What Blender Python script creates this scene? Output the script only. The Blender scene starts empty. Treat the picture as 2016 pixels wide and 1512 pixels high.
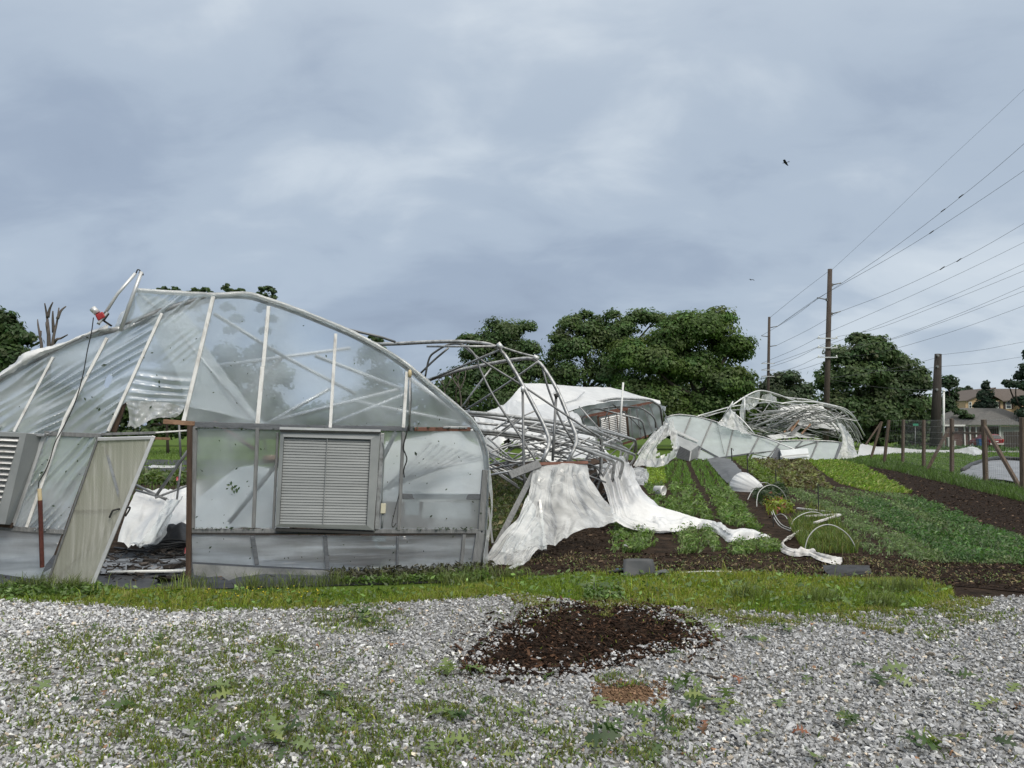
import bpy, bmesh, math, random
import numpy as np
from mathutils import Vector, Matrix, noise
from mathutils.geometry import delaunay_2d_cdt

random.seed(7)
RNG = np.random.default_rng(7)
scene = bpy.context.scene
COL = scene.collection

# ------------------------------------------------------------------ camera, sky, sun, exposure
CAM_H, FPX, PITCH = 1.8, 1523.0, math.radians(3.64)
cam_data = bpy.data.cameras.new("camera")
cam_data.lens = 36.0 * FPX / 2016.0
cam_data.sensor_width = 36.0
cam_data.clip_start = 0.05
cam_data.clip_end = 6000.0
cam = bpy.data.objects.new("camera", cam_data)
cam.location = (0, 0, CAM_H)
cam.rotation_euler = (math.radians(90) + PITCH, 0, 0)
COL.objects.link(cam)
scene.camera = cam

SUN_EL, SUN_AZ = math.radians(42), math.radians(150)      # behind the camera, to the right, behind thick cloud
world = bpy.data.worlds.new("World")
scene.world = world
world.use_nodes = True
wn = world.node_tree
wn.nodes.clear()


def N(nt, kind, **kw):
    n = nt.nodes.new(kind)
    for k, v in kw.items():
        if k in n.inputs:
            n.inputs[k].default_value = v
        else:
            setattr(n, k, v)
    return n


def L(nt, a, ao, b, bi):
    nt.links.new(a.outputs[ao], b.inputs[bi])


def ramp(nt, stops, interp='EASE'):
    r = nt.nodes.new('ShaderNodeValToRGB')
    cr = r.color_ramp
    cr.interpolation = interp
    while len(cr.elements) > 1:
        cr.elements.remove(cr.elements[-1])
    cr.elements[0].position, cr.elements[0].color = stops[0][0], (*stops[0][1], 1)
    for p, c in stops[1:]:
        e = cr.elements.new(p)
        e.color = (*c, 1)
    return r


out = N(wn, 'ShaderNodeOutputWorld')
bg = N(wn, 'ShaderNodeBackground', Strength=0.1)
sky = N(wn, 'ShaderNodeTexSky')
sky.sky_type = 'NISHITA'
sky.sun_disc = False
sky.sun_elevation = SUN_EL
sky.sun_rotation = SUN_AZ
sky.air_density, sky.dust_density, sky.ozone_density = 1.0, 2.0, 1.0
tc = N(wn, 'ShaderNodeTexCoord')
sep = N(wn, 'ShaderNodeSeparateXYZ')
L(wn, tc, 'Generated', sep, 0)
zc = N(wn, 'ShaderNodeMath', operation='MAXIMUM'); zc.inputs[1].default_value = 0.0
L(wn, sep, 'Z', zc, 0)
za = N(wn, 'ShaderNodeMath', operation='ADD'); za.inputs[1].default_value = 0.42
L(wn, zc, 0, za, 0)
dx = N(wn, 'ShaderNodeMath', operation='DIVIDE'); L(wn, sep, 'X', dx, 0); L(wn, za, 0, dx, 1)
dy = N(wn, 'ShaderNodeMath', operation='DIVIDE'); L(wn, sep, 'Y', dy, 0); L(wn, za, 0, dy, 1)
cv = N(wn, 'ShaderNodeCombineXYZ'); L(wn, dx, 0, cv, 'X'); L(wn, dy, 0, cv, 'Y')
mp = N(wn, 'ShaderNodeMapping'); L(wn, cv, 0, mp, 'Vector')
mp.inputs['Location'].default_value = (1.3, 0.4, 2.0)
mp.inputs['Scale'].default_value = (1.15, 1.7, 1.0)
mp.inputs['Rotation'].default_value = (0, 0, 0.12)
n1 = N(wn, 'ShaderNodeTexNoise', Scale=0.85, Detail=5.0, Roughness=0.42, Distortion=0.25)
L(wn, mp, 0, n1, 'Vector')
n2 = N(wn, 'ShaderNodeTexNoise', Scale=3.4, Detail=7.0, Roughness=0.52, Distortion=0.3)
L(wn, mp, 0, n2, 'Vector')
# thin part of the overcast: up and to the right of the view, where the light comes through
gx = N(wn, 'ShaderNodeMath', operation='MULTIPLY'); gx.inputs[1].default_value = 0.16; L(wn, sep, 'X', gx, 0)
gz = N(wn, 'ShaderNodeMath', operation='MULTIPLY'); gz.inputs[1].default_value = 0.42; L(wn, zc, 0, gz, 0)
s1 = N(wn, 'ShaderNodeMath', operation='ADD'); L(wn, gx, 0, s1, 0); L(wn, gz, 0, s1, 1)
w1 = N(wn, 'ShaderNodeMath', operation='MULTIPLY'); w1.inputs[1].default_value = 0.62; L(wn, n1, 0, w1, 0)
w2 = N(wn, 'ShaderNodeMath', operation='MULTIPLY'); w2.inputs[1].default_value = 0.34; L(wn, n2, 0, w2, 0)
s2 = N(wn, 'ShaderNodeMath', operation='ADD'); L(wn, w1, 0, s2, 0); L(wn, w2, 0, s2, 1)
s3 = N(wn, 'ShaderNodeMath', operation='ADD'); L(wn, s1, 0, s3, 0); L(wn, s2, 0, s3, 1)
cr = ramp(wn, [(0.38, (2.30, 2.80, 3.66)), (0.50, (2.75, 3.34, 4.25)), (0.61, (3.5, 4.15, 5.0)), (0.73, (4.8, 5.4, 6.05)), (0.88, (6.3, 6.8, 7.2))])
L(wn, s3, 0, cr, 0)
mx = N(wn, 'ShaderNodeMixRGB'); mx.inputs[0].default_value = 0.93
L(wn, sky, 0, mx, 1)
L(wn, cr, 0, mx, 2)
# an overcast sky is brighter overhead than at its rim
zg = N(wn, 'ShaderNodeMapRange'); zg.interpolation_type = 'SMOOTHSTEP'
zg.inputs['From Min'].default_value = 0.35; zg.inputs['From Max'].default_value = 1.0; zg.inputs['To Min'].default_value = 1.0; zg.inputs['To Max'].default_value = 1.0; zg.inputs['To Min'].default_value = 0.0
L(wn, zc, 0, zg, 0)
zr = ramp(wn, [(0.0, (1, 1, 1)), (1.0, (2.55, 2.25, 1.90))], 'LINEAR')
L(wn, zg, 0, zr, 0)
mz = N(wn, 'ShaderNodeMixRGB', blend_type='MULTIPLY'); mz.inputs[0].default_value = 1.0
L(wn, mx, 0, mz, 1); L(wn, zr, 0, mz, 2)
L(wn, mz, 0, bg, 'Color')
L(wn, bg, 0, out, 'Surface')

sun_data = bpy.data.lights.new("sun", 'SUN')
sun_data.energy = 1.5
sun_data.angle = math.radians(25)
sun_data.color = (1.0, 0.93, 0.82)
sun = bpy.data.objects.new("sun", sun_data)
sdir = Vector((math.sin(SUN_AZ) * math.cos(SUN_EL), math.cos(SUN_AZ) * math.cos(SUN_EL), math.sin(SUN_EL)))
sun.rotation_euler = sdir.to_track_quat('Z', 'Y').to_euler()
sun.location = sdir * 100
COL.objects.link(sun)

vs = scene.view_settings
vs.view_transform = 'Standard'
vs.look = 'None'
vs.exposure = 0.36
vs.gamma = 1.0
vs.use_curve_mapping = False
cy = scene.cycles
cy.max_bounces = 8
cy.transparent_max_bounces = 24
cy.diffuse_bounces = 4
cy.glossy_bounces = 3
cy.transmission_bounces = 6
cy.caustics_reflective = False
cy.caustics_refractive = True

# ------------------------------------------------------------------ geometry of the view (used to find where things stand)
CA, SA = math.cos(PITCH), math.sin(PITCH)


def ray(px, py):
    u, v = (px - 1008.0) / FPX, (756.0 - py) / FPX
    return Vector((u, CA - SA * v, SA + CA * v))


def at(px, py, d):
    r = ray(px, py)
    t = d / r.y
    return Vector((r.x * t, d, CAM_H + r.z * t))


def gr(px, py, z=0.0):
    r = ray(px, py)
    t = (z - CAM_H) / r.z
    return Vector((r.x * t, r.y * t, z))


def to_px(P):
    """world points (n,3) -> pixel positions (n,2)"""
    P = np.asarray(P, float)
    x, y, z = P[:, 0], P[:, 1], P[:, 2] - CAM_H
    f = y * CA + z * SA
    v = -y * SA + z * CA
    return np.stack([1008 + FPX * x / f, 756 - FPX * v / f], 1)


def in_poly(pts, poly):
    pts = np.asarray(pts, float)
    poly = np.asarray(poly, float)
    x, y = pts[:, 0], pts[:, 1]
    res = np.zeros(len(pts), bool)
    j = len(poly) - 1
    for i in range(len(poly)):
        xi, yi = poly[i]
        xj, yj = poly[j]
        c = ((yi > y) != (yj > y)) & (x < (xj - xi) * (y - yi) / (yj - yi + 1e-12) + xi)
        res ^= c
        j = i
    return res


# ------------------------------------------------------------------ object helpers
ORI = {}


def tag(o, label=None, cat=None, group=None, kind=None):
    if label: o['label'] = label
    if cat: o['category'] = cat
    if group: o['group'] = group
    if kind: o['kind'] = kind
    return o


def thing(name, label, cat, base=(0, 0, 0), group=None):
    o = bpy.data.objects.new(name, None)
    o.empty_display_size = 0.3
    o.location = base
    COL.objects.link(o)
    ORI[o.name] = Vector(base)
    return tag(o, label, cat, group)


def link(name, me, parent=None):
    o = bpy.data.objects.new(name, me)
    COL.objects.link(o)
    if parent is not None:
        o.parent = parent
    ORI[o.name] = ORI[parent.name].copy() if parent is not None else Vector((0, 0, 0))
    return o


def from_np(name, V, faces, mat, parent=None, col=None, smooth=False, base=None):
    """faces: list of int arrays, each (n,3) or (n,4)"""
    V = np.asarray(V, np.float32).reshape(-1, 3)
    org = ORI[parent.name] if parent is not None else Vector(base or (0, 0, 0))
    V = V - np.array(org, np.float32)
    me = bpy.data.meshes.new(name)
    me.vertices.add(len(V))
    me.vertices.foreach_set('co', V.ravel())
    loops = np.concatenate([np.asarray(f).ravel() for f in faces]).astype(np.int32)
    sizes = np.concatenate([np.full(len(f), np.asarray(f).shape[1]) for f in faces]).astype(np.int32)
    starts = np.concatenate([[0], np.cumsum(sizes)[:-1]]).astype(np.int32)
    me.loops.add(len(loops))
    me.loops.foreach_set('vertex_index', loops)
    me.polygons.add(len(sizes))
    me.polygons.foreach_set('loop_start', starts)
    me.polygons.foreach_set('loop_total', sizes)
    me.update(calc_edges=True)
    me.polygons.foreach_set('use_smooth', np.full(len(sizes), smooth))
    if col is not None:
        a = me.color_attributes.new('Col', 'FLOAT_COLOR', 'POINT')
        c = np.ones((len(V), 4), np.float32)
        c[:, :3] = col
        a.data.foreach_set('color', c.ravel())
    me.materials.append(mat)
    o = link(name, me, parent)
    if parent is None and base is not None:
        o.location = base
        ORI[o.name] = Vector(base)
    return o


class MB:
    def __init__(s):
        s.v, s.f = [], []

    def add(s, vs, fs):
        k = len(s.v)
        s.v += [tuple(p) for p in vs]
        s.f += [tuple(i + k for i in f) for f in fs]
        return s

    def box8(s, c):
        return s.add(c, [(0, 3, 2, 1), (4, 5, 6, 7), (0, 1, 5, 4), (1, 2, 6, 5), (2, 3, 7, 6), (3, 0, 4, 7)])

    def box(s, c, size, rz=0.0):
        x, y, z = (k / 2 for k in size)
        m = Matrix.Rotation(rz, 3, 'Z')
        c = Vector(c)
        return s.box8([c + m @ Vector(p) for p in ((-x, -y, -z), (x, -y, -z), (x, y, -z), (-x, y, -z), (-x, -y, z), (x, -y, z), (x, y, z), (-x, y, z))])

    def beam(s, p, q, w, d, up=(0, 0, 1), w2=None):
        """bar from p to q, w wide across, d deep along 'up'"""
        p, q = Vector(p), Vector(q)
        ax = (q - p).normalized()
        side = ax.cross(Vector(up)).normalized()
        u = side.cross(ax).normalized()
        w2 = w if w2 is None else w2
        c = []
        for b, ww in ((p, w), (q, w2)):
            for i, j in ((-1, -1), (1, -1), (1, 1), (-1, 1)):
                c.append(b + side * ww / 2 * i + u * d / 2 * j)
        return s.box8(c)

    def tube(s, path, r, n=8, caps=True):
        path = [Vector(p) for p in path]
        rs = r if isinstance(r, (list, tuple)) else [r] * len(path)
        ref = Vector((0.31, 0.27, 0.91))
        rings = []
        prev = None
        for i, p in enumerate(path):
            a = path[max(i - 1, 0)]
            b = path[min(i + 1, len(path) - 1)]
            t = (b - a)
            t = t.normalized() if t.length > 1e-9 else Vector((0, 0, 1))
            if prev is None:
                x = t.cross(ref)
                if x.length < 1e-3: x = t.cross(Vector((1, 0, 0)))
            else:
                x = prev - t * prev.dot(t)
            x.normalize()
            prev = x
            y = t.cross(x)
            rings.append([p + x * math.cos(2 * math.pi * k / n) * rs[i] + y * math.sin(2 * math.pi * k / n) * rs[i] for k in range(n)])
        vs = [p for g in rings for p in g]
        fs = []
        for i in range(len(rings) - 1):
            for k in range(n):
                k2 = (k + 1) % n
                fs.append((i * n + k, i * n + k2, (i + 1) * n + k2, (i + 1) * n + k))
        if caps:
            fs.append(tuple(range(n - 1, -1, -1)))
            fs.append(tuple((len(rings) - 1) * n + k for k in range(n)))
        return s.add(vs, fs)

    def lathe(s, c, prof, n=20, axis=(0, 0, 1), close=False):
        """profile of (radius, height) about axis through c"""
        ax = Vector(axis).normalized()
        x = ax.cross(Vector((0.2, 0.9, 0.3))).normalized()
        y = ax.cross(x)
        c = Vector(c)
        vs, fs = [], []
        for r, h in prof:
            for k in range(n):
                t = 2 * math.pi * k / n
                vs.append(c + ax * h + (x * math.cos(t) + y * math.sin(t)) * r)
        for i in range(len(prof) - 1):
            for k in range(n):
                k2 = (k + 1) % n
                fs.append((i * n + k, i * n + k2, (i + 1) * n + k2, (i + 1) * n + k))
        return s.add(vs, fs)

    def build(s, name, mat, parent=None, smooth=False, base=None, bevel=0.0):
        org = ORI[parent.name] if parent is not None else Vector(base or (0, 0, 0))
        me = bpy.data.meshes.new(name)
        me.from_pydata([tuple(Vector(p) - org) for p in s.v], [], s.f)
        me.polygons.foreach_set('use_smooth', [smooth] * len(me.polygons))
        me.materials.append(mat)
        o = link(name, me, parent)
        if parent is None and base is not None:
            o.location = base
            ORI[o.name] = Vector(base)
        if bevel:
            b = o.modifiers.new('bevel', 'BEVEL')
            b.width = bevel
            b.segments = 2
            b.limit_method = 'ANGLE'
        return o


def smooth_path(pts, n=6):
    """Catmull-Rom through points"""
    P = [Vector(p) for p in pts]
    if len(P) < 3: return P
    P = [P[0] * 2 - P[1]] + P + [P[-1] * 2 - P[-2]]
    r = []
    for i in range(1, len(P) - 2):
        a, b, c, d = P[i - 1], P[i], P[i + 1], P[i + 2]
        for k in range(n):
            t = k / n
            r.append(0.5 * ((2 * b) + (c - a) * t + (2 * a - 5 * b + 4 * c - d) * t * t + (3 * b - a - 3 * c + d) * t ** 3))
    r.append(P[-2])
    return r


def loft(rows, nu, nv):
    """rows (v) of points (u) -> dense smooth grid (nv*k, nu*k, 3)"""
    g = [smooth_path(r, nu) for r in rows]
    g = list(map(list, zip(*g)))
    g = [smooth_path(c, nv) for c in g]
    g = list(map(list, zip(*g)))
    return np.array([[tuple(p) for p in r] for r in g], float)


def grid_normals(G):
    du = np.gradient(G, axis=1)
    dv = np.gradient(G, axis=0)
    n = np.cross(du, dv)
    return n / (np.linalg.norm(n, axis=2, keepdims=True) + 1e-9)


def drape(name, rows, mat, parent=None, nu=8, nv=8, fold=0.03, ff=9.0, along='v', crumple=0.02, cs=4.0, seed=0.0, base=None, ragged=0.0, hole=None, edge_still=False):
    """cloth or film: a lofted sheet with folds and crumples"""
    G = loft(rows, nu, nv)
    h, w, _ = G.shape
    Nn = grid_normals(G)
    uu = np.linspace(0, 1, w)[None, :].repeat(h, 0)
    vv = np.linspace(0, 1, h)[:, None].repeat(w, 1)
    D = np.zeros((h, w))
    nz = noise.noise
    tri = lambda t: 1 - 2 * abs(math.sin(math.pi * t))
    for i in range(h):
        for j in range(w):
            p = Vector(G[i, j])
            u, v = (uu[i, j], vv[i, j]) if along == 'v' else (vv[i, j], uu[i, j])
            t = u * ff + 0.9 * nz(Vector((u * 2.0, v * 1.1, seed))) + 0.25 * nz(Vector((u * 6, v * 3, seed + 3)))
            m1 = max(0.0, 0.55 + 1.3 * nz(Vector((u * 3.0, v * 1.6, seed + 7))))
            m2 = max(0.0, 0.35 + 1.6 * nz(Vector((u * 5.0, v * 2.6, seed + 9))))
            m3 = max(0.0, 0.25 + 1.8 * nz(Vector((u * 7.0, v * 4.0, seed + 11))))
            fo = 0.9 * m1 * math.sin(2 * math.pi * t * 0.6) + 0.55 * m2 * tri(t * 1.9 + 0.3) + 0.32 * m3 * tri(t * 4.3 + 0.7)
            c = 0.0
            for o_, am in ((1.0, 0.6), (2.3, 0.28), (5.1, 0.12)):
                q = p * cs * o_
                c += am * (0.5 - 2.2 * abs(nz(Vector((q.x + q.z * 0.6, q.y * 0.5 + seed, q.z * 1.1 - q.x * 0.5)))))
            c *= max(0.1, 0.6 + 1.5 * nz(p * cs * 0.45 + Vector((0, 0, seed))))
            D[i, j] = fold * fo + crumple * c
    if edge_still:
        D *= np.clip(np.minimum(vv * 8, 1), 0, 1)
    G = G + Nn * D[..., None]
    V = G.reshape(-1, 3)
    idx = np.arange(h * w).reshape(h, w)
    F = np.stack([idx[:-1, :-1], idx[:-1, 1:], idx[1:, 1:], idx[1:, :-1]], -1).reshape(-1, 4)
    if ragged or hole:
        keep = []
        cu = (uu[:-1, :-1]).ravel()
        cvv = (vv[:-1, :-1]).ravel()
        for k, (a, b) in enumerate(zip(cu, cvv)):
            ok = True
            if ragged:
                e = ragged * (0.5 + noise.noise(Vector((a * 9, seed, 0))) + 0.5 * noise.noise(Vector((a * 31, seed, 5))))
                ok = b < 1 - max(e, 0)
            if hole and ok:
                hu, hv, ru, rv = hole
                q = ((a - hu) / ru) ** 2 + ((b - hv) / rv) ** 2
                ok = q > 1 + 0.9 * noise.noise(Vector((a * 14, b * 14, seed)))
            keep.append(ok)
        F = F[np.array(keep)]
    if base is None and parent is None:
        base = tuple(V.mean(0)[:2]) + (0.0,)
    return from_np(name, V, [F], mat, parent, smooth=True, base=base)


def gz(px, py, z):
    """ground point at a pixel, lifted by z"""
    p = gr(px, py)
    p.z = z
    return p


def resample(poly, step):
    r = []
    for i in range(len(poly)):
        a, b = Vector(poly[i]), Vector(poly[(i + 1) % len(poly)])
        n = max(1, int((b - a).length / step))
        for k in range(n):
            r.append(tuple(a.lerp(b, k / n)))
    return r


def panel_mesh(outline, step, holes=()):
    """triangulates an outline (2-D) with inner points; returns points, triangles"""
    o = resample(outline, step)
    pts = [Vector(p) for p in o]
    edges = [(i, (i + 1) % len(o)) for i in range(len(o))]
    for hpoly in holes:
        hh = resample(hpoly, step)
        k = len(pts)
        pts += [Vector(p) for p in hh]
        edges += [(k + i, k + (i + 1) % len(hh)) for i in range(len(hh))]
    a = np.array(o)
    x0, y0 = a.min(0)
    x1, y1 = a.max(0)
    xs = np.arange(x0 + step / 2, x1, step)
    ys = np.arange(y0 + step / 2, y1, step)
    g = np.array([(x + (step / 2 if j % 2 else 0), y) for j, y in enumerate(ys) for x in xs])
    if len(g):
        g = g + (RNG.random(g.shape) - 0.5) * step * 0.2
        g = g[in_poly(g, o)]
        pts += [Vector(p) for p in g]
    v, e, f, *_ = delaunay_2d_cdt(pts, edges, [], 0, 1e-6)
    v = np.array([tuple(p) for p in v])
    f = np.array([t for t in f if len(t) == 3])
    c = v[f].mean(1)
    ok = in_poly(c, o)
    for hpoly in holes:
        ok &= ~in_poly(c, hpoly)
    return v, f[ok]


def film_panel(name, outline, mapf, mat, parent, step=14, holes=(), disp=None):
    v, f = panel_mesh(outline, step, holes)
    P = np.array([tuple(mapf(p[0], p[1], disp(p[0], p[1]) if disp else 0.0)) for p in v])
    return from_np(name, P, [f], mat, parent, smooth=True)


def leaf_quads(C, Nrm, size, rng=RNG, aspect=0.55, bend=0.0):
    """one rhombus leaf per centre, facing Nrm, random spin. returns V (n*4,3), F (n,4)"""
    n = len(C)
    Nrm = Nrm / (np.linalg.norm(Nrm, axis=1, keepdims=True) + 1e-9)
    r = rng.normal(size=(n, 3))
    a = np.cross(Nrm, r)
    a /= (np.linalg.norm(a, axis=1, keepdims=True) + 1e-9)
    b = np.cross(Nrm, a)
    s = np.asarray(size).reshape(-1, 1)
    V = np.stack([C - a * s, C + b * s * aspect + Nrm * s * bend, C + a * s, C - b * s * aspect + Nrm * s * bend], 1).reshape(-1, 3)
    F = np.arange(n * 4).reshape(n, 4)
    return V, F


def blades(B, h, w, lean, rng=RNG, az=None):
    """grass blades as a bent strip: quad + triangle. B (n,3)"""
    n = len(B)
    az = rng.random(n) * 2 * math.pi if az is None else az
    d = np.stack([np.cos(az), np.sin(az), np.zeros(n)], 1)
    az2 = rng.random(n) * 2 * math.pi
    sd = np.stack([np.cos(az2), np.sin(az2), np.zeros(n)], 1)
    h = h.reshape(-1, 1); w = w.reshape(-1, 1); lean = lean.reshape(-1, 1)
    up = np.array([[0, 0, 1.0]])
    m = B + d * h * lean * 0.35 + up * h * 0.6 * (1 - 0.3 * lean)
    t = B + d * h * lean + up * h * (1 - 0.62 * lean)
    V = np.stack([B - sd * w / 2, B + sd * w / 2, m + sd * w * 0.38, m - sd * w * 0.38, t], 1).reshape(-1, 3)
    k = np.arange(n)[:, None] * 5
    F4 = k + np.array([[0, 1, 2, 3]])
    F3 = k + np.array([[3, 2, 4]])
    return V, F4, F3


def vary(base, n, amt, rng=RNG, hue=0.0):
    """n colours about base"""
    base = np.asarray(base, float)
    k = np.exp(rng.normal(size=(n, 1)) * amt)
    c = base[None] * k
    if hue:
        c = c * (1 + rng.normal(size=(n, 3)) * hue)
    return np.clip(c, 0.002, 0.9)


# ------------------------------------------------------------------ materials
def mat_new(name):
    m = bpy.data.materials.new(name)
    m.use_nodes = True
    nt = m.node_tree
    nt.nodes.clear()
    o = nt.nodes.new('ShaderNodeOutputMaterial')
    return m, nt, o


def pbr(name, stops, scale=5.0, rough=0.6, metal=0.0, bump=0.2, bscale=None, detail=6.0, stretch=(1, 1, 1), spec=0.4, distort=0.0, rv=0.1):
    """noise-ramped principled surface"""
    m, nt, o = mat_new(name)
    b = N(nt, 'ShaderNodeBsdfPrincipled', Roughness=rough, Metallic=metal)
    b.inputs['Specular IOR Level'].default_value = spec
    t = N(nt, 'ShaderNodeTexCoord')
    mpn = N(nt, 'ShaderNodeMapping'); mpn.inputs['Scale'].default_value = stretch
    L(nt, t, 'Object', mpn, 'Vector')
    n = N(nt, 'ShaderNodeTexNoise', Scale=scale, Detail=detail, Roughness=0.6, Distortion=distort)
    L(nt, mpn, 0, n, 'Vector')
    k = len(stops)
    r = ramp(nt, [(0.3 + 0.4 * i / max(1, k - 1), c) for i, c in enumerate(stops)], 'LINEAR')
    L(nt, n, 0, r, 0)
    L(nt, r, 0, b, 'Base Color')
    n2 = N(nt, 'ShaderNodeTexNoise', Scale=bscale or scale * 4, Detail=4.0)
    L(nt, mpn, 0, n2, 'Vector')
    mr = N(nt, 'ShaderNodeMapRange'); mr.inputs['To Min'].default_value = max(0.02, rough - rv); mr.inputs['To Max'].default_value = min(1, rough + rv)
    L(nt, n2, 0, mr, 0)
    L(nt, mr, 0, b, 'Roughness')
    if bump:
        bp = N(nt, 'ShaderNodeBump', Strength=bump, Distance=0.02)
        L(nt, n2, 0, bp, 'Height')
        L(nt, bp, 0, b, 'Normal')
    L(nt, b, 0, o, 'Surface')
    return m


def leaf_mat(name, trans=0.35, gloss=0.05, mul=1.0):
    m, nt, o = mat_new(name)
    a = N(nt, 'ShaderNodeAttribute', attribute_name='Col')
    d = N(nt, 'ShaderNodeBsdfDiffuse')
    t = N(nt, 'ShaderNodeBsdfTranslucent')
    g = N(nt, 'ShaderNodeBsdfGlossy', Roughness=0.45)
    hs = N(nt, 'ShaderNodeHueSaturation', Saturation=1.1, Value=1.35 * mul)
    L(nt, a, 'Color', d, 'Color')
    L(nt, a, 'Color', hs, 'Color')
    L(nt, hs, 0, t, 'Color')
    m1 = N(nt, 'ShaderNodeMixShader'); m1.inputs[0].default_value = trans
    L(nt, d, 0, m1, 1); L(nt, t, 0, m1, 2)
    m2 = N(nt, 'ShaderNodeMixShader'); m2.inputs[0].default_value = gloss
    L(nt, m1, 0, m2, 1); L(nt, g, 0, m2, 2)
    L(nt, m2, 0, o, 'Surface')
    return m


def col_mat(name, rough=0.8, bump=0.3, bscale=60.0, var=0.35, spec=0.3):
    """takes the piece's own colour, mottled"""
    m, nt, o = mat_new(name)
    a = N(nt, 'ShaderNodeAttribute', attribute_name='Col')
    t = N(nt, 'ShaderNodeTexCoord')
    n = N(nt, 'ShaderNodeTexNoise', Scale=bscale, Detail=4.0)
    L(nt, t, 'Object', n, 'Vector')
    mr = N(nt, 'ShaderNodeMapRange'); mr.inputs['From Min'].default_value = 0.3; mr.inputs['From Max'].default_value = 0.7
    mr.inputs['To Min'].default_value = 1 - var; mr.inputs['To Max'].default_value = 1 + var
    L(nt, n, 0, mr, 0)
    mu = N(nt, 'ShaderNodeMixRGB', blend_type='MULTIPLY'); mu.inputs[0].default_value = 1.0
    L(nt, a, 'Color', mu, 1); L(nt, mr, 0, mu, 2)
    b = N(nt, 'ShaderNodeBsdfPrincipled', Roughness=rough)
    b.inputs['Specular IOR Level'].default_value = spec
    L(nt, mu, 0, b, 'Base Color')
    bp = N(nt, 'ShaderNodeBump', Strength=bump, Distance=0.01)
    L(nt, n, 0, bp, 'Height')
    L(nt, bp, 0, b, 'Normal')
    L(nt, b, 0, o, 'Surface')
    return m


def film_mat(name, clear=0.5, tint=(0.9, 0.95, 0.97), body=(0.82, 0.85, 0.86), gloss=0.1, rough=0.18, trans=0.6, wr=0.4, wscale=9.0, stretch=(1, 1, 1), dirt=0.35, milky=0.35, rot=(0, 0, 0), haze=0.0, mscale=1.1):
    """polythene film: part see-through, part milky, with sheen, wrinkles, dust"""
    m, nt, o = mat_new(name)
    t = N(nt, 'ShaderNodeTexCoord')
    mpn = N(nt, 'ShaderNodeMapping'); mpn.inputs['Scale'].default_value = stretch; mpn.inputs['Rotation'].default_value = rot
    L(nt, t, 'Object', mpn, 'Vector')
    n = N(nt, 'ShaderNodeTexNoise', Scale=wscale, Detail=5.0, Roughness=0.55, Distortion=0.6)
    L(nt, mpn, 0, n, 'Vector')
    bp = N(nt, 'ShaderNodeBump', Strength=wr, Distance=0.03)
    L(nt, n, 0, bp, 'Height')
    tr = N(nt, 'ShaderNodeBsdfTransparent', Color=(*tint, 1))
    tl = N(nt, 'ShaderNodeBsdfTranslucent', Color=(*body, 1))
    df = N(nt, 'ShaderNodeBsdfDiffuse', Color=(*body, 1))
    gl = N(nt, 'ShaderNodeBsdfGlossy', Roughness=rough)
    dn = N(nt, 'ShaderNodeTexNoise', Scale=2.3, Detail=8.0, Roughness=0.7)
    L(nt, t, 'Object', dn, 'Vector')
    dr = ramp(nt, [(0.35, tuple(c * (1 - dirt) for c in body)), (0.62, body)], 'LINEAR')
    L(nt, dn, 0, dr, 0)
    L(nt, dr, 0, df, 'Color')
    L(nt, dr, 0, tl, 'Color')
    for s in (tl, df, gl):
        L(nt, bp, 0, s, 'Normal')
    m1 = N(nt, 'ShaderNodeMixShader'); m1.inputs[0].default_value = trans
    L(nt, df, 0, m1, 1); L(nt, tl, 0, m1, 2)
    # milkiness changes from place to place
    mn = N(nt, 'ShaderNodeTexNoise', Scale=mscale, Detail=4.0, Distortion=0.5)
    L(nt, mpn, 0, mn, 'Vector')
    mk = N(nt, 'ShaderNodeMapRange'); mk.inputs['From Min'].default_value = 0.3; mk.inputs['From Max'].default_value = 0.7
    mk.inputs['To Min'].default_value = min(1, clear * (1 + milky)); mk.inputs['To Max'].default_value = clear * (1 - milky)
    L(nt, mn, 0, mk, 0)
    see = tr
    if haze:                                  # the film scatters what is seen through it: far things blur, near things stay clear
        rf = N(nt, 'ShaderNodeBsdfRefraction', Color=(*tint, 1), Roughness=0.42, IOR=1.13)
        see = N(nt, 'ShaderNodeMixShader'); see.inputs[0].default_value = haze
        L(nt, tr, 0, see, 1); L(nt, rf, 0, see, 2)
    m2 = N(nt, 'ShaderNodeMixShader')
    L(nt, mk, 0, m2, 0)
    L(nt, m1, 0, m2, 1); L(nt, see, 0, m2, 2)
    fr = N(nt, 'ShaderNodeLayerWeight', Blend=0.5)
    L(nt, bp, 0, fr, 'Normal')
    fp = N(nt, 'ShaderNodeMath', operation='POWER'); fp.inputs[1].default_value = 3.5
    L(nt, fr, 'Facing', fp, 0)
    fa = N(nt, 'ShaderNodeMath', operation='MULTIPLY_ADD'); fa.inputs[1].default_value = 0.7; fa.inputs[2].default_value = gloss * 0.5
    L(nt, fp, 0, fa, 0)
    m3 = N(nt, 'ShaderNodeMixShader')
    L(nt, fa, 0, m3, 0)
    L(nt, m2, 0, m3, 1); L(nt, gl, 0, m3, 2)
    L(nt, m3, 0, o, 'Surface')
    return m


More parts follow.
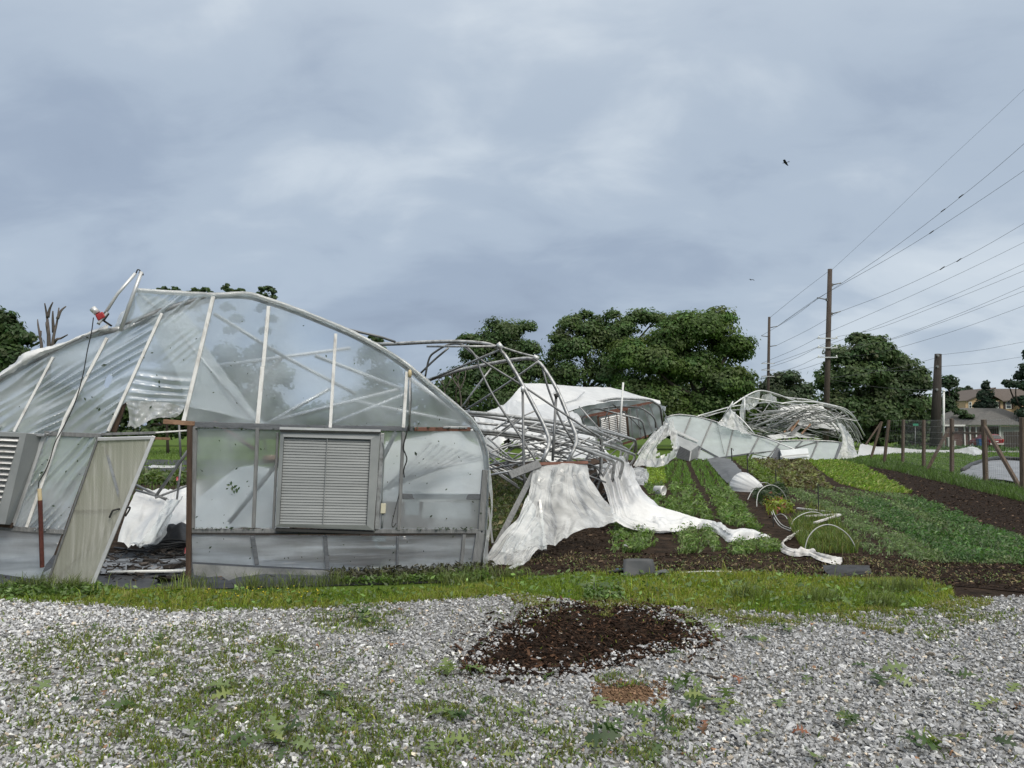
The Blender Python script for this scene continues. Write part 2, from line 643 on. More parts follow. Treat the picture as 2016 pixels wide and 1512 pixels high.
M = {}
M['lawn'] = pbr('lawn', [(0.035, 0.055, 0.012), (0.07, 0.115, 0.02), (0.10, 0.15, 0.035)], 0.6, 0.9, bump=0.6, bscale=25, spec=0.06)
M['soil'] = pbr('soil', [(0.010, 0.007, 0.005), (0.026, 0.018, 0.013), (0.055, 0.037, 0.026)], 4.0, 0.9, bump=1.0, bscale=30, spec=0.06)
M['mulch'] = pbr('mulch', [(0.006, 0.0045, 0.004), (0.018, 0.012, 0.009), (0.04, 0.026, 0.018)], 14.0, 0.9, bump=1.0, bscale=50, spec=0.06)
M['gravel_bed'] = pbr('gravel_bed', [(0.12, 0.12, 0.115), (0.20, 0.20, 0.195), (0.30, 0.30, 0.29)], 40.0, 0.9, bump=1.0, bscale=70, spec=0.06)
M['clay'] = pbr('clay', [(0.10, 0.062, 0.038), (0.17, 0.11, 0.07)], 12.0, 0.9, bump=0.6, spec=0.06)
M['road'] = pbr('road', [(0.16, 0.16, 0.16), (0.24, 0.235, 0.23)], 1.0, 0.9, bump=0.2)
M['stone'] = col_mat('stone', 0.75, 0.4, 90.0, 0.3)
M['chip'] = col_mat('chip', 0.85, 0.4, 60.0, 0.3, spec=0.08)
M['leaf'] = leaf_mat('leaf')
M['grass'] = leaf_mat('grass', 0.4, 0.04)
M['tree_leaf'] = leaf_mat('tree_leaf', 0.35, 0.02, 1.15)
M['bark'] = pbr('bark', [(0.03, 0.024, 0.02), (0.075, 0.062, 0.05)], 6.0, 0.9, bump=0.8, stretch=(3, 3, 0.5))
M['dead_wood'] = pbr('dead_wood', [(0.07, 0.06, 0.055), (0.14, 0.12, 0.11)], 4.0, 0.9, bump=0.5, stretch=(3, 3, 0.5))
M['film'] = film_mat('film', haze=0.6, clear=0.70, tint=(0.92, 0.96, 0.99), gloss=0.08, wr=0.25, wscale=5.0, body=(0.84, 0.92, 0.98), trans=0.52, dirt=0.16, milky=0.35)
M['film_knee'] = film_mat('film_knee', haze=0.45, clear=0.60, tint=(0.90, 0.95, 1.0), gloss=0.12, wr=0.4, wscale=2.2, stretch=(0.6, 0.6, 7), body=(0.78, 0.85, 0.92), trans=0.45, dirt=0.25, milky=0.4)
M['film_inner'] = film_mat('film_inner', clear=0.22, gloss=0.03, rough=0.35, wr=0.3, wscale=6.0, body=(0.92, 0.95, 0.97), dirt=0.08, trans=0.5)
M['film_wrinkled'] = film_mat('film_wrinkled', haze=0.6, clear=0.50, tint=(0.90, 0.96, 1.0), gloss=0.30, wr=0.25, wscale=7.0, body=(0.83, 0.91, 0.97), trans=0.45, rough=0.2, dirt=0.18)
M['film_loose'] = film_mat('film_loose', haze=0.4, clear=0.47, gloss=0.16, rough=0.16, wr=0.8, wscale=9.0, body=(0.88, 0.90, 0.91), dirt=0.16, trans=0.32, milky=0.65, mscale=2.6, stretch=(1.3, 1.3, 0.7))
M['film_white'] = film_mat('film_white', clear=0.07, gloss=0.05, rough=0.3, wr=0.45, wscale=9.0, body=(0.84, 0.85, 0.86), dirt=0.12, trans=0.2, milky=0.6, mscale=3.0)
M['film_dirty'] = film_mat('film_dirty', clear=0.22, gloss=0.05, wr=0.5, wscale=6.0, body=(0.52, 0.52, 0.50), dirt=0.5, trans=0.4)
M['galv'] = pbr('galvanised_pipe', [(0.17, 0.165, 0.16), (0.34, 0.35, 0.36), (0.46, 0.47, 0.48)], 5.0, 0.42, 0.6, bump=0.12, stretch=(2, 2, 2))
M['galv_dark'] = pbr('weathered_pipe', [(0.13, 0.135, 0.14), (0.24, 0.245, 0.25)], 3.0, 0.5, 0.6, bump=0.08)
M['galv_light'] = pbr('bright_pipe', [(0.50, 0.51, 0.52), (0.66, 0.67, 0.68)], 3.0, 0.4, 0.5, bump=0.05)
M['louvre'] = pbr('louvre_metal', [(0.150, 0.165, 0.172), (0.225, 0.242, 0.25)], 2.5, 0.45, 0.15, bump=0.05, stretch=(0.4, 0.4, 6))
M['casing'] = pbr('casing_metal', [(0.23, 0.245, 0.25), (0.32, 0.335, 0.34)], 2.0, 0.45, 0.25, bump=0.05)
M['white_paint'] = pbr('white_paint', [(0.48, 0.46, 0.44), (0.78, 0.78, 0.77), (0.82, 0.82, 0.82)], 14.0, 0.6, bump=0.25, stretch=(1, 1, 0.35))
M['grey_wood'] = pbr('grey_wood', [(0.13, 0.135, 0.14), (0.24, 0.245, 0.25)], 8.0, 0.85, bump=0.4, stretch=(4, 4, 0.6))
M['slate_wood'] = pbr('film_covered_wood', [(0.075, 0.083, 0.095), (0.14, 0.15, 0.165)], 5.0, 0.55, bump=0.3, stretch=(0.6, 4, 4))
M['brown_wood'] = pbr('brown_wood', [(0.035, 0.022, 0.016), (0.088, 0.055, 0.038)], 6.0, 0.8, bump=0.4, stretch=(6, 6, 0.6))
M['fresh_wood'] = pbr('split_wood', [(0.15, 0.085, 0.052), (0.32, 0.20, 0.13)], 9.0, 0.8, bump=0.4)
M['red_wood'] = pbr('red_wood', [(0.10, 0.045, 0.032), (0.20, 0.095, 0.07)], 5.0, 0.8, bump=0.3)
M['post_wood'] = pbr('post_wood', [(0.055, 0.04, 0.03), (0.15, 0.11, 0.085)], 5.0, 0.85, bump=0.5, stretch=(6, 6, 0.7))
M['pole_wood'] = pbr('pole_wood', [(0.045, 0.034, 0.028), (0.10, 0.078, 0.066)], 3.0, 0.85, bump=0.4, stretch=(5, 5, 0.3))
M['rust'] = pbr('rusty_steel', [(0.055, 0.016, 0.014), (0.12, 0.04, 0.03)], 20.0, 0.7, 0.2, bump=0.2)
M['black_plastic'] = pbr('black_plastic', [(0.012, 0.012, 0.013), (0.035, 0.035, 0.037)], 5.0, 0.5, bump=0.3)
M['weed_fabric'] = pbr('weed_fabric', [(0.018, 0.020, 0.023), (0.05, 0.053, 0.06)], 3.0, 0.55, bump=0.5, bscale=12, spec=0.2)
M['grey_fabric'] = pbr('grey_fabric', [(0.12, 0.13, 0.15), (0.22, 0.235, 0.26)], 1.5, 0.6, bump=0.6, bscale=5)
M['cable'] = pbr('cable_black', [(0.02, 0.02, 0.02), (0.035, 0.035, 0.035)], 5.0, 0.6, bump=0)
M['pvc'] = pbr('white_pvc', [(0.62, 0.63, 0.62), (0.78, 0.79, 0.78)], 3.0, 0.4, bump=0.02)
M['cloth'] = pbr('white_cloth', [(0.30, 0.285, 0.27), (0.52, 0.51, 0.50), (0.66, 0.66, 0.66)], 9.0, 0.8, bump=0.3)
M['rubber'] = pbr('rubber_sheet', [(0.05, 0.054, 0.06), (0.085, 0.09, 0.098)], 4.0, 0.6, bump=0.15)
M['yellow_wood'] = pbr('yellow_stake', [(0.45, 0.36, 0.20), (0.60, 0.50, 0.32)], 9.0, 0.7, bump=0.2)
M['red_motor'] = pbr('red_motor_paint', [(0.22, 0.015, 0.02), (0.36, 0.03, 0.035)], 9.0, 0.45, bump=0.1)
M['beige'] = pbr('beige_plastic', [(0.50, 0.47, 0.36), (0.58, 0.55, 0.43)], 4.0, 0.5, bump=0)
M['pink'] = pbr('pink_flag', [(0.6, 0.12, 0.14), (0.7, 0.2, 0.2)], 5.0, 0.6, bump=0)
M['grey_box'] = pbr('grey_box', [(0.16, 0.18, 0.185), (0.22, 0.24, 0.245)], 4.0, 0.5, bump=0)
M['film_far'] = film_mat('film_far', clear=0.16, gloss=0.08, wr=0.3, wscale=1.2, body=(0.70, 0.77, 0.82), dirt=0.12, trans=0.45)
M['film_panelled'] = pbr('pale_panel', [(0.50, 0.53, 0.55), (0.62, 0.65, 0.67)], 0.8, 0.4, bump=0.05)
M['row_cloth'] = film_mat('row_cloth', clear=0.05, gloss=0.0, wr=0.2, wscale=5, body=(0.72, 0.73, 0.74), dirt=0.1, trans=0.15)
M['grey_fabric2'] = pbr('dark_grey_fabric', [(0.05, 0.055, 0.063), (0.10, 0.108, 0.12)], 1.2, 0.55, bump=0.6, bscale=5)
M['blue'] = pbr('blue_plastic', [(0.02, 0.08, 0.22), (0.03, 0.11, 0.28)], 4.0, 0.5, bump=0)
M['wire'] = pbr('wire', [(0.03, 0.032, 0.036), (0.05, 0.052, 0.056)], 4.0, 0.6, bump=0)
M['sign_green'] = pbr('sign_green', [(0.02, 0.20, 0.12), (0.03, 0.26, 0.16)], 4.0, 0.4, bump=0)
M['grey_cab'] = pbr('utility_cabinet', [(0.38, 0.40, 0.38), (0.46, 0.48, 0.46)], 2.0, 0.6, bump=0)
M['house_cream'] = pbr('cream_siding', [(0.30, 0.30, 0.28), (0.36, 0.36, 0.34)], 2.0, 0.7, bump=0.1, stretch=(0.3, 0.3, 6))
M['house_tan'] = pbr('tan_stucco', [(0.46, 0.32, 0.20), (0.54, 0.385, 0.25)], 1.5, 0.85, bump=0.1)
M['shade_in'] = pbr('garage_shade', [(0.02, 0.02, 0.02), (0.045, 0.04, 0.04)], 1.0, 0.9, bump=0)  # near-black base colour puts the open garage's shade into its back wall
M['shingle'] = pbr('grey_shingle', [(0.075, 0.075, 0.075), (0.125, 0.122, 0.118)], 3.0, 0.9, bump=0.5, stretch=(1, 1, 4), bscale=8)
M['shingle_brown'] = pbr('brown_shingle', [(0.075, 0.062, 0.055), (0.12, 0.10, 0.09)], 3.0, 0.9, bump=0.5, stretch=(1, 1, 4), bscale=8)
M['shutter_red'] = pbr('shutter_paint', [(0.035, 0.018, 0.018), (0.05, 0.026, 0.024)], 4.0, 0.6, bump=0)
M['glass'] = pbr('window_glass', [(0.02, 0.025, 0.03), (0.04, 0.05, 0.055)], 1.0, 0.08, bump=0, spec=0.8, rv=0.03)
M['car_red'] = pbr('car_paint', [(0.16, 0.012, 0.018), (0.19, 0.016, 0.022)], 2.0, 0.25, bump=0, spec=0.6, rv=0.04)
M['bumper'] = pbr('bumper', [(0.45, 0.42, 0.40), (0.52, 0.50, 0.48)], 3.0, 0.5, bump=0)
M['tail_light'] = pbr('tail_light', [(0.45, 0.02, 0.02), (0.5, 0.04, 0.03)], 3.0, 0.2, bump=0)
M['orange'] = pbr('orange_canvas', [(0.16, 0.075, 0.035), (0.20, 0.10, 0.05)], 3.0, 0.8, bump=0)
M['fence_dark'] = pbr('dark_board', [(0.035, 0.03, 0.028), (0.07, 0.06, 0.055)], 3.0, 0.85, bump=0.3, stretch=(5, 5, 0.5))
M['feather'] = pbr('black_feather', [(0.008, 0.008, 0.009), (0.018, 0.018, 0.02)], 20.0, 0.6, bump=0.1)

# brick with mortar courses
_m, _nt, _o = mat_new('brick_wall')
_b = N(_nt, 'ShaderNodeBsdfPrincipled', Roughness=0.9)
_t = N(_nt, 'ShaderNodeTexCoord')
_mp = N(_nt, 'ShaderNodeMapping'); _mp.inputs['Rotation'].default_value = (math.radians(90), 0, 0)
L(_nt, _t, 'Object', _mp, 'Vector')
_k = N(_nt, 'ShaderNodeTexBrick', Scale=3.0)
_k.inputs['Color1'].default_value = (0.10, 0.042, 0.034, 1); _k.inputs['Color2'].default_value = (0.075, 0.035, 0.03, 1); _k.inputs['Mortar'].default_value = (0.16, 0.14, 0.13, 1)
L(_nt, _mp, 0, _k, 'Vector'); L(_nt, _k, 'Color', _b, 'Base Color'); L(_nt, _b, 0, _o, 'Surface')
M['brick'] = _m
M['hoop_pvc'] = pbr('weathered_hoop', [(0.36, 0.37, 0.36), (0.52, 0.53, 0.52)], 3.0, 0.45, bump=0.02)
M['pole_dark'] = pbr('dark_pole', [(0.026, 0.022, 0.02), (0.058, 0.05, 0.045)], 3.0, 0.9, bump=0.4, stretch=(4, 4, 0.3))

# ================================================================== THE GROUND
def ground_poly(name, label, px_poly, z, mat, extra=None):
    pts = [gr(x, y, z) for x, y in px_poly] + [Vector((*p, z)) for p in (extra or [])]
    v, f = panel_mesh([(p.x, p.y) for p in pts], 50.0)
    V = np.c_[v, np.full(len(v), z)]
    o = from_np(name, V, [f], mat)
    return tag(o, label, name.replace('_', ' '), kind='structure')


g = MB().add([(-2500, -2500, 0), (2500, -2500, 0), (2500, 2500, 0), (-2500, 2500, 0)], [(0, 1, 2, 3)]).build('ground', M['lawn'])
tag(g, 'wide green lawn running back to the trees and houses', 'ground', kind='structure')

SOIL_PX = [(-250, 1152), (375, 1150), (900, 1141), (1000, 1133), (1300, 1131), (1500, 1130), (1700, 1142), (1865, 1158), (1890, 1186), (2016, 1182), (2300, 1174),
           (2300, 1040), (2016, 987), (1850, 950), (1760, 925), (1700, 910), (1310, 904), (1000, 910), (600, 940), (-250, 950)]
ground_poly('soil', 'dark brown garden soil of the vegetable beds', SOIL_PX, 0.004, M['soil'])
GRAVEL_EDGE = [(-160, 1176), (0, 1181), (200, 1190), (330, 1203), (600, 1198), (800, 1186), (1010, 1172), (1180, 1188), (1400, 1201), (1600, 1213), (1790, 1201), (1900, 1180), (2200, 1166)]
ground_poly('gravel_yard', 'grey gravel yard in front of the wrecked greenhouses', GRAVEL_EDGE, 0.008, M['gravel_bed'], [(9, 6), (9, -7), (-9, -7), (-9, 5)])
PATH_PX = [(1655, 912), (1760, 912), (1860, 940), (2016, 985), (2300, 1040), (2300, 1190), (2016, 1166), (1850, 1150), (1760, 1120), (1960, 1112), (2016, 1090), (1795, 972), (1720, 940)]
ground_poly('mulch_path', 'dark bark mulch path beside the vegetable field', PATH_PX, 0.012, M['mulch'])
ground_poly('road', 'pale narrow road crossing beyond the lawn', [(1650, 889.5), (2300, 892), (2300, 888.3), (1650, 886.5)], 0.006, M['road'])
FAB_PX = [(-200, 1158), (372, 1160), (700, 1152), (900, 1146), (900, 1128), (560, 1104), (372, 1078), (180, 1090), (-200, 1105)]
ground_poly('weed_fabric', 'black weed fabric pinned along the foot of the end wall', FAB_PX, 0.010, M['weed_fabric'])


def scatter(poly, n, z=0.0, clip=None, rng=RNG, power=1.0):
    """n ground points inside a pixel-traced bed; thinner with distance"""
    a = np.array(poly, float)
    x0, x1 = a[:, 0].min(), a[:, 0].max()
    d0 = gr(1008, a[:, 1].max()).y
    d1 = gr(1008, a[:, 1].min()).y
    outp = []
    got = 0
    for _ in range(60):
        m = max(2000, n)
        if power == 1.0:
            d = np.exp(rng.uniform(math.log(d0), math.log(d1), m))
        else:
            d = rng.uniform(d0, d1, m)
        px = rng.uniform(x0, x1, m)
        py = 853 + CAM_H * FPX / d
        # exact py for the pitched camera
        s = (-CAM_H)
        v = (-d * SA + s * CA) / (d * CA + s * SA)
        py = 756 - FPX * v
        ok = in_poly(np.c_[px, py], poly)
        px, d = px[ok], d[ok]
        X = (px - 1008) / FPX * (d * CA + s * SA)
        outp.append(np.c_[X, d, np.full(len(X), z)])
        got += len(X)
        if got >= n: break
    return np.concatenate(outp)[:n]


# ------------------------------------------------------------------ gravel stones
def convex(nv, rng, flat=0.6):
    bm = bmesh.new()
    for _ in range(nv):
        v = rng.normal(size=3)
        v /= np.linalg.norm(v)
        v *= rng.uniform(0.8, 1.1)
        bm.verts.new((v[0], v[1] * 0.8, v[2] * flat))
    r = bmesh.ops.convex_hull(bm, input=bm.verts)
    bmesh.ops.delete(bm, geom=[e for e in set(r['geom_interior'] + r['geom_unused']) if isinstance(e, bmesh.types.BMVert)], context='VERTS')
    bmesh.ops.triangulate(bm, faces=bm.faces)
    bm.verts.index_update()
    V = np.array([tuple(v.co) for v in bm.verts])
    F = np.array([[v.index for v in f.verts] for f in bm.faces])
    bm.free()
    return V, F


def rotmats(n, rng, tilt=0.5):
    a = rng.uniform(0, 2 * math.pi, n)
    b = rng.normal(0, tilt, n)
    c = rng.normal(0, tilt, n)
    ca, sa, cb, sb, cc, sc = np.cos(a), np.sin(a), np.cos(b), np.sin(b), np.cos(c), np.sin(c)
    z = np.zeros(n); o = np.ones(n)
    Rz = np.stack([ca, -sa, z, sa, ca, z, z, z, o], 1).reshape(n, 3, 3)
    Rx = np.stack([o, z, z, z, cb, -sb, z, sb, cb], 1).reshape(n, 3, 3)
    Ry = np.stack([cc, z, sc, z, o, z, -sc, z, cc], 1).reshape(n, 3, 3)
    return Rz @ Rx @ Ry


def pieces(name, P, size, col, mat, protos, stretch=None, tilt=0.5, rng=RNG):
    """many small solid pieces in one mesh"""
    n = len(P)
    R = rotmats(n, rng, tilt)
    pid = rng.integers(0, len(protos), n)
    Vs, Fs, Cs, k = [], [], [], 0
    for i, (pv, pf) in enumerate(protos):
        w = np.where(pid == i)[0]
        if not len(w): continue
        v = pv[None] * size[w][:, None, None]
        if stretch is not None: v = v * stretch[w][:, None, :]
        v = np.einsum('nij,nkj->nki', R[w], v) + P[w][:, None, :]
        Vs.append(v.reshape(-1, 3))
        Fs.append((np.arange(len(w))[:, None, None] * len(pv) + pf[None]).reshape(-1, 3) + k)
        Cs.append(np.repeat(col[w], len(pv), 0))
        k += len(w) * len(pv)
    return from_np(name, np.concatenate(Vs), [np.concatenate(Fs)], mat, col=np.concatenate(Cs))


PROT = [convex(10, RNG) for _ in range(14)]
GRAV_NEAR = [(-160, 1600)] + GRAVEL_EDGE + [(2200, 1600)]
PILE = [(925, 1305), (950, 1270), (1010, 1235), (1040, 1205), (1130, 1195), (1230, 1190), (1330, 1215), (1395, 1250), (1385, 1275), (1330, 1285), (1240, 1300), (1160, 1325), (1060, 1330), (960, 1325)]


def vnoise(P, s, off=0.0):
    return np.array([noise.noise(Vector((p[0] * s + off, p[1] * s, off))) for p in P])


def blob_w(px, blobs):
    w = np.zeros(len(px))
    for x, y, rx, ry, k in blobs:
        q = ((px[:, 0] - x) / rx) ** 2 + ((px[:, 1] - y) / ry) ** 2
        w = np.maximum(w, k * np.clip(1.25 - q, 0, 1))
    return w


WEEDS = [(350, 1400, 620, 150, 0.30), (900, 1440, 300, 80, 0.35), (420, 1300, 260, 45, 0.6), (480, 1420, 330, 95, 1.0), (250, 1300, 330, 60, 0.55), (600, 1490, 420, 60, 1.0), (90, 1390, 160, 60, 0.30), (700, 1220, 110, 30, 0.8), (560, 1270, 60, 18, 0.9),
         (180, 1255, 90, 25, 0.45), (860, 1400, 80, 30, 0.85), (1230, 1340, 60, 16, 0.9), (1180, 1490, 220, 35, 0.6), (1010, 1500, 200, 40, 0.5), (420, 1250, 120, 30, 0.5),
         (1830, 1250, 45, 14, 0.7), (1330, 1430, 40, 18, 0.7), (60, 1470, 140, 50, 0.25), (1800, 1215, 220, 22, 0.5), (1500, 1222, 220, 18, 0.4), (1050, 1215, 130, 20, 0.25)]
SP = scatter(GRAV_NEAR, 68000, 0.008, power=0)
spx = to_px(SP)
keep = np.ones(len(SP), bool)
pile_in = in_poly(spx, PILE)
_ring = np.array([tuple(gr(x, y))[:2] for x, y in resample(PILE, 12)])
pile_d = np.array([np.min(np.hypot(_ring[:, 0] - p[0], _ring[:, 1] - p[1])) if k_ else 0.0 for p, k_ in zip(SP, pile_in)])
keep &= ~(pile_in & (RNG.random(len(SP)) > np.clip(1.05 - pile_d * 4.2 + 0.9 * vnoise(SP, 4.0, 4.0), 0.025, 1)))
keep &= ~(((spx[:, 0] - 1235) / 52) ** 2 + ((spx[:, 1] - 1368) / 22) ** 2 < 1)
ww = blob_w(spx, WEEDS)
keep &= RNG.random(len(SP)) > ww * 0.55
SP, spx, pile_d = SP[keep], spx[keep], pile_d[keep]
n = len(SP)
pale = np.clip((900 - spx[:, 0]) / 900, 0, 1) * np.clip((1420 - spx[:, 1]) / 200, 0.35, 1)      # stones get paler towards the left and far side of the yard
lum = np.exp(RNG.normal(-1.14, 0.30, n)) * (1 + 0.50 * pale)
scol = np.stack([lum * 0.985, lum, lum * 1.03], 1)
r = RNG.random(n)
scol[r < 0.05] = scol[r < 0.05] * np.array([1.2, 1.02, 0.8])
scol[r < 0.004] = np.array([0.30, 0.17, 0.10])
white = r > 0.965
scol[white] = np.array([0.62, 0.62, 0.60]) * RNG.uniform(0.8, 1.15, (white.sum(), 1))
scol = np.clip(scol, 0.03, 0.78)
ssz = np.clip(RNG.lognormal(math.log(0.0143), 0.34, n), 0.008, 0.042)
SP[:, 2] += ssz * 0.25 + RNG.random(n) * 0.012 + np.clip(pile_d, 0, 0.45) * 0.035
o = pieces('gravel', SP, ssz, scol, M['stone'], PROT)
tag(o, 'loose grey and white crushed stone covering the yard', 'gravel', kind='stuff')

# bark mulch spilled on the gravel
bx0 = MB().box((0, 0, 0), (2, 0.55, 0.28))
BV = np.array(bx0.v)
BF = np.array([[f[0], f[1], f[2]] for f in bx0.f] + [[f[0], f[2], f[3]] for f in bx0.f])
BV2 = BV * np.array([1, 1, 1]); BV2[:, 1] *= np.where(BV2[:, 0] > 0, 0.45, 1.0)
CHIPS = [(BV, BF), (BV2, BF)] + [(v * np.array([1.3, 0.6, 0.5]), f) for v, f in PROT[:4]]
c0 = gr(1165, 1260)
ring = [gr(x + 44 * noise.noise(Vector((x * 0.03, y * 0.05, 1))), y + 14 * noise.noise(Vector((x * 0.03, y * 0.05, 6)))) for x, y in resample(PILE, 9)]
pv, pf = panel_mesh([(p.x, p.y) for p in ring], 0.09)
edge = np.array([(p.x, p.y) for p in resample([(p.x, p.y, 0) for p in ring], 0.05) for p in [Vector(p)]])
dist = np.array([np.min(np.hypot(edge[:, 0] - p[0], edge[:, 1] - p[1])) for p in pv])
pz = 0.012 + np.clip(dist, 0, 0.45) * 0.035 + np.array([noise.noise(Vector((p[0] * 4, p[1] * 4, 2))) for p in pv]) * 0.02 * np.clip(dist * 4, 0, 1)
o = from_np('mulch_pile', np.c_[pv, pz], [pf], M['mulch'], smooth=True)
tag(o, 'low heap of dark wet bark mulch spilled on the gravel', 'mulch', kind='stuff')
MP = scatter([(905, 1315), (945, 1262), (1010, 1225), (1040, 1200), (1130, 1190), (1230, 1185), (1340, 1208), (1410, 1250), (1400, 1280), (1330, 1290), (1240, 1308), (1160, 1333), (1060, 1338), (940, 1335)], 5200, 0.014, power=0)
_scat = scatter([(850, 1340), (900, 1250), (1000, 1190), (1180, 1175), (1400, 1205), (1470, 1265), (1420, 1310), (1250, 1330), (1100, 1360), (930, 1355)], 700, 0.03, power=0)
MP = np.concatenate([MP, _scat])
dd = np.array([np.min(np.hypot(edge[:, 0] - p[0], edge[:, 1] - p[1])) for p in MP])
inside = in_poly(to_px(MP), PILE)
MP[:, 2] += np.where(inside, np.clip(dd, 0, 0.45) * 0.035, 0.01) + RNG.random(len(MP)) * 0.012
mc = vary((0.022, 0.013, 0.009), len(MP), 0.6)
rr = RNG.random(len(MP))
mc[rr > 0.86] = vary((0.075, 0.042, 0.026), (rr > 0.86).sum(), 0.4)
o = pieces('bark_chips', MP, np.clip(RNG.lognormal(math.log(0.016), 0.45, len(MP)), 0.006, 0.05), mc, M['chip'], CHIPS, tilt=0.35)
tag(o, 'dark brown bark chips scattered over the mulch heap', 'bark chips', kind='stuff')

CLAY = [(1235 + (54 + 16 * noise.noise(Vector((math.cos(a) * 2.2, math.sin(a) * 2.2, 3)))) * math.cos(a), 1369 + (19 + 8 * noise.noise(Vector((math.cos(a) * 2.5, math.sin(a) * 2.5, 9)))) * math.sin(a)) for a in np.linspace(0, 2 * math.pi, 40, endpoint=False)]
ground_poly('clay_patch', 'small bare patch of tan clay among the stones', CLAY, 0.015, M['clay'])
KP = scatter([(1165, 1345), (1310, 1345), (1320, 1395), (1160, 1395)], 900, 0.02, power=0)
o = pieces('clay_crumbs', KP, RNG.uniform(0.004, 0.016, len(KP)), vary((0.15, 0.095, 0.06), len(KP), 0.35), M['chip'], PROT[:5], tilt=0.5)
tag(o, 'crumbs of tan clay over the bare patch', 'clay crumbs', kind='stuff')

# clods and litter over the soil and the path
CP = np.concatenate([scatter([(960, 1128), (965, 1060), (1030, 980), (1240, 1040), (1260, 1090), (1700, 1092), (2016, 1105), (2200, 1130), (2200, 1180), (2016, 1164), (1700, 1138), (1300, 1130)], 9000, 0.006),
                     scatter(PATH_PX, 9000, 0.012), scatter([(960, 1120), (965, 930), (1060, 925), (1040, 1000), (990, 1090)], 1200, 0.006),
                     scatter(SOIL_PX, 4000, 0.006)])
cc = vary((0.024, 0.016, 0.011), len(CP), 0.55)
rr = RNG.random(len(CP))
cc[rr > 0.90] = vary((0.12, 0.085, 0.06), (rr > 0.90).sum(), 0.4)
csz = np.clip(RNG.lognormal(math.log(0.015), 0.5, len(CP)), 0.006, 0.055) * (CP[:, 1] / 12) ** 0.35
CP[:, 2] += csz * 0.15
o = pieces('soil_clods', CP, csz, cc, M['chip'], CHIPS + PROT[:4], tilt=0.3)
tag(o, 'crumbled soil, bark and straw littering the garden ground', 'soil litter', kind='stuff')


# ------------------------------------------------------------------ grass
def grass(name, label, P, h, w, lean, cols, az=None, mat='grass', cat='grass'):
    V, F4, F3 = blades(P, h, w, lean, az=az)
    o = from_np(name, V, [F4, F3], M[mat], col=np.repeat(cols, 5, 0))
    return tag(o, label, cat, kind='stuff')


STRIP = [(-300, 1154), (0, 1156), (300, 1162), (420, 1168), (700, 1166), (900, 1158), (1000, 1140), (1180, 1129), (1320, 1131), (1500, 1129), (1620, 1140), (1760, 1142), (1875, 1160), (1880, 1185),
         (1790, 1203), (1600, 1213), (1400, 1200), (1180, 1187), (1010, 1176), (800, 1190), (600, 1203), (330, 1210), (200, 1196), (0, 1186), (-300, 1178)]
P = scatter(STRIP, 44000, 0.0, power=0)
q = to_px(P)
pn = vnoise(P, 2.2)
thin = np.clip((q[:, 1] - 1165) / 40, 0, 1) * np.clip((q[:, 0] - 1000) / 200, 0, 1)
kp = RNG.random(len(P)) > thin * 0.72 * (0.6 + pn)
P, pn = P[kp], pn[kp]
pn2 = vnoise(P, 0.9, 7.0)
hh = (0.050 + 0.035 * RNG.random(len(P))) * (1 + 0.9 * np.clip(pn, -0.6, 1)) * (1 + 0.4 * pn2)
tall = RNG.random(len(P)) > 0.985
hh[tall] *= 2.6
gc = vary((0.205, 0.255, 0.038), len(P), 0.30, hue=0.06)
dry = RNG.random(len(P)) < 0.16 + 0.25 * pn2
gc[dry] = vary((0.27, 0.26, 0.085), dry.sum(), 0.25)
lowdark = pn2 < -0.12
gc[lowdark] *= np.array([0.80, 0.92, 0.85])
grass('grass_strip', 'strip of grass and weeds between gravel and greenhouse', P, hh, 0.006 + 0.004 * RNG.random(len(P)), RNG.uniform(0.1, 0.8, len(P)), gc)

# ragged grass running out over the stones on the right
P = scatter([(980, 1172), (1180, 1183), (1400, 1196), (1600, 1206), (1790, 1196), (1900, 1180), (1960, 1185), (1880, 1235), (1700, 1262), (1500, 1240), (1300, 1225), (1050, 1215)], 26000, 0.005, power=0)
q = to_px(P)
nz_ = vnoise(P, 2.6, 40.0) + 0.6 * vnoise(P, 7.0, 45.0)
fade = np.clip((q[:, 1] - (1180 + 18 * np.clip((q[:, 0] - 1000) / 400, 0, 1))) / 60, -0.2, 1)
P = P[nz_ > 0.02 + 0.55 * fade]
gc2 = vary((0.16, 0.205, 0.036), len(P), 0.3, hue=0.06)
b = RNG.random(len(P)) < 0.3
gc2[b] = vary((0.25, 0.22, 0.08), b.sum(), 0.3)
grass('edge_grass', 'patchy yellowing grass running out over the gravel edge', P, RNG.uniform(0.025, 0.085, len(P)), RNG.uniform(0.005, 0.010, len(P)), RNG.uniform(0.3, 0.95, len(P)), gc2)

# clumps of taller seedy grass by the door post and at the foot of the wall
spots = [(372, 1158, 0.30, 160), (1000, 1140, 0.3, 200), (560, 1158, 0.25, 110), (610, 1156, 0.25, 110), (665, 1152, 0.22, 130), (780, 1150, 0.2, 90), (860, 1143, 0.2, 110), (930, 1136, 0.2, 160), (60, 1160, 0.3, 300), (140, 1165, 0.25, 300),
         (900, 1150, 0.3, 180), (500, 1158, 0.2, 150), (1470, 1180, 0.2, 250), (1760, 1165, 0.3, 350), (1740, 1195, 0.2, 250), (1620, 1185, 0.2, 200)]
P = []
for x, y, s, k in spots:
    c = gr(x, y)
    P.append(np.c_[RNG.normal(c.x, s * 0.5, k), RNG.normal(c.y, 0.07, k), np.zeros(k)])
P = np.concatenate(P)
grass('tall_grass', 'taller seeding grass tufts along the strip', P, RNG.uniform(0.10, 0.30, len(P)), RNG.uniform(0.005, 0.009, len(P)), RNG.uniform(0.2, 0.9, len(P)), vary((0.13, 0.17, 0.05), len(P), 0.35))

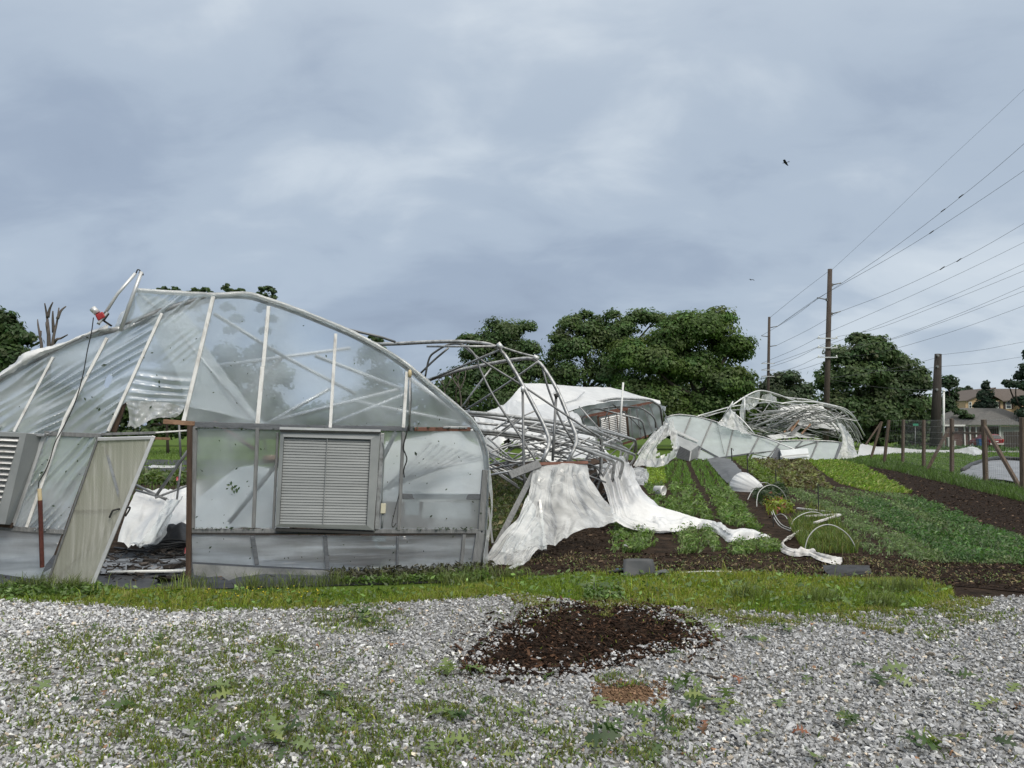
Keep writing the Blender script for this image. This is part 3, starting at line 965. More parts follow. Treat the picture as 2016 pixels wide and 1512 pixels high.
# weeds coming up through the gravel
P = scatter(GRAV_NEAR, 110000, 0.012, power=0)
q = to_px(P)
wgt = blob_w(q, WEEDS)
nn = vnoise(P, 5.0, 3.0)
kp = RNG.random(len(P)) < wgt * np.clip(0.9 + 2.0 * nn, 0.03, 1.3) + 0.015
P = P[kp]
nn = nn[kp]
h = RNG.uniform(0.022, 0.07, len(P)) * (1 + 0.6 * nn)
wc = vary((0.14, 0.185, 0.032), len(P), 0.35, hue=0.08)
b = RNG.random(len(P)) < 0.2
wc[b] = vary((0.13, 0.13, 0.05), b.sum(), 0.3)
grass('gravel_weeds', 'low grass and moss growing up through the gravel', P, h, RNG.uniform(0.005, 0.013, len(P)), RNG.uniform(0.3, 0.95, len(P)), wc)
k = RNG.random(len(P)) < 0.24
PL = P[k] + np.c_[np.zeros((k.sum(), 2)), RNG.uniform(0.008, 0.03, k.sum())]
nl = np.c_[RNG.normal(0, 0.45, (len(PL), 2)), np.ones(len(PL))]
V, F = leaf_quads(PL, nl, RNG.uniform(0.008, 0.02, len(PL)), aspect=0.6)
o = from_np('clover', V, [F], M['leaf'], col=np.repeat(vary((0.065, 0.115, 0.03), len(PL), 0.35), 4, 0))
tag(o, 'small round clover leaves low among the stones', 'clover', kind='stuff')

# weeds of broad leaves along the strip
P = np.concatenate([scatter([(-200, 1165), (200, 1160), (200, 1180), (-200, 1180)], 2200, power=0), scatter([(660, 1150), (960, 1130), (960, 1145), (700, 1155)], 900, power=0), scatter([(1150, 1165), (1220, 1160), (1230, 1185), (1150, 1190)], 500, power=0), scatter(STRIP, 2600, power=0)])
P[:, 2] += RNG.uniform(0.02, 0.09, len(P))
V, F = leaf_quads(P, np.c_[RNG.normal(0, 0.6, (len(P), 2)), np.ones(len(P))], RNG.uniform(0.015, 0.045, len(P)), aspect=0.5)
o = from_np('broadleaf_weeds', V, [F], M['leaf'], col=np.repeat(vary((0.09, 0.155, 0.035), len(P), 0.35), 4, 0))
tag(o, 'broad leaved weeds along the grass edge', 'weeds', kind='stuff')
# yellow flower specks
P = scatter([(400, 1165), (640, 1160), (640, 1185), (400, 1190)], 60, 0.06, power=0)
V, F = leaf_quads(P, np.c_[RNG.normal(0, 0.3, (len(P), 2)), np.ones(len(P))], np.full(len(P), 0.011), aspect=1.0)
o = from_np('yellow_flowers', V, [F], M['leaf'], col=np.repeat(vary((0.7, 0.55, 0.03), len(P), 0.15), 4, 0))
tag(o, 'tiny yellow flowers in the grass before the door gap', 'flowers', kind='stuff')

# far lawn
LAWN_R = [(1640, 912), (1690, 889), (2250, 892), (2250, 1010), (2016, 980), (1860, 945), (1760, 920)]
P = scatter(LAWN_R, 26000, 0.0)
grass('lawn_grass', 'mown green lawn beyond the wire fence', P, RNG.uniform(0.05, 0.14, len(P)) * (P[:, 1] / 30) ** 0.5, 0.02 * (P[:, 1] / 25) ** 1.1, RNG.uniform(0.2, 0.8, len(P)), vary((0.085, 0.155, 0.025), len(P), 0.25))
P = scatter([(1650, 906), (1760, 905), (1860, 930), (2100, 985), (2100, 1000), (2016, 990), (1860, 952), (1760, 928), (1690, 916)], 9000, 0.0)
grass('fence_weeds', 'rough grass growing up round the fence posts', P, RNG.uniform(0.10, 0.36, len(P)), 0.018 * (P[:, 1] / 25), RNG.uniform(0.2, 0.8, len(P)), vary((0.075, 0.13, 0.03), len(P), 0.3))
P = scatter([(-200, 990), (-200, 884), (960, 884), (960, 990)], 16000, 0.0)
grass('meadow_grass', 'green grass behind the first greenhouse', P, RNG.uniform(0.06, 0.2, len(P)) * (P[:, 1] / 25) ** 0.5, 0.018 * (P[:, 1] / 20), RNG.uniform(0.2, 0.8, len(P)), vary((0.09, 0.155, 0.03), len(P), 0.3))


# ------------------------------------------------------------------ vegetable beds
def crop(name, label, poly, n, hr, wr_, lean, col, amt=0.3, leafy=0, lsize=0.03, alt=None, cat='crops', power=1.0, az=None, rows=None):
    P = scatter(poly, n, 0.004, power=power)
    nn = vnoise(P, 1.6, 11.0)
    P = P[RNG.random(len(P)) < 0.62 + 1.3 * nn]
    if rows:                              # planted lines, running the way the beds run
        ph = (P[:, 0] - 0.225 * P[:, 1]) / rows + 0.25 * vnoise(P, 0.7, 50.0)
        P = P[RNG.random(len(P)) < np.clip(0.62 + 0.62 * np.cos(2 * math.pi * ph), 0.12, 1)]
    _b = gr(1302, 975)
    P = P[~((np.abs(P[:, 0] - _b.x) < 0.40) & (P[:, 1] < _b.y + 0.3) & (P[:, 1] > _b.y - 1.3))]
    k = (P[:, 1] / 14) ** 0.45
    cols = vary(col, len(P), amt, hue=0.06)
    if alt:
        m = RNG.random(len(P)) < alt[1]
        cols[m] = vary(alt[0], m.sum(), amt)
    h = RNG.uniform(*hr, len(P)) * (0.72 + 0.4 * vnoise(P, 2.0, 20.0))
    V, F4, F3 = blades(P, h, RNG.uniform(*wr_, len(P)) * k, RNG.uniform(*lean, len(P)), az=None if az is None else RNG.normal(az, 0.7, len(P)))
    faces = [F4, F3]
    C = np.repeat(cols, 5, 0)
    if leafy:
        m = int(len(P) * leafy)
        i = RNG.integers(0, len(P), m)
        Q = P[i] + np.c_[RNG.normal(0, 0.05, (m, 2)), RNG.uniform(0.2, 0.9, m) * h[i]]
        V2, Fq = leaf_quads(Q, np.c_[RNG.normal(0, 0.75, (m, 2)), np.ones(m)], RNG.uniform(0.6, 1.4, m) * lsize * k[i], aspect=0.42, bend=0.15)
        faces = [np.concatenate([F4, Fq + len(V)]), F3]
        V = np.concatenate([V, V2])
        C = np.concatenate([C, np.repeat(cols[i] * RNG.uniform(0.8, 1.3, (m, 1)), 4, 0)])
    o = from_np(name, V, faces, M['grass'], col=C)
    return tag(o, label, cat, kind='stuff')


GREEN, LIME, DARK, OLIVE = (0.112, 0.18, 0.045), (0.20, 0.29, 0.045), (0.115, 0.178, 0.062), (0.14, 0.155, 0.055)
crop('lettuce_bed', 'short lime green bed beside the torn white film', [(1272, 922), (1305, 919), (1313, 952), (1276, 953)], 2600, (0.10, 0.25), (0.02, 0.035), (0.2, 0.8), LIME, leafy=0.6)
crop('carrot_bed', 'feathery mid green bed left of the narrow path', [(1306, 916), (1347, 905), (1366, 954), (1310, 953)], 4500, (0.12, 0.32), (0.014, 0.028), (0.1, 0.7), (0.105, 0.19, 0.036), rows=0.42)
crop('fennel_bed', 'feathery green bed right of the narrow path', [(1355, 904), (1390, 903), (1428, 958), (1382, 959)], 4800, (0.12, 0.32), (0.014, 0.028), (0.1, 0.7), (0.10, 0.18, 0.036), rows=0.42)
crop('onion_bed', 'flattened dark green rows running up to the white bucket', [(1268, 958), (1300, 955), (1330, 1010), (1300, 1020)], 2400, (0.12, 0.30), (0.02, 0.035), (0.5, 1.0), GREEN, leafy=0.6, lsize=0.045, az=0.3, rows=0.42)
crop('garlic_bed', 'flattened green leafy row beyond the white film tail', [(1318, 957), (1366, 956), (1400, 1027), (1326, 1013)], 5200, (0.12, 0.30), (0.02, 0.035), (0.5, 1.0), GREEN, leafy=0.6, lsize=0.045, az=0.3, rows=0.42)
crop('leek_bed', 'long green leafy row right of the garlic', [(1386, 960), (1430, 959), (1497, 1050), (1418, 1030)], 6500, (0.12, 0.30), (0.02, 0.035), (0.5, 1.0), GREEN, leafy=0.6, lsize=0.045, az=0.3, rows=0.42)
crop('spinach_bed', 'near end of a green row left of the brown gap', [(1208, 1036), (1290, 1038), (1288, 1088), (1205, 1090)], 3600, (0.10, 0.26), (0.014, 0.026), (0.5, 1.0), GREEN, leafy=0.7, lsize=0.04, az=0.3, rows=0.42)
crop('chive_bed', 'near end of a green row under the film tail', [(1320, 1046), (1395, 1042), (1420, 1086), (1335, 1092)], 2700, (0.10, 0.26), (0.014, 0.026), (0.5, 1.0), GREEN, leafy=0.7, lsize=0.035, alt=((0.16, 0.19, 0.08), 0.12), az=0.3, rows=0.42)
crop('turnip_bed', 'sparse green row end at the tip of the film tail', [(1430, 1072), (1520, 1062), (1540, 1090), (1430, 1094)], 2300, (0.08, 0.22), (0.014, 0.024), (0.5, 1.0), GREEN, leafy=0.7, lsize=0.035, alt=((0.16, 0.19, 0.08), 0.15), az=0.3, rows=0.42)
crop('basil_bed', 'yellow green row behind the white row cover', [(1444, 906), (1482, 905), (1548, 960), (1508, 955)], 4200, (0.12, 0.30), (0.03, 0.05), (0.2, 0.8), (0.115, 0.17, 0.035), leafy=0.9, lsize=0.05, rows=0.9)
crop('potato_bed', 'olive and brown bushy plants in mid field', [(1482, 905), (1584, 905), (1640, 966), (1552, 963)], 6500, (0.12, 0.36), (0.03, 0.06), (0.2, 0.9), OLIVE, leafy=1.2, lsize=0.06, alt=((0.08, 0.062, 0.03), 0.3), rows=0.9)
crop('rye_bed', 'bright lime green mown strip beside the mulch path', [(1580, 903), (1640, 901), (1700, 918), (1795, 972), (1730, 972), (1650, 952)], 12000, (0.10, 0.30), (0.03, 0.05), (0.4, 1.0), (0.165, 0.26, 0.04), alt=((0.33, 0.36, 0.12), 0.18), az=-0.5)
FIELD = [(1552, 963), (1640, 962), (1720, 972), (1795, 975), (1900, 1022), (2300, 1160), (2200, 1150), (2016, 1112), (1890, 1112), (1720, 1096), (1662, 1060), (1600, 1000), (1545, 985)]
crop('clover_field', 'broad dark green field of low leafy rows on the right', FIELD, 52000, (0.05, 0.17), (0.008, 0.018), (0.5, 1.0), DARK, leafy=0.5, lsize=0.032, alt=((0.14, 0.17, 0.085), 0.22), az=0.3, rows=0.85)
for ri, (xa, ya, xb, yb, nm, lb) in enumerate([(1700, 985, 1930, 1108, 'kale_row', 'tall greener row running down the middle of the dark field'), (1790, 985, 2080, 1120, 'bean_row', 'second greener row nearest the mulch path')]):
    crop(nm, lb, [(xa - 30, ya), (xa + 25, ya), (xb + 55, yb), (xb - 60, yb)], 5200, (0.10, 0.26), (0.018, 0.032), (0.5, 1.0), (0.06, 0.125, 0.035), leafy=0.5, lsize=0.04, az=0.3)
crop('dill_bed', 'feathery yellow green dill under the bare hoops', [(1556, 1040), (1590, 1005), (1640, 1020), (1690, 1090), (1585, 1092)], 9000, (0.15, 0.42), (0.008, 0.016), (0.1, 0.9), (0.105, 0.155, 0.035), alt=((0.17, 0.17, 0.05), 0.2))
crop('chard_bed', 'bright yellow and red stemmed chard in front of the row cover', [(1500, 985), (1540, 985), (1565, 1010), (1512, 1015)], 420, (0.1, 0.42), (0.03, 0.05), (0.2, 0.9), (0.16, 0.20, 0.035), leafy=0.9, lsize=0.055, alt=((0.22, 0.075, 0.045), 0.20))
crop('squash_plants', 'dark leafy plants under the hoop beside the row cover', [(1480, 970), (1540, 960), (1550, 985), (1500, 998)], 900, (0.15, 0.35), (0.02, 0.04), (0.3, 0.9), (0.03, 0.05, 0.02), leafy=1.2, lsize=0.07)
crop('tomato_plants', 'ragged green plants inside the wreck beside the end wall', [(962, 1090), (966, 930), (1050, 925), (1035, 990), (985, 1085)], 2600, (0.1, 0.4), (0.015, 0.03), (0.3, 1.0), (0.075, 0.10, 0.03), leafy=0.9, lsize=0.06, alt=((0.16, 0.14, 0.07), 0.2))
crop('seedling_plants', 'leafy plants seen through the door gap', [(275, 955), (275, 935), (365, 935), (365, 955)], 1500, (0.15, 0.45), (0.03, 0.05), (0.3, 0.9), (0.075, 0.11, 0.03), leafy=1.2, lsize=0.10)


crop('bed_weeds', 'sparse weeds and straw between the beds and the grass', [(1000, 1128), (1060, 1090), (1250, 1095), (1500, 1092), (1720, 1098), (2100, 1125), (2100, 1160), (1870, 1150), (1500, 1130)], 2600, (0.03, 0.10), (0.006, 0.014), (0.5, 1.0), (0.12, 0.16, 0.05), leafy=0.8, lsize=0.022, alt=((0.24, 0.19, 0.10), 0.4))


# ================================================================== FALLEN OAK LEAVES
def oak_leaf(seed, size=0.15, curl=0.25):
    rg = np.random.default_rng(seed)
    # half outline: lobes with pointed tips, deep sinuses
    half = [(0, 0.0), (0.035, 0.06), (0.05, 0.14)]
    for y, wd in ((0.26, 0.20), (0.46, 0.36), (0.68, 0.33), (0.86, 0.18)):
        wd *= rg.uniform(0.8, 1.15)
        half += [(0.055, y - 0.07), (wd * 0.75, y - 0.03), (wd, y + 0.07), (wd * 0.7, y + 0.05), (0.075, y + 0.06)]
    half += [(0.03, 1.0)]
    pts = half + [(-x, y) for x, y in reversed(half)]
    v, f = panel_mesh([(x, y) for x, y in pts], 0.5)
    x, y = v[:, 0], v[:, 1]
    z = curl * (x * x) * 1.6 + curl * 0.35 * np.sin(y * math.pi) + 0.06 * curl * np.sin(9 * y + seed) * np.abs(x) * 8
    return np.c_[x, y - 0.45, z] * size, f


def leaf_mesh(seed, size, curl, col):
    V, F = oak_leaf(seed, size, curl)
    me = bpy.data.meshes.new('oak_leaf')
    me.from_pydata(V.tolist(), [], F.tolist())
    me.polygons.foreach_set('use_smooth', [True] * len(F))
    a = me.color_attributes.new('Col', 'FLOAT_COLOR', 'POINT')
    c = np.ones((len(V), 4), np.float32)
    c[:, :3] = np.array(col) * RNG.uniform(0.9, 1.1, (len(V), 1))
    a.data.foreach_set('color', c.ravel())
    me.materials.append(M['leaf'])
    return me


DARKLEAF = [leaf_mesh(i, s, c, col) for i, (s, c, col) in enumerate([(0.15, 0.3, (0.04, 0.085, 0.016)), (0.13, 0.5, (0.05, 0.10, 0.018)), (0.17, 0.25, (0.034, 0.07, 0.018)), (0.12, 0.7, (0.06, 0.11, 0.018))])]
PALELEAF = [leaf_mesh(i + 9, s, c, col) for i, (s, c, col) in enumerate([(0.15, 0.25, (0.15, 0.21, 0.06)), (0.13, 0.4, (0.18, 0.245, 0.065)), (0.16, 0.3, (0.135, 0.195, 0.065)), (0.12, 0.6, (0.20, 0.25, 0.065))])]
BROWNLEAF = [leaf_mesh(i + 20, s, c, col) for i, (s, c, col) in enumerate([(0.09, 0.8, (0.24, 0.09, 0.045)), (0.08, 0.9, (0.19, 0.10, 0.05))])]


def lay(o, px, py, rng, z=0.03, tilt=0.35):
    p = gr(px, py)
    o.location = (p.x, p.y, z)
    o.rotation_euler = (rng.normal(0, tilt), rng.normal(0, tilt), rng.uniform(0, 6.28))
    s = rng.uniform(0.85, 1.4)
    o.scale = (s, s, s)


lr = np.random.default_rng(5)
single_dark = [(315, 1262), (310, 1268), (145, 1385), (215, 1400), (755, 1285), (690, 1310), (770, 1250), (180, 1240), (1700, 1318), (1905, 1340), (1870, 1335), (1585, 1345), (1480, 1265), (250, 1400), (565, 1450), (575, 1425), (420, 1370), (480, 1465), (1165, 1172), (1835, 1480), (1290, 1490), (1085, 1340),
               (640, 1375), (350, 1500), (960, 1385), (1330, 1295), (1975, 1470), (700, 1205), (735, 1228)]
single_pale = [(110, 1240), (70, 1330), (85, 1360), (240, 1335), (300, 1335), (575, 1340), (430, 1360), (440, 1380), (420, 1410), (675, 1360), (540, 1290), (660, 1250), (1360, 1232), (1405, 1242), (1755, 1325), (1890, 1305), (1500, 1265), (1415, 1263), (1535, 1392), (1505, 1460), (1465, 1430), (1330, 1455), (1600, 1500), (1960, 1395), (1995, 1365),
               (680, 1410), (650, 1450), (720, 1440), (830, 1350), (880, 1330), (940, 1330), (760, 1330), (1075, 1450), (905, 1470), (850, 1480), (1160, 1480), (1030, 1410), (500, 1400), (380, 1440), (1000, 1500), (1180, 1390), (1920, 1398)]
brown = [(1385, 1435), (1390, 1446), (1580, 1455), (1650, 1470), (617, 1194), (205, 1375), (1450, 1350), (2008, 1405)]
for lst, protos, lab, grp in ((single_dark, DARKLEAF, 'dark green oak leaf', 'dark green oak leaves'), (single_pale, PALELEAF, 'pale green oak leaf', 'pale oak leaves'),
                              (brown, BROWNLEAF, 'curled orange brown dead leaf', 'dead brown leaves')):
    for i, (x, y) in enumerate(lst):
        o = link('oak_leaf' if protos is not BROWNLEAF else 'dead_leaf', protos[i % len(protos)])
        lay(o, x, y, lr, 0.028)
        if x < 650:
            pl = 'among the weeds at the bottom left' if y > 1375 else 'on the whiter stones before the door and knee wall'
        elif x < 1150:
            pl = 'on the gravel below the mulch heap, left of the clay patch' if y > 1335 else 'on the gravel left of the mulch heap'
        else:
            pl = 'on the bottom gravel right of the clay patch' if y > 1375 else 'on the grey stones right of the mulch heap'
        tag(o, lab + ' ' + pl, 'leaf', grp + ' ' + pl)

SPRIGS = [(1430, 1400, 9, 'large green oak sprig on the gravel right of the clay patch', 0.24), (1740, 1345, 5, 'two toned oak sprig alone on the grey stones far right', 0.14), (1290, 1440, 8, 'oak sprig spread over the bottom gravel below the clay patch', 0.26), (1230, 1470, 7, 'bluish oak sprig at the bottom edge beside the spread one', 0.2),
          (900, 1340, 6, 'oak sprig at the left foot of the mulch heap', 0.16), (1340, 1365, 5, 'dark oak sprig just right of the clay patch', 0.15), (1540, 1250, 4, 'small oak sprig on the gravel right of the mulch heap', 0.12), (1650, 1440, 4, 'loose oak sprig low on the right hand stones', 0.14),
          (560, 1480, 7, 'oak sprig among the weeds at the bottom left', 0.22), (1850, 1490, 5, 'oak sprig cut by the bottom edge on the far right', 0.16), (700, 1225, 6, 'oak sprig at the grass side of the gravel left of the heap', 0.2), (1160, 1168, 5, 'dark oak sprig standing in the grass strip', 0.18), (880, 1420, 5, 'oak sprig in the mossy patch at bottom centre', 0.14)]
for x, y, k, lab, spread in SPRIGS:
    b = gr(x, y)
    t = thing('oak_sprig', lab, 'oak sprig', (b.x, b.y, 0.012), 'oak sprigs on the ground')
    ang = lr.uniform(0, 6.28)
    d = Vector((math.cos(ang), math.sin(ang), 0))
    MB().tube([b + d * (-0.6 * spread) + Vector((0, 0, 0.03)), b + Vector((0, 0, 0.05)), b + d * (0.5 * spread) + Vector((0, 0, 0.045))], [0.004, 0.003, 0.002], 5).build('twig', M['bark'], t)
    for i in range(k):
        pal = DARKLEAF if lr.random() < 0.5 else PALELEAF
        o = link('leaf', pal[i % 4], t)
        a = lr.uniform(0, 6.28)
        o.location = d * lr.uniform(-0.4, 0.6) * spread + Vector((math.cos(a), math.sin(a), 0)) * lr.uniform(0.2, 0.7) * spread + Vector((0, 0, lr.uniform(0.03, 0.08)))
        o.rotation_euler = (lr.normal(0, 0.45), lr.normal(0, 0.45), a - math.pi / 2)
        s = lr.uniform(0.85, 1.3)
        o.scale = (s, s, s)
for x, y, lab in ((1465, 1218, 'short dark stick on the gravel below the grass strip'), (1412, 1335, 'short dark twig beside the dark oak sprig')):
    p = gr(x, y, 0.03)
    o = MB().tube([p + Vector((-0.07, 0.03, 0.01)), p, p + Vector((0.06, -0.03, 0.0))], [0.008, 0.011, 0.007], 6).build('stick', M['bark'], base=tuple(p))
    tag(o, lab, 'stick', 'sticks on the gravel')


# ================================================================== TREES
def tree(name, label, d, lobes, trunk=None, n=9000, col=(0.045, 0.085, 0.028), ls=0.26, amt=0.28, airy=0.0, group='trees behind the greenhouses', sub=1.5, limbs=5, cat='tree', th=0.3, seed=None, bark='bark', dz=1.0):
    rng = np.random.default_rng(seed if seed is not None else abs(int(lobes[0][0] * 7 + lobes[0][1])))
    k = d / FPX
    bx = trunk[0] if trunk else lobes[0][0]
    base = at(bx, 853, d); base.z = 0
    t = thing(name, label, cat, tuple(base), group)
    Cn, Rd = [], []
    for i, (x, y, rx, ry) in enumerate(lobes):
        c = at(x, y, d + rng.uniform(-0.4, 0.4) * rx * k)
        Cn.append(np.array(c))
        Rd.append(np.array([rx * k, (rx + ry) / 2 * k * dz, ry * k]))
    area = np.array([r[0] * r[2] for r in Rd])
    share = area / area.sum()
    P, Nn, S, Cc = [], [], [], []
    for c, r, s in zip(Cn, Rd, share):
        m = max(120, int(n * s))
        rs0 = min(sub, 0.55 * min(r[0], r[2]))
        ns = max(5, int(3.2 * (r[0] * r[2] + r[0] * r[1]) / (rs0 ** 2)))
        dirs = rng.normal(size=(ns, 3))
        dirs /= np.linalg.norm(dirs, axis=1, keepdims=True)
        dirs[:, 2] = np.where(dirs[:, 2] < -0.55, -dirs[:, 2] * 0.3, dirs[:, 2])
        sc = c + dirs * np.clip(r - rs0 * 0.6, 0.15, None) * rng.uniform(0.62, 1.06, (ns, 1))
        srad = rs0 * rng.uniform(0.55, 1.25, ns)
        scol = vary(col, ns, amt * 0.55, rng, hue=0.07)
        i = rng.integers(0, ns, m)
        if airy:
            i = i[rng.random(m) > airy * 0.4]
            m = len(i)
        u = rng.normal(size=(m, 3))
        u /= np.linalg.norm(u, axis=1, keepdims=True)
        rr = rng.uniform(0.35, 1.0, (m, 1)) ** 0.5 * np.where(rng.random((m, 1)) < 0.08, 1.3, 1.0)
        p = sc[i] + u * srad[i][:, None] * rr * np.array([[1.15, 1.15, 0.72]])
        nr = u + dirs[i] * 0.5 + np.array([[0, 0, 0.45]]) + rng.normal(0, 0.42, (m, 3))
        P.append(p); Nn.append(nr)
        S.append(rng.uniform(0.65, 1.35, m) * ls)
        Cc.append(scol[i] * np.exp(rng.normal(0, amt * 0.6, (m, 1))))
    P = np.concatenate(P); Nn = np.concatenate(Nn); S = np.concatenate(S); Cc = np.concatenate(Cc)
    ok = P[:, 2] > 0.2
    V, F = leaf_quads(P[ok], Nn[ok], S[ok], rng, aspect=0.62, bend=0.12)
    from_np('crown', V, [F], M['tree_leaf'], t, col=np.repeat(np.clip(Cc[ok], 0.004, 0.5), 4, 0))
    mb = MB()
    top = Vector(Cn[0])
    fork = base.lerp(Vector((top.x, top.y, top.z)), 0.45)
    mb.tube(smooth_path([base, base.lerp(fork, 0.5) + Vector((rng.normal(0, 0.15), 0, 0)), fork], 3), [th * 1.25] + [th] * 5 + [th * 0.75], 8)
    mb.build('trunk', M[bark], t, smooth=True)
    order = rng.permutation(len(Cn))[:limbs]
    for i in order:
        e = Vector(Cn[i])
        m = fork.lerp(e, 0.5) + Vector((rng.normal(0, 0.4), rng.normal(0, 0.4), rng.normal(0.3, 0.3)))
        MB().tube(smooth_path([fork, m, e, e + (e - m) * 0.18], 3), [th * 0.6, th * 0.5, th * 0.42, th * 0.35, th * 0.3, th * 0.24, th * 0.18, th * 0.12, th * 0.08, th * 0.05][:10], 6).build('limb', M[bark], t, smooth=True)
    return t


TG = (0.046, 0.083, 0.030)
DK = (0.032, 0.060, 0.026)
tree('oak_tree', 'huge round dense tree, biggest of the middle wood, left of the poles', 84,
     [(1380, 660, 70, 55), (1320, 670, 60, 45), (1440, 690, 45, 55), (1290, 720, 60, 50), (1350, 730, 75, 55), (1420, 750, 60, 50), (1455, 760, 32, 42), (1395, 800, 70, 40), (1300, 790, 60, 45), (1345, 640, 40, 30), (1410, 630, 42, 28), (1240, 700, 40, 40), (1250, 770, 50, 45), (1440, 815, 40, 30), (1330, 830, 70, 30), (1420, 848, 70, 24), (1300, 850, 80, 22)],
     (1370, 850), n=92000, col=(0.088, 0.142, 0.042), ls=0.185, sub=1.35, th=0.5, limbs=8)
tree('maple_tree', 'tall loose crowned tree left of the huge round one', 90,
     [(1125, 640, 32, 26), (1135, 690, 38, 35), (1180, 670, 40, 35), (1225, 645, 40, 28), (1260, 625, 30, 22), (1190, 730, 50, 45), (1120, 740, 40, 40), (1230, 690, 45, 40), (1290, 630, 35, 24), (1165, 790, 60, 40), (1105, 790, 40, 45), (1230, 780, 40, 40), (1110, 690, 20, 40), (1100, 850, 60, 30), (1200, 840, 60, 30), (1082, 760, 24, 34), (1075, 815, 30, 36), (1150, 620, 18, 14), (1205, 620, 20, 14), (1092, 700, 14, 26), (1085, 735, 16, 30), (1152, 652, 34, 30), (1172, 638, 26, 22), (1106, 668, 26, 28), (1215, 662, 36, 30)],
     (1170, 850), n=62000, col=(0.086, 0.134, 0.05), ls=0.175, airy=0.35, sub=1.2, th=0.4, limbs=8)
tree('elm_tree', 'dark domed tree with an open right side behind the bent hoops', 92,
     [(985, 660, 45, 40), (955, 690, 42, 35), (1010, 700, 45, 40), (1035, 645, 24, 16), (1040, 690, 28, 25), (925, 668, 25, 14), (990, 740, 55, 45), (1050, 730, 30, 40), (945, 740, 45, 40), (1010, 790, 70, 45), (1060, 790, 35, 45), (1040, 840, 60, 30), (915, 790, 40, 40), (880, 820, 50, 36), (930, 700, 26, 24)],
     (1000, 850), n=50000, col=(0.080, 0.126, 0.05), ls=0.18, airy=0.1, sub=1.4, th=0.4, limbs=7)
tree('lone_tree', 'broad dark tree standing between the tall pole and the thick pole', 100,
     [(1700, 690, 34, 28), (1735, 700, 36, 30), (1660, 705, 36, 32), (1770, 715, 36, 30), (1690, 740, 55, 45), (1640, 750, 32, 45), (1760, 760, 55, 45), (1805, 750, 32, 38), (1720, 790, 75, 40), (1650, 800, 45, 40), (1800, 795, 40, 38), (1730, 825, 85, 30), (1690, 668, 26, 16), (1725, 672, 24, 14), (1630, 825, 40, 30), (1810, 830, 40, 28), (1670, 858, 60, 24), (1750, 862, 70, 22), (1810, 862, 40, 22)],
     (1730, 860), n=48000, col=(0.072, 0.114, 0.046), ls=0.25, sub=1.5, th=0.5, limbs=8, group='trees beside the poles')
tree('distant_tree', 'small hazy tree beyond the far pole', 170, [(1548, 745, 34, 22), (1520, 765, 32, 26), (1580, 768, 30, 24), (1550, 790, 62, 30), (1500, 790, 30, 30)], (1548, 850), n=7000, col=(0.06, 0.085, 0.045), ls=0.42, sub=2.0, group='trees beside the poles')
tree('roadside_tree', 'bush like tree right behind the thick pole', 112, [(1868, 755, 18, 22), (1858, 800, 22, 30), (1872, 780, 15, 18), (1850, 830, 25, 28)], (1862, 862), n=5000, col=DK, airy=0.4, sub=0.9, ls=0.24, group='trees beside the poles')
tree('cone_tree', 'pointed dark evergreen in front of the tan house', 112, [(1941, 760, 7, 12), (1940, 778, 14, 14), (1942, 796, 21, 14), (1935, 800, 18, 10)], (1941, 862), n=4200, col=(0.030, 0.056, 0.034), sub=0.7, ls=0.22, limbs=2, group='trees by the houses')
tree('edge_tree', 'dark conifer cut by the right edge above the houses', 105, [(2016, 735, 16, 22), (2000, 758, 20, 9), (2022, 760, 20, 18), (1985, 753, 14, 6), (2012, 790, 20, 16), (2020, 815, 22, 16), (2030, 700, 14, 20)], (2022, 862), n=7000, col=(0.032, 0.058, 0.036), airy=0.4, sub=0.7, ls=0.24, group='trees by the houses')
tree('far_tree', 'pale distant tree left of the tan house gable', 190, [(1892, 775, 18, 14), (1905, 768, 7, 10), (1880, 790, 14, 14)], (1892, 850), n=2200, col=(0.07, 0.095, 0.06), ls=0.4, airy=0.3, group='trees by the houses')
tree('walnut_tree', 'dark tree cut by the left edge beyond the greenhouse', 62, [(10, 640, 28, 28), (40, 665, 28, 30), (-20, 670, 40, 45), (20, 710, 50, 40), (55, 725, 25, 30), (-40, 740, 60, 50), (40, 760, 55, 35), (100, 790, 60, 40), (-30, 620, 30, 30)],
     (-10, 860), n=24000, col=(0.056, 0.092, 0.036), ls=0.2, sub=1.0, th=0.35, group='trees left of the greenhouse')
for i, (x, y, lobes, lab) in enumerate([
        (332, 571, [(314, 572, 7, 6), (324, 568, 6, 5), (333, 573, 9, 5), (345, 570, 9, 7), (353, 576, 7, 5)], 'leafy treetop showing just above the left roof edge'),
        (392, 575, [(372, 577, 8, 5), (384, 571, 7, 6), (394, 574, 7, 5), (405, 571, 9, 7), (415, 577, 7, 5)], 'second leafy treetop above the roof edge'),
        (456, 571, [(443, 568, 7, 7), (452, 572, 8, 5), (462, 574, 7, 4), (474, 573, 9, 6), (448, 562, 4, 4)], 'sparse treetop just left of the roof peak'),
        (524, 576, [(516, 570, 9, 8), (528, 567, 8, 6), (536, 574, 9, 8), (522, 584, 11, 8), (510, 579, 6, 6), (538, 586, 7, 7)], 'roundest treetop just right of the roof peak'),
        (743, 668, [(731, 664, 6, 5), (738, 668, 7, 5), (748, 671, 8, 6), (734, 674, 5, 4)], 'small treetop above the sloping roof edge')]):
    low = ([(x + dxx, yy, 14, 12) for dxx, yy in ((-8, 606), (10, 628), (-4, 652))] if x < 700 else [(748, 690, 14, 12)]) + [(x - 12, 700, 34, 30), (x + 16, 745, 44, 36), (x - 10, 795, 50, 38)]
    tree('tall_tree', lab, 70, lobes + low, (x, 860), n=7500, col=(0.062, 0.10, 0.04), ls=0.15, sub=0.45, airy=0.3, th=0.12, limbs=1, group='treetops behind the roof')
lob = []
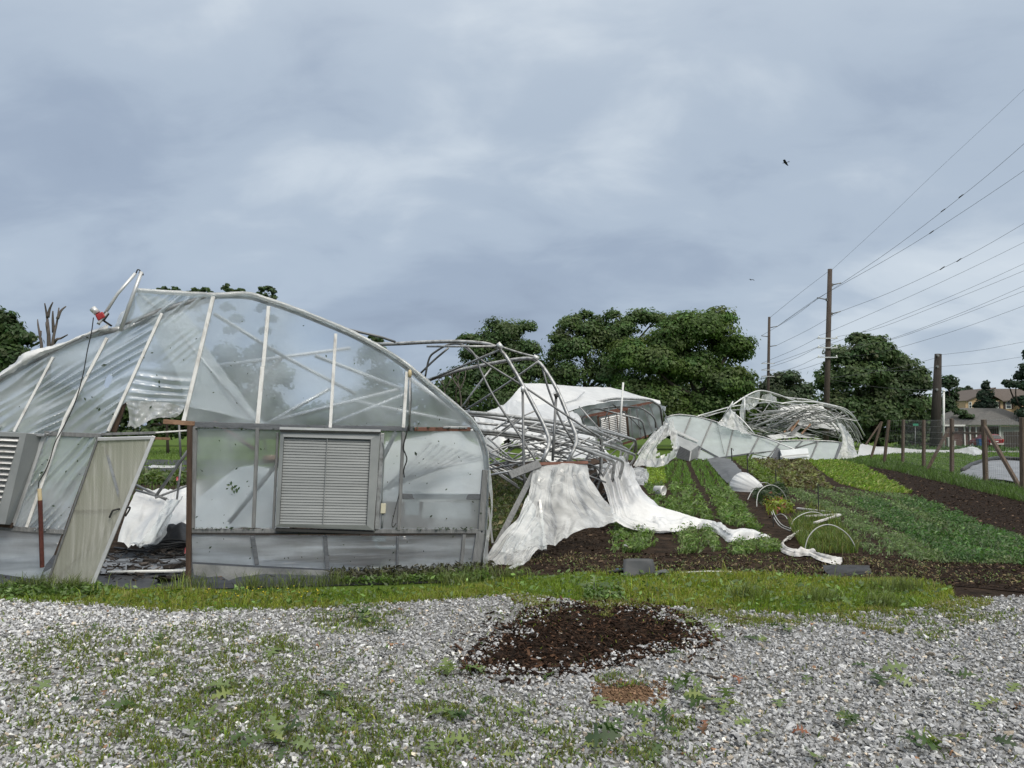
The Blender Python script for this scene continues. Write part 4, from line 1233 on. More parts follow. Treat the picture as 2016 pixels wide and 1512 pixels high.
for x in range(1460, 2240, 40):
    lob.append((x, 832 + 6 * math.sin(x * 0.05), 34, 20)); lob.append((x + 18, 850, 34, 12))
t = tree('hedgerow', 'far low hedgerow of trees along the horizon behind the houses', 170, lob, (1800, 850), n=14000, col=(0.055, 0.08, 0.045), ls=0.5, sub=1.8, limbs=0, group=None, cat='hedgerow', dz=0.6)
t['kind'] = 'stuff'
# low wood closing the view behind everything
rngw = np.random.default_rng(3)
lob = []
for x in range(-200, 1640, 42):
    top = 775 + 25 * math.sin(x * 0.013) + rngw.uniform(-14, 14)
    if x > 860: top -= 22
    lob.append((x, top + 30, 46, 34)); lob.append((x + 20, 825, 52, 30)); lob.append((x, 852, 50, 22))
t = tree('woods', 'low dark woodland edge behind the greenhouses', 108, lob, (700, 860), n=36000, col=(0.062, 0.098, 0.038), ls=0.40, sub=1.6, limbs=0, group=None, cat='woods', dz=0.7)
t['kind'] = 'stuff'
for i, (x, y, rx, ry, lab) in enumerate([(905, 735, 24, 26, 'thin half bare tree between the roof and the domed tree'), (880, 770, 20, 26, 'small thin tree just right of the roof slope')]):
    tree('thin_tree', lab, 80, [(x, y, rx, ry * 0.7), (x - 14, y + 30, 16, 18), (x + 12, y + 45, 18, 20)], (x, 855), n=1300, col=TG, ls=0.17, sub=0.7, airy=0.6, th=0.14, limbs=3, group='half bare trees')


def bare_tree(name, label, d, stems, w, group):
    b = at(stems[0][0][0], 853, d); b.z = 0
    t = thing(name, label, 'dead tree', tuple(b), group)
    for i, st in enumerate(stems):
        pts = [at(x, y, d + random.uniform(-0.3, 0.3)) for x, y in st]
        if i == 0: pts = [b] + pts
        k = len(pts)
        MB().tube(smooth_path(pts, 4), list(np.linspace(w if i == 0 else w * 0.7, w * 0.25, 4 * (k - 1) + 1)), 6).build('trunk' if i == 0 else 'branch', M['dead_wood'], t, smooth=True)
    return t


bare_tree('dead_tree', 'grey dead forked trunk without leaves left of the roof', 60,
          [[(96, 690), (95, 650), (92, 620), (88, 597)], [(94, 625), (98, 608), (104, 595)], [(96, 660), (92, 640), (91, 634)], [(103, 685), (106, 660), (112, 635), (116, 606)], [(113, 628), (120, 612), (130, 603)], [(106, 655), (104, 630), (104, 612)], [(104, 678), (112, 668), (120, 666), (133, 659)]], 0.19, 'dead trees')
bare_tree('dead_tree', 'single grey dead stem next to the dark tree at left', 60, [[(82, 700), (79, 665), (75, 640), (74, 629)], [(79, 662), (80, 652)]], 0.15, 'dead trees')
bare_tree('dead_tree', 'thin black bare tree seen between the bent hoops', 75, [[(908, 800), (905, 770), (900, 745), (896, 725)], [(904, 765), (893, 748), (885, 735)], [(905, 770), (915, 745), (917, 730)], [(901, 748), (905, 735), (910, 722)], [(893, 748), (890, 742), (893, 728)]], 0.12, 'dead trees')
bare_tree('dead_tree', 'second thin bare tree right beside the roof slope', 75, [[(878, 800), (876, 775), (872, 755), (868, 738)], [(875, 770), (884, 755), (888, 742)], [(873, 758), (866, 750), (862, 745)]], 0.10, 'dead trees')

# ================================================================== FIRST GREENHOUSE: leaning end wall
WA, WB = gr(375, 1147), gr(945, 1124)
WDIR = (WB - WA).normalized()
WN = Vector((WDIR.y, -WDIR.x, 0)).normalized()          # towards the viewer
if WN.y > 0: WN = -WN


def wl(px, py, off=0.0):
    """point of the end wall plane, off metres in front of it"""
    r = ray(px, py)
    o = Vector((0, 0, CAM_H))
    p0 = WA + WN * off
    t = (p0 - o).dot(WN) / r.dot(WN)
    return o + r * t


gh = thing('greenhouse', 'big film covered greenhouse end wall leaning over, nearest wreck', 'greenhouse', tuple(WA))


def ridge(px, py, ang, wl_px, amp, seed):
    """taut pull wrinkles running at ang (pixel degrees)"""
    a = math.radians(ang)
    s = -px * math.sin(a) + py * math.cos(a)
    l = px * math.cos(a) + py * math.sin(a)
    w = noise.noise(Vector((s * 0.018, l * 0.006, seed)))
    env = max(0.0, noise.noise(Vector((s * 0.02, l * 0.009, seed + 4))) + 0.25) * 1.7
    ph = s / wl_px * 2 * math.pi + w * 5
    return amp * env * (1 - abs(math.sin(ph * 0.5)) * 2)


def d_left(px, py):
    f = min(1, max(0, (330 - px) / 60)) if py < 800 else 1
    return ridge(px, py, -30, 12.5, 0.052, 1.0) * f + ridge(px, py, -33, 26, 0.03, 2.0) * f + 0.02 * noise.noise(Vector((px * 0.01, py * 0.01, 3))) + 0.006


def d_low(px, py):
    return ridge(px, py, -48, 13, 0.052, 5.0) + ridge(px, py, -50, 24, 0.03, 6.0) + 0.006


def d_mid(px, py):
    f = min(1, max(0, (py - 690) / 100)) * min(1, max(0, (420 - px) / 60))
    g = min(1, max(0, (720 - py) / 120)) * min(1, max(0, (430 - px) / 80))
    return ridge(px, py, 5, 14, 0.05, 8.0) * f + ridge(px, py, -38, 13, 0.05, 9.0) * g + 0.004


def d_taut(px, py):
    r = 0.012 * noise.noise(Vector((px * 0.012, py * 0.012, 30)))
    if py < 850: r += ridge(px, py, 12, 18, 0.006, 12.0) * (1 if px > 540 else 0.3)
    return r + 0.004


def d_knee(px, py):
    return ridge(px, py, 9, 26, 0.014, 15.0) * (1 if px < 640 else 0.35) + (ridge(px, py, -50, 20, 0.008, 16) if px > 800 else 0) + 0.005


ARCH_L = [(-90, 790), (-40, 762), (0, 744), (35, 722), (72, 702), (109, 687), (159, 664), (213, 648), (238, 643)]
ARCH_R = [(420, 582), (486, 580), (530, 592), (580, 609), (640, 633), (700, 659), (760, 692), (805, 722), (850, 760), (895, 797), (930, 828), (948, 855), (960, 890), (963, 930), (961, 990), (957, 1060), (949, 1122)]
HOLE = [(205, 757), (208, 746), (214, 737), (222, 741), (219, 752), (213, 763), (207, 764)]
film_panel('film_panel', ARCH_L + [(318, 616), (213, 849), (196, 857), (90, 856), (-90, 845)], wl, M['film_wrinkled'], gh, 3.2, [HOLE], d_left)
film_panel('film_panel', [(238, 643), (268, 571), (420, 582), (362, 802), (340, 795), (300, 790), (252, 790), (236, 800), (318, 616)], wl, M['film_wrinkled'], gh, 3.4, (), d_mid)
film_panel('film_panel', ARCH_R[:12] + [(926, 842), (650, 840), (381, 832), (362, 826), (362, 802)], wl, M['film'], gh, 13, (), d_taut)
film_panel('film_panel', [(-90, 845), (90, 856), (192, 858), (124, 1048), (0, 1040), (-90, 1036)], wl, M['film_wrinkled'], gh, 3.4, (), d_low)
film_panel('film_panel', [(-90, 1036), (0, 1040), (122, 1050), (106, 1092), (90, 1112), (76, 1143), (40, 1136), (0, 1130), (-90, 1126)], wl, M['film_knee'], gh, 7, (), d_knee)
film_panel('film_panel', [(381, 838), (553, 845), (543, 1038), (374, 1040)], wl, M['film'], gh, 14, (), d_taut)
film_panel('film_panel', [(750, 850), (926, 846), (948, 855), (960, 890), (963, 930), (961, 990), (957, 1044), (738, 1044)], wl, M['film'], gh, 14, (), d_taut)
film_panel('film_panel', [(377, 1052), (640, 1054), (783, 1055), (945, 1050), (951, 1060), (945, 1118), (905, 1122), (780, 1122), (640, 1120), (500, 1113), (379, 1106)], wl, M['film_knee'], gh, 9, (), d_knee)
film_panel('film_flap', [(379, 1110), (500, 1117), (640, 1123), (730, 1127), (690, 1135), (570, 1131), (520, 1130), (470, 1136), (450, 1143), (436, 1134), (410, 1136), (382, 1132)], lambda x, y, o: wl(x, y, 0.03 + 0.03 * math.sin(x * 0.06) + o), M['film_dirty'], gh, 9, (), d_knee)
# torn hem hanging over the door gap
G0 = [[wl(x, y, 0.02) for x, y in r] for r in ([(248, 788), (285, 790), (325, 792), (364, 800)], [(252, 806), (285, 806), (322, 806), (358, 812)], [(254, 826), (280, 822), (318, 816), (352, 818)], [(250, 842), (276, 842), (300, 826), (345, 822)])]
drape('torn_hem', G0, M['film_loose'], gh, 10, 8, fold=0.022, ff=4.5, crumple=0.02, cs=9, seed=3.3, ragged=0.12)
# film bunched along the left roof edge and over the ridge
rows = []
for k, (dy, off) in enumerate(((3, 0.05), (-6, 0.10), (-13, 0.02), (-10, -0.10), (2, -0.2))):
    rows.append([wl(x, y + dy * (0.7 + 0.5 * math.sin(x * 0.031)) , off) for x, y in ARCH_L[:-1]])
drape('film_roll', rows, M['film_white'], gh, 7, 4, fold=0.012, ff=5, along='v', crumple=0.03, cs=7, seed=8.1)
rows = []
for k, (dy, off) in enumerate(((3, 0.03), (-3, 0.05), (-6, 0.0), (-5, -0.12), (0, -0.45))):
    rows.append([wl(x, y + dy, off) for x, y in [(266, 573), (330, 577), (420, 582)] + ARCH_R[1:]])
drape('film_roll', rows, M['film_loose'], gh, 6, 4, fold=0.006, ff=4, crumple=0.012, cs=8, seed=2.7)

# members of the wall
def stud(p, q, w, mat, off=0.02, d=0.04, name='stud'):
    return MB().beam(wl(*p, off), wl(*q, off), w, d, WN).build(name, M[mat], gh, bevel=0.004)


for p, q, w, m in [((105, 703), (28, 850), 0.028, 'white_paint'), ((211, 665), (129, 822), 0.034, 'white_paint'), ((129, 822), (53, 1038), 0.034, 'white_paint'), ((319, 617), (213, 849), 0.034, 'white_paint'),
                   ((420, 584), (361, 832), 0.045, 'white_paint'), ((529, 603), (518, 722), 0.044, 'white_paint'), ((517, 722), (507, 834), 0.05, 'white_paint'), ((661, 657), (650, 842), 0.040, 'white_paint'), ((801, 732), (794, 842), 0.042, 'white_paint'),
                   ((507, 842), (499, 1040), 0.044, 'grey_wood'), ((794, 850), (785, 1044), 0.044, 'grey_wood'), ((384, 840), (379, 1040), 0.055, 'grey_wood'), ((497, 1055), (506, 1112), 0.05, 'slate_wood'), ((640, 1056), (645, 1120), 0.05, 'slate_wood'), ((783, 1056), (782, 1123), 0.03, 'slate_wood'), ((914, 1052), (907, 1122), 0.045, 'grey_wood')]:
    stud(p, q, w, m)
stud((381, 836), (553, 841), 0.075, 'slate_wood', 0.012, 0.05, 'header')
stud((553, 841), (815, 844), 0.065, 'slate_wood', 0.012, 0.05, 'header')
stud((816, 845), (926, 845), 0.052, 'red_wood', 0.014, 0.05, 'header')
stud((872, 841), (920, 842), 0.028, 'galv', 0.05, 0.006, 'wiggle_track')
stud((374, 1046), (946, 1046), 0.06, 'grey_wood', 0.006, 0.05, 'sill')
stud((376, 1050), (944, 1051), 0.018, 'cable', 0.036, 0.008, 'wiggle_track')
stud((-60, 1035), (126, 1047), 0.05, 'grey_wood', 0.006, 0.05, 'sill')
stud((792, 977), (950, 978), 0.075, 'slate_wood', -0.02, 0.05, 'mid_rail')
stud((374, 838), (371, 1148), 0.058, 'brown_wood', 0.05, 0.06, 'door_post')
stud((322, 830), (384, 834), 0.055, 'fresh_wood', 0.02, 0.05, 'broken_board')
stud((243, 790), (222, 850), 0.085, 'brown_wood', -0.06, 0.05, 'broken_board')
stud((305, 863), (335, 864), 0.03, 'fresh_wood', 0.0, 0.04, 'splinter')
stud((88, 853), (200, 858), 0.05, 'grey_wood', 0.0, 0.05, 'header')
stud((200, 855), (306, 852), 0.032, 'grey_wood', 0.02, 0.05, 'header')
stud((300, 852), (376, 847), 0.018, 'white_paint', 0.0, 0.03, 'header')
stud((379, 845), (500, 846), 0.012, 'white_paint', -0.03, 0.02, 'rail')
# hoop rib along the edge of the wall
path = smooth_path([wl(x, y, -0.03) for x, y in [(238, 643), (300, 618), (360, 598), (420, 584), (486, 584), (530, 596), (580, 613), (640, 637), (700, 663), (760, 696), (805, 727), (850, 765), (895, 803), (930, 836), (945, 862), (955, 895), (957, 930), (955, 990), (950, 1060), (940, 1122)]], 4)
MB().tube(path, 0.034, 10).build('hoop', M['galv'], gh, smooth=True)
path = smooth_path([wl(x, y + 4, -0.03) for x, y in ARCH_L], 4)
MB().tube(path, 0.034, 10).build('hoop', M['galv'], gh, smooth=True)
stud((955, 925), (946, 1044), 0.075, 'grey_wood', 0.0, 0.07, 'corner_post')
stud((945, 1048), (934, 1122), 0.11, 'grey_wood', 0.01, 0.07, 'corner_post')
# loose film edge fluttering at the right corner
drape('film_edge', [[wl(958, 925, 0.04), wl(966, 1000, 0.06), wl(956, 1070, 0.08), wl(950, 1124, 0.08)], [wl(966, 925, 0.0), wl(971, 1000, -0.02), wl(962, 1070, 0.1), wl(960, 1118, 0.12)]], M['film_loose'], gh, 8, 6, fold=0.012, ff=2, crumple=0.012, seed=4)
# pipes seen blurred behind the film
for p, q, r, m, off in [((420, 617), (565, 705), 0.024, 'galv_light', -0.35), ((565, 705), (700, 775), 0.024, 'galv_light', -0.6), ((240, 648), (420, 588), 0.03, 'galv_dark', -0.15), ((425, 720), (690, 685), 0.022, 'galv_light', -0.8), ((560, 700), (420, 830), 0.022, 'galv_dark', -0.7),
                        ((620, 700), (790, 765), 0.026, 'galv_light', -0.6), ((790, 765), (530, 830), 0.022, 'galv_light', -0.8), ((650, 765), (505, 845), 0.022, 'galv_light', -0.5), ((800, 775), (650, 835), 0.022, 'galv_light', -0.5), ((340, 640), (500, 830), 0.022, 'galv_light', -0.5),
                        ((420, 830), (500, 885), 0.024, 'red_wood', -0.4), ((520, 905), (545, 903), 0.05, 'fresh_wood', -0.4), ((450, 1030), (548, 910), 0.03, 'galv_dark', -0.4), ((740, 930), (780, 850), 0.028, 'galv_dark', -0.1), ((800, 740), (930, 830), 0.03, 'galv_light', -1.0),
                        ((700, 790), (900, 830), 0.02, 'galv_light', -1.0), ((270, 575), (330, 625), 0.02, 'galv_light', -0.3), ((390, 700), (430, 790), 0.02, 'galv_light', -0.6)]:
    MB().tube([wl(*p, off), wl(*q, off - 0.1)], r, 8).build('brace', M[m], gh, smooth=True)
for i in range(9):
    x0, y0 = 800 + i * 14, 1000 - i * 6
    MB().tube([wl(x0 - 50, y0 - 30, -1.4), wl(x0 + 50, 870 + i * 4, -1.6)], 0.02, 6).build('brace', M['galv'], gh, smooth=True)
# roof film fallen in behind the end wall
drape('roof_film', [[wl(262, 580, -0.3), wl(300, 650, -0.25), wl(345, 730, -0.3), wl(370, 800, -0.3)], [wl(300, 585, -0.5), wl(350, 655, -0.45), wl(400, 735, -0.5), wl(440, 815, -0.5)], [wl(345, 592, -0.7), wl(395, 660, -0.7), wl(450, 745, -0.7), wl(525, 835, -0.8)]], M['film_inner'], gh, 10, 10, fold=0.05, ff=3, crumple=0.05, cs=2.5, seed=11)
drape('roof_film', [[wl(392, 980, -0.7), wl(470, 920, -0.8), wl(545, 925, -0.9), wl(560, 930, -1.0)], [wl(385, 1020, -0.6), wl(460, 990, -0.7), wl(545, 985, -0.8), wl(570, 985, -0.9)], [wl(380, 1045, -0.5), wl(460, 1040, -0.55), wl(545, 1045, -0.6), wl(570, 1045, -0.6)]], M['film_inner'], gh, 10, 10, fold=0.04, ff=2.5, crumple=0.04, cs=3, seed=14)
drape('roof_film', [[wl(760, 870, -2.2), wl(830, 860, -2.2), wl(900, 850, -2.2), wl(950, 880, -2.2)], [wl(740, 930, -1.9), wl(820, 930, -1.9), wl(900, 920, -1.9), wl(955, 920, -1.9)], [wl(740, 985, -1.7), wl(820, 990, -1.7), wl(900, 985, -1.7), wl(955, 975, -1.7)]], M['film_inner'], gh, 8, 8, fold=0.05, ff=2.5, crumple=0.04, cs=3, seed=19)
# boxes and panels dimly seen inside
stud((798, 990), (826, 990), 0.33, 'casing', -0.35, 0.03, 'inner_panel')
stud((832, 1004), (928, 1006), 0.22, 'film_dirty', -0.5, 0.02, 'inner_panel')
MB().box8([wl(*p, o) for o in (-0.12, -0.02) for p in ((734, 1055), (760, 1055), (760, 1066), (734, 1066))]).build('junction_box', M['grey_box'], gh)
MB().tube(smooth_path([wl(740, 1066, -0.06), wl(742, 1076, -0.06), wl(752, 1079, -0.06), wl(782, 1078, -0.06)], 4), 0.018, 8).build('conduit', M['grey_box'], gh, smooth=True)
MB().box8([wl(*p, o) for o in (0.0, 0.07) for p in ((750, 991), (760, 991), (759, 1011), (749, 1011))]).build('switch_box', M['beige'], gh, bevel=0.006)
MB().tube(smooth_path([wl(753, 870, 0.05), wl(756, 890, 0.05), wl(753, 960, 0.05), wl(752, 991, 0.04)], 4), 0.010, 6).build('conduit', M['grey_box'], gh, smooth=True)
MB().tube([wl(754, 1011, 0.03), wl(752, 1040, 0.03)], 0.012, 6).build('conduit', M['grey_box'], gh, smooth=True)
MB().tube(smooth_path([wl(x, y, 0.05) for x, y in [(808, 735), (809, 790), (806, 830), (800, 855), (794, 880), (798, 893), (801, 905), (795, 925), (796, 940)]], 4), 0.008, 6).build('cable', M['cable'], gh, smooth=True)
MB().tube([wl(807, 738, 0.055), wl(806, 846, 0.055)], 0.014, 8).build('conduit', M['galv'], gh, smooth=True)
MB().lathe(wl(807, 735, 0.05), [(0.0, -0.05), (0.022, -0.05), (0.026, 0.0), (0.018, 0.04), (0, 0.05)], 10).build('knob', M['yellow_wood'], gh, smooth=True)
MB().tube(smooth_path([wl(x, y, 0.04) for x, y in [(786, 972), (779, 1000), (772, 1030), (774, 1038), (780, 1030)]], 4), 0.005, 6).build('cable', M['cable'], gh, smooth=True)
MB().tube(smooth_path([wl(x, y, -0.02) for x, y in [(810, 1058), (809, 1080), (815, 1105), (817, 1114)]], 4), 0.012, 6).build('cable', M['cable'], gh, smooth=True)

# louvred shutter beside the post: casing, two columns of slats
def quad_at(c, u, v):
    """bilinear point inside four pixel corners tl,tr,br,bl"""
    (x0, y0), (x1, y1), (x2, y2), (x3, y3) = c
    xt, yt = x0 + (x1 - x0) * u, y0 + (y1 - y0) * u
    xb, yb = x3 + (x2 - x3) * u, y3 + (y2 - y3) * u
    return xt + (xb - xt) * v, yt + (yb - yt) * v


OUTER = ((552, 846), (749, 852), (736, 1044), (542, 1037))
INNER = ((559, 860), (730, 865), (722, 1034), (550, 1031))
case = MB()
o4 = [wl(*p, 0.0) for p in OUTER]; f4 = [wl(*p, 0.10) for p in OUTER]; i4 = [wl(*p, 0.115) for p in INNER]; b4 = [wl(*p, 0.03) for p in INNER]
for ring_a, ring_b in ((o4, f4), (f4, i4), (i4, b4)):
    for k in range(4):
        case.add([ring_a[k], ring_a[(k + 1) % 4], ring_b[(k + 1) % 4], ring_b[k]], [(0, 1, 2, 3)])
case.add(b4, [(0, 1, 2, 3)])
sh = case.build('shutter', M['casing'], gh)
MB().beam(wl(551, 848, 0.12), wl(749, 852, 0.12), 0.018, 0.05, WN).build('drip_edge', M['cable'], sh)
MB().beam(wl(551, 843, 0.10), wl(749, 848, 0.10), 0.03, 0.10, WN).build('flashing', M['galv_light'], sh)
MB().beam(wl(543, 1042, 0.06), wl(737, 1049, 0.06), 0.03, 0.10, WN).build('ledge', M['cable'], sh)
NS = 31
for cidx, (u0, u1) in enumerate(((0.005, 0.497), (0.503, 0.995))):
    for i in range(NS):
        v0, v1 = (i + 0.06) / NS, (i + 1.10) / NS
        a, b = wl(*quad_at(INNER, u0, v0), 0.066), wl(*quad_at(INNER, u1, v0), 0.066)
        c, d = wl(*quad_at(INNER, u1, v1), 0.079), wl(*quad_at(INNER, u0, v1), 0.079)
        e, f = wl(*quad_at(INNER, u1, min(1.0, v1 + 0.10 / NS)), 0.070), wl(*quad_at(INNER, u0, min(1.0, v1 + 0.10 / NS)), 0.070)
        MB().add([a, b, c, d, e, f], [(0, 1, 2, 3), (3, 2, 4, 5)]).build('slat', M['louvre'], sh)
MB().beam(wl(*quad_at(INNER, 0.5, 0), 0.095), wl(*quad_at(INNER, 0.5, 1), 0.095), 0.008, 0.02, WN).build('divider', M['casing'], sh)
stud((753, 853), (741, 1042), 0.05, 'galv', 0.02, 0.05, 'shutter_frame')
stud((547, 852), (538, 1040), 0.03, 'grey_wood', 0.01, 0.05, 'shutter_frame')

# second louvred shutter at the left edge, leaning with its slats open
OUT2 = ((-95, 846), (52, 853), (10, 1032), (-150, 1022))
case = MB()
o4 = [wl(*p, 0.0) for p in ((-90, 850), (87, 857), (25, 1034), (-150, 1022))]
f4 = [wl(*p, 0.30) for p in OUT2]
i4 = [wl(*p, 0.30) for p in ((-80, 856), (38, 860), (-8, 1020), (-130, 1012))]
b4 = [wl(*p, 0.16) for p in ((-80, 856), (38, 860), (-8, 1020), (-130, 1012))]
for ring_a, ring_b in ((o4, f4), (f4, i4), (i4, b4)):
    for k in range(4):
        case.add([ring_a[k], ring_a[(k + 1) % 4], ring_b[(k + 1) % 4], ring_b[k]], [(0, 1, 2, 3)])
case.add(b4, [(0, 1, 2, 3)])
sh2 = case.build('shutter', M['casing'], gh)
sh2['label'] = 'leaning shutter with its pale slats standing open'
I2 = ((-80, 857), (37, 862), (-8, 1018), (-130, 1010))
for i in range(14):
    v0, v1 = (i + 0.1) / 14, (i + 0.62) / 14
    a, b = wl(*quad_at(I2, 0, v0), 0.24), wl(*quad_at(I2, 1, v0), 0.24)
    c, d = wl(*quad_at(I2, 1, v1), 0.33), wl(*quad_at(I2, 0, v1), 0.33)
    MB().add([a, b, c, d, a - WN * 0.005, b - WN * 0.005, c - WN * 0.005, d - WN * 0.005], [(0, 1, 2, 3), (7, 6, 5, 4), (3, 2, 6, 7)]).build('slat', M['white_paint'], sh2)
stud((88, 856), (26, 1034), 0.045, 'galv_light', 0.03, 0.05, 'shutter_frame')
stud((-60, 1026), (26, 1034), 0.06, 'brown_wood', 0.05, 0.06, 'shutter_ledge')
stud((-90, 848), (90, 857), 0.03, 'galv', 0.08, 0.10, 'flashing')

# roof motor on its guide pipes
mot = MB().box8([wl(*p, o) for o in (0.06, 0.20) for p in ((187, 620), (202, 613), (208, 624), (193, 632))]).build('roof_motor', M['red_motor'], gh, bevel=0.012)
a, b = wl(192, 617, 0.14), wl(182, 607, 0.14)
MB().tube([a, b, b + (b - a) * 0.06], [0.038, 0.038, 0.028], 12).build('motor_housing', M['galv_light'], mot, smooth=True)
MB().tube([wl(200, 631, 0.13), wl(211, 616, 0.13)], 0.03, 10).build('gearbox', M['cable'], mot, smooth=True)
MB().beam(wl(195, 636, 0.16), wl(213, 615, 0.16), 0.02, 0.06, WN).build('bracket', M['galv_light'], mot)
MB().tube([wl(193, 639, 0.1), wl(231, 579, 0.1), wl(267, 538, 0.1)], 0.019, 10).build('guide_pipe', M['galv_light'], gh, smooth=True)
MB().tube([wl(237, 652, 0.1), wl(262, 580, 0.1), wl(279, 535, 0.1)], 0.022, 10).build('guide_pipe', M['galv_light'], gh, smooth=True)
MB().tube([wl(205, 632, 0.08), wl(220, 642, 0.04)], 0.012, 8).build('drive_shaft', M['cable'], gh, smooth=True)
MB().tube(smooth_path([wl(x, y, 0.1) for x, y in [(268, 538), (271, 531), (276, 533), (274, 538), (280, 537), (282, 542)]], 3), 0.008, 6).build('hook', M['cable'], gh, smooth=True)
MB().tube(smooth_path([wl(x, y, 0.12) for x, y in [(184, 625), (180, 655), (172, 690), (164, 735), (152, 780), (138, 815), (120, 850), (108, 872)]] + [wl(x, y, 0.07) for x, y in [(98, 905), (88, 930), (77, 948), (76, 960)]], 4), 0.006, 6).build('cable', M['cable'], gh, smooth=True)
# light film clinging by the upper pipe
drape('film_scrap', [[wl(262, 588, 0.05), wl(252, 610, 0.02), wl(238, 640, 0.02)], [wl(268, 575, -0.1), wl(262, 610, -0.1), wl(250, 640, -0.1)], [wl(250, 600, -0.2), wl(238, 620, -0.2), wl(225, 645, -0.2)]], M['film_loose'], gh, 6, 6, fold=0.01, ff=2, crumple=0.02, seed=6)

# stakes beside the left corner
s0 = gr(84, 1112); s0.z = 0
o = MB().tube([wl(83, 1117, 0.14), wl(79, 985, 0.14)], 0.024, 8).build('steel_stake', M['rust'], base=tuple(wl(83, 1117, 0.14)))
tag(o, 'rusty red steel stake leaning before the left knee wall', 'stake')
MB().tube([wl(79, 986, 0.14), wl(77.5, 962, 0.14)], 0.022, 8).build('tip', M['yellow_wood'], o)

# ------------------------------------------------------------------ the door, off its hinges
DTL, DTR, DBR, DBL = wl(194, 861, 0.18), wl(305, 858, 0.18), gr(180, 1161, 0.01), gr(93, 1152, 0.01)
door = thing('door', 'pale yellow ribbed door torn off and leaning in the gap', 'door', tuple((DBL + DBR) / 2))
dn = (DTR - DTL).cross(DBL - DTL).normalized()
if dn.y > 0: dn = -dn


def dp(u, v, off=0.0):
    return DTL.lerp(DTR, u).lerp(DBL.lerp(DBR, u), v) + dn * off


pm, nt, oo = mat_new('door_sheet')
bs = N(nt, 'ShaderNodeBsdfPrincipled', Roughness=0.45)
tcn = N(nt, 'ShaderNodeTexCoord')
mp3 = N(nt, 'ShaderNodeMapping'); mp3.inputs['Rotation'].default_value = (0, -0.40, 0); mp3.inputs['Scale'].default_value = (26, 26, 0.8)
L(nt, tcn, 'Object', mp3, 'Vector')
nz = N(nt, 'ShaderNodeTexNoise', Scale=1.0, Detail=4.0)
L(nt, mp3, 0, nz, 'Vector')
rp = ramp(nt, [(0.32, (0.36, 0.36, 0.31)), (0.55, (0.46, 0.46, 0.41)), (0.68, (0.60, 0.60, 0.56))], 'LINEAR')
L(nt, nz, 0, rp, 0); L(nt, rp, 0, bs, 'Base Color')
tlc = N(nt, 'ShaderNodeBsdfTranslucent', Color=(0.5, 0.5, 0.38, 1))
mxs = N(nt, 'ShaderNodeMixShader'); mxs.inputs[0].default_value = 0.35
L(nt, bs, 0, mxs, 1); L(nt, tlc, 0, mxs, 2)
trn = N(nt, 'ShaderNodeBsdfTransparent', Color=(0.85, 0.86, 0.7, 1))
mxt = N(nt, 'ShaderNodeMixShader'); mxt.inputs[0].default_value = 0.10
L(nt, mxs, 0, mxt, 1); L(nt, trn, 0, mxt, 2)
L(nt, mxt, 0, oo, 'Surface')
M['door_sheet'] = pm
# ribbed sheet
nu_, vs_, fs_ = 90, [], []
for j in range(13):
    for i in range(nu_ + 1):
        vs_.append(dp(0.02 + 0.96 * i / nu_, 0.012 + 0.976 * j / 12, 0.0035 * math.sin(i * math.pi / 1.5) + 0.004))
for j in range(12):
    for i in range(nu_):
        k = j * (nu_ + 1) + i
        fs_.append((k, k + 1, k + nu_ + 2, k + nu_ + 1))
MB().add(vs_, fs_).build('ribbed_sheet', pm, door, smooth=True)
for p, q, w, nm, mt in [((0, 0.01), (1, 0.01), 0.035, 'frame_rail', 'galv_light'), ((0.985, 0.0), (0.985, 1.0), 0.04, 'frame_stile', 'galv_light'), ((0.0, 0.0), (0.0, 1.0), 0.022, 'frame_stile', 'grey_wood'), ((0, 0.992), (1, 0.992), 0.02, 'frame_rail', 'galv_light')]:
    MB().beam(dp(*p, 0.012), dp(*q, 0.012), w, 0.04, dn).build(nm, M[mt], door, bevel=0.003)
MB().beam(dp(0.02, 0.497, -0.012), dp(0.80, 0.49, -0.012), 0.032, 0.012, dn).build('cross_rail', M['galv'], door)
MB().beam(dp(0.16, 0.06, -0.02), dp(0.90, 0.46, -0.02), 0.03, 0.012, dn).build('diagonal_brace', M['galv'], door)
MB().beam(dp(0.20, 0.93, -0.02), dp(0.90, 0.56, -0.02), 0.03, 0.012, dn).build('diagonal_brace', M['galv'], door)
MB().tube(smooth_path([dp(0.90, 0.482, 0.01), dp(0.85, 0.480, 0.05), dp(0.80, 0.484, 0.065), dp(0.79, 0.50, 0.065), dp(0.785, 0.53, 0.06)], 3), 0.011, 8).build('handle', M['cable'], door, smooth=True)
MB().tube(smooth_path([dp(1.0, 0.482, -0.02), dp(1.04, 0.485, -0.07), dp(1.07, 0.49, -0.09), dp(1.075, 0.51, -0.09), dp(1.05, 0.545, -0.08)], 3), 0.011, 8).build('handle', M['cable'], door, smooth=True)
drape('film_scrap', [[dp(-0.02, 0.88, 0.0), dp(-0.03, 0.95, 0.0), dp(-0.02, 1.0, 0.0)], [dp(-0.18, 0.92, 0.0), dp(-0.15, 0.96, 0.04), dp(-0.16, 1.0, 0.04)]], M['film_loose'], door, 6, 6, fold=0.02, ff=3, crumple=0.02, cs=9, seed=1)

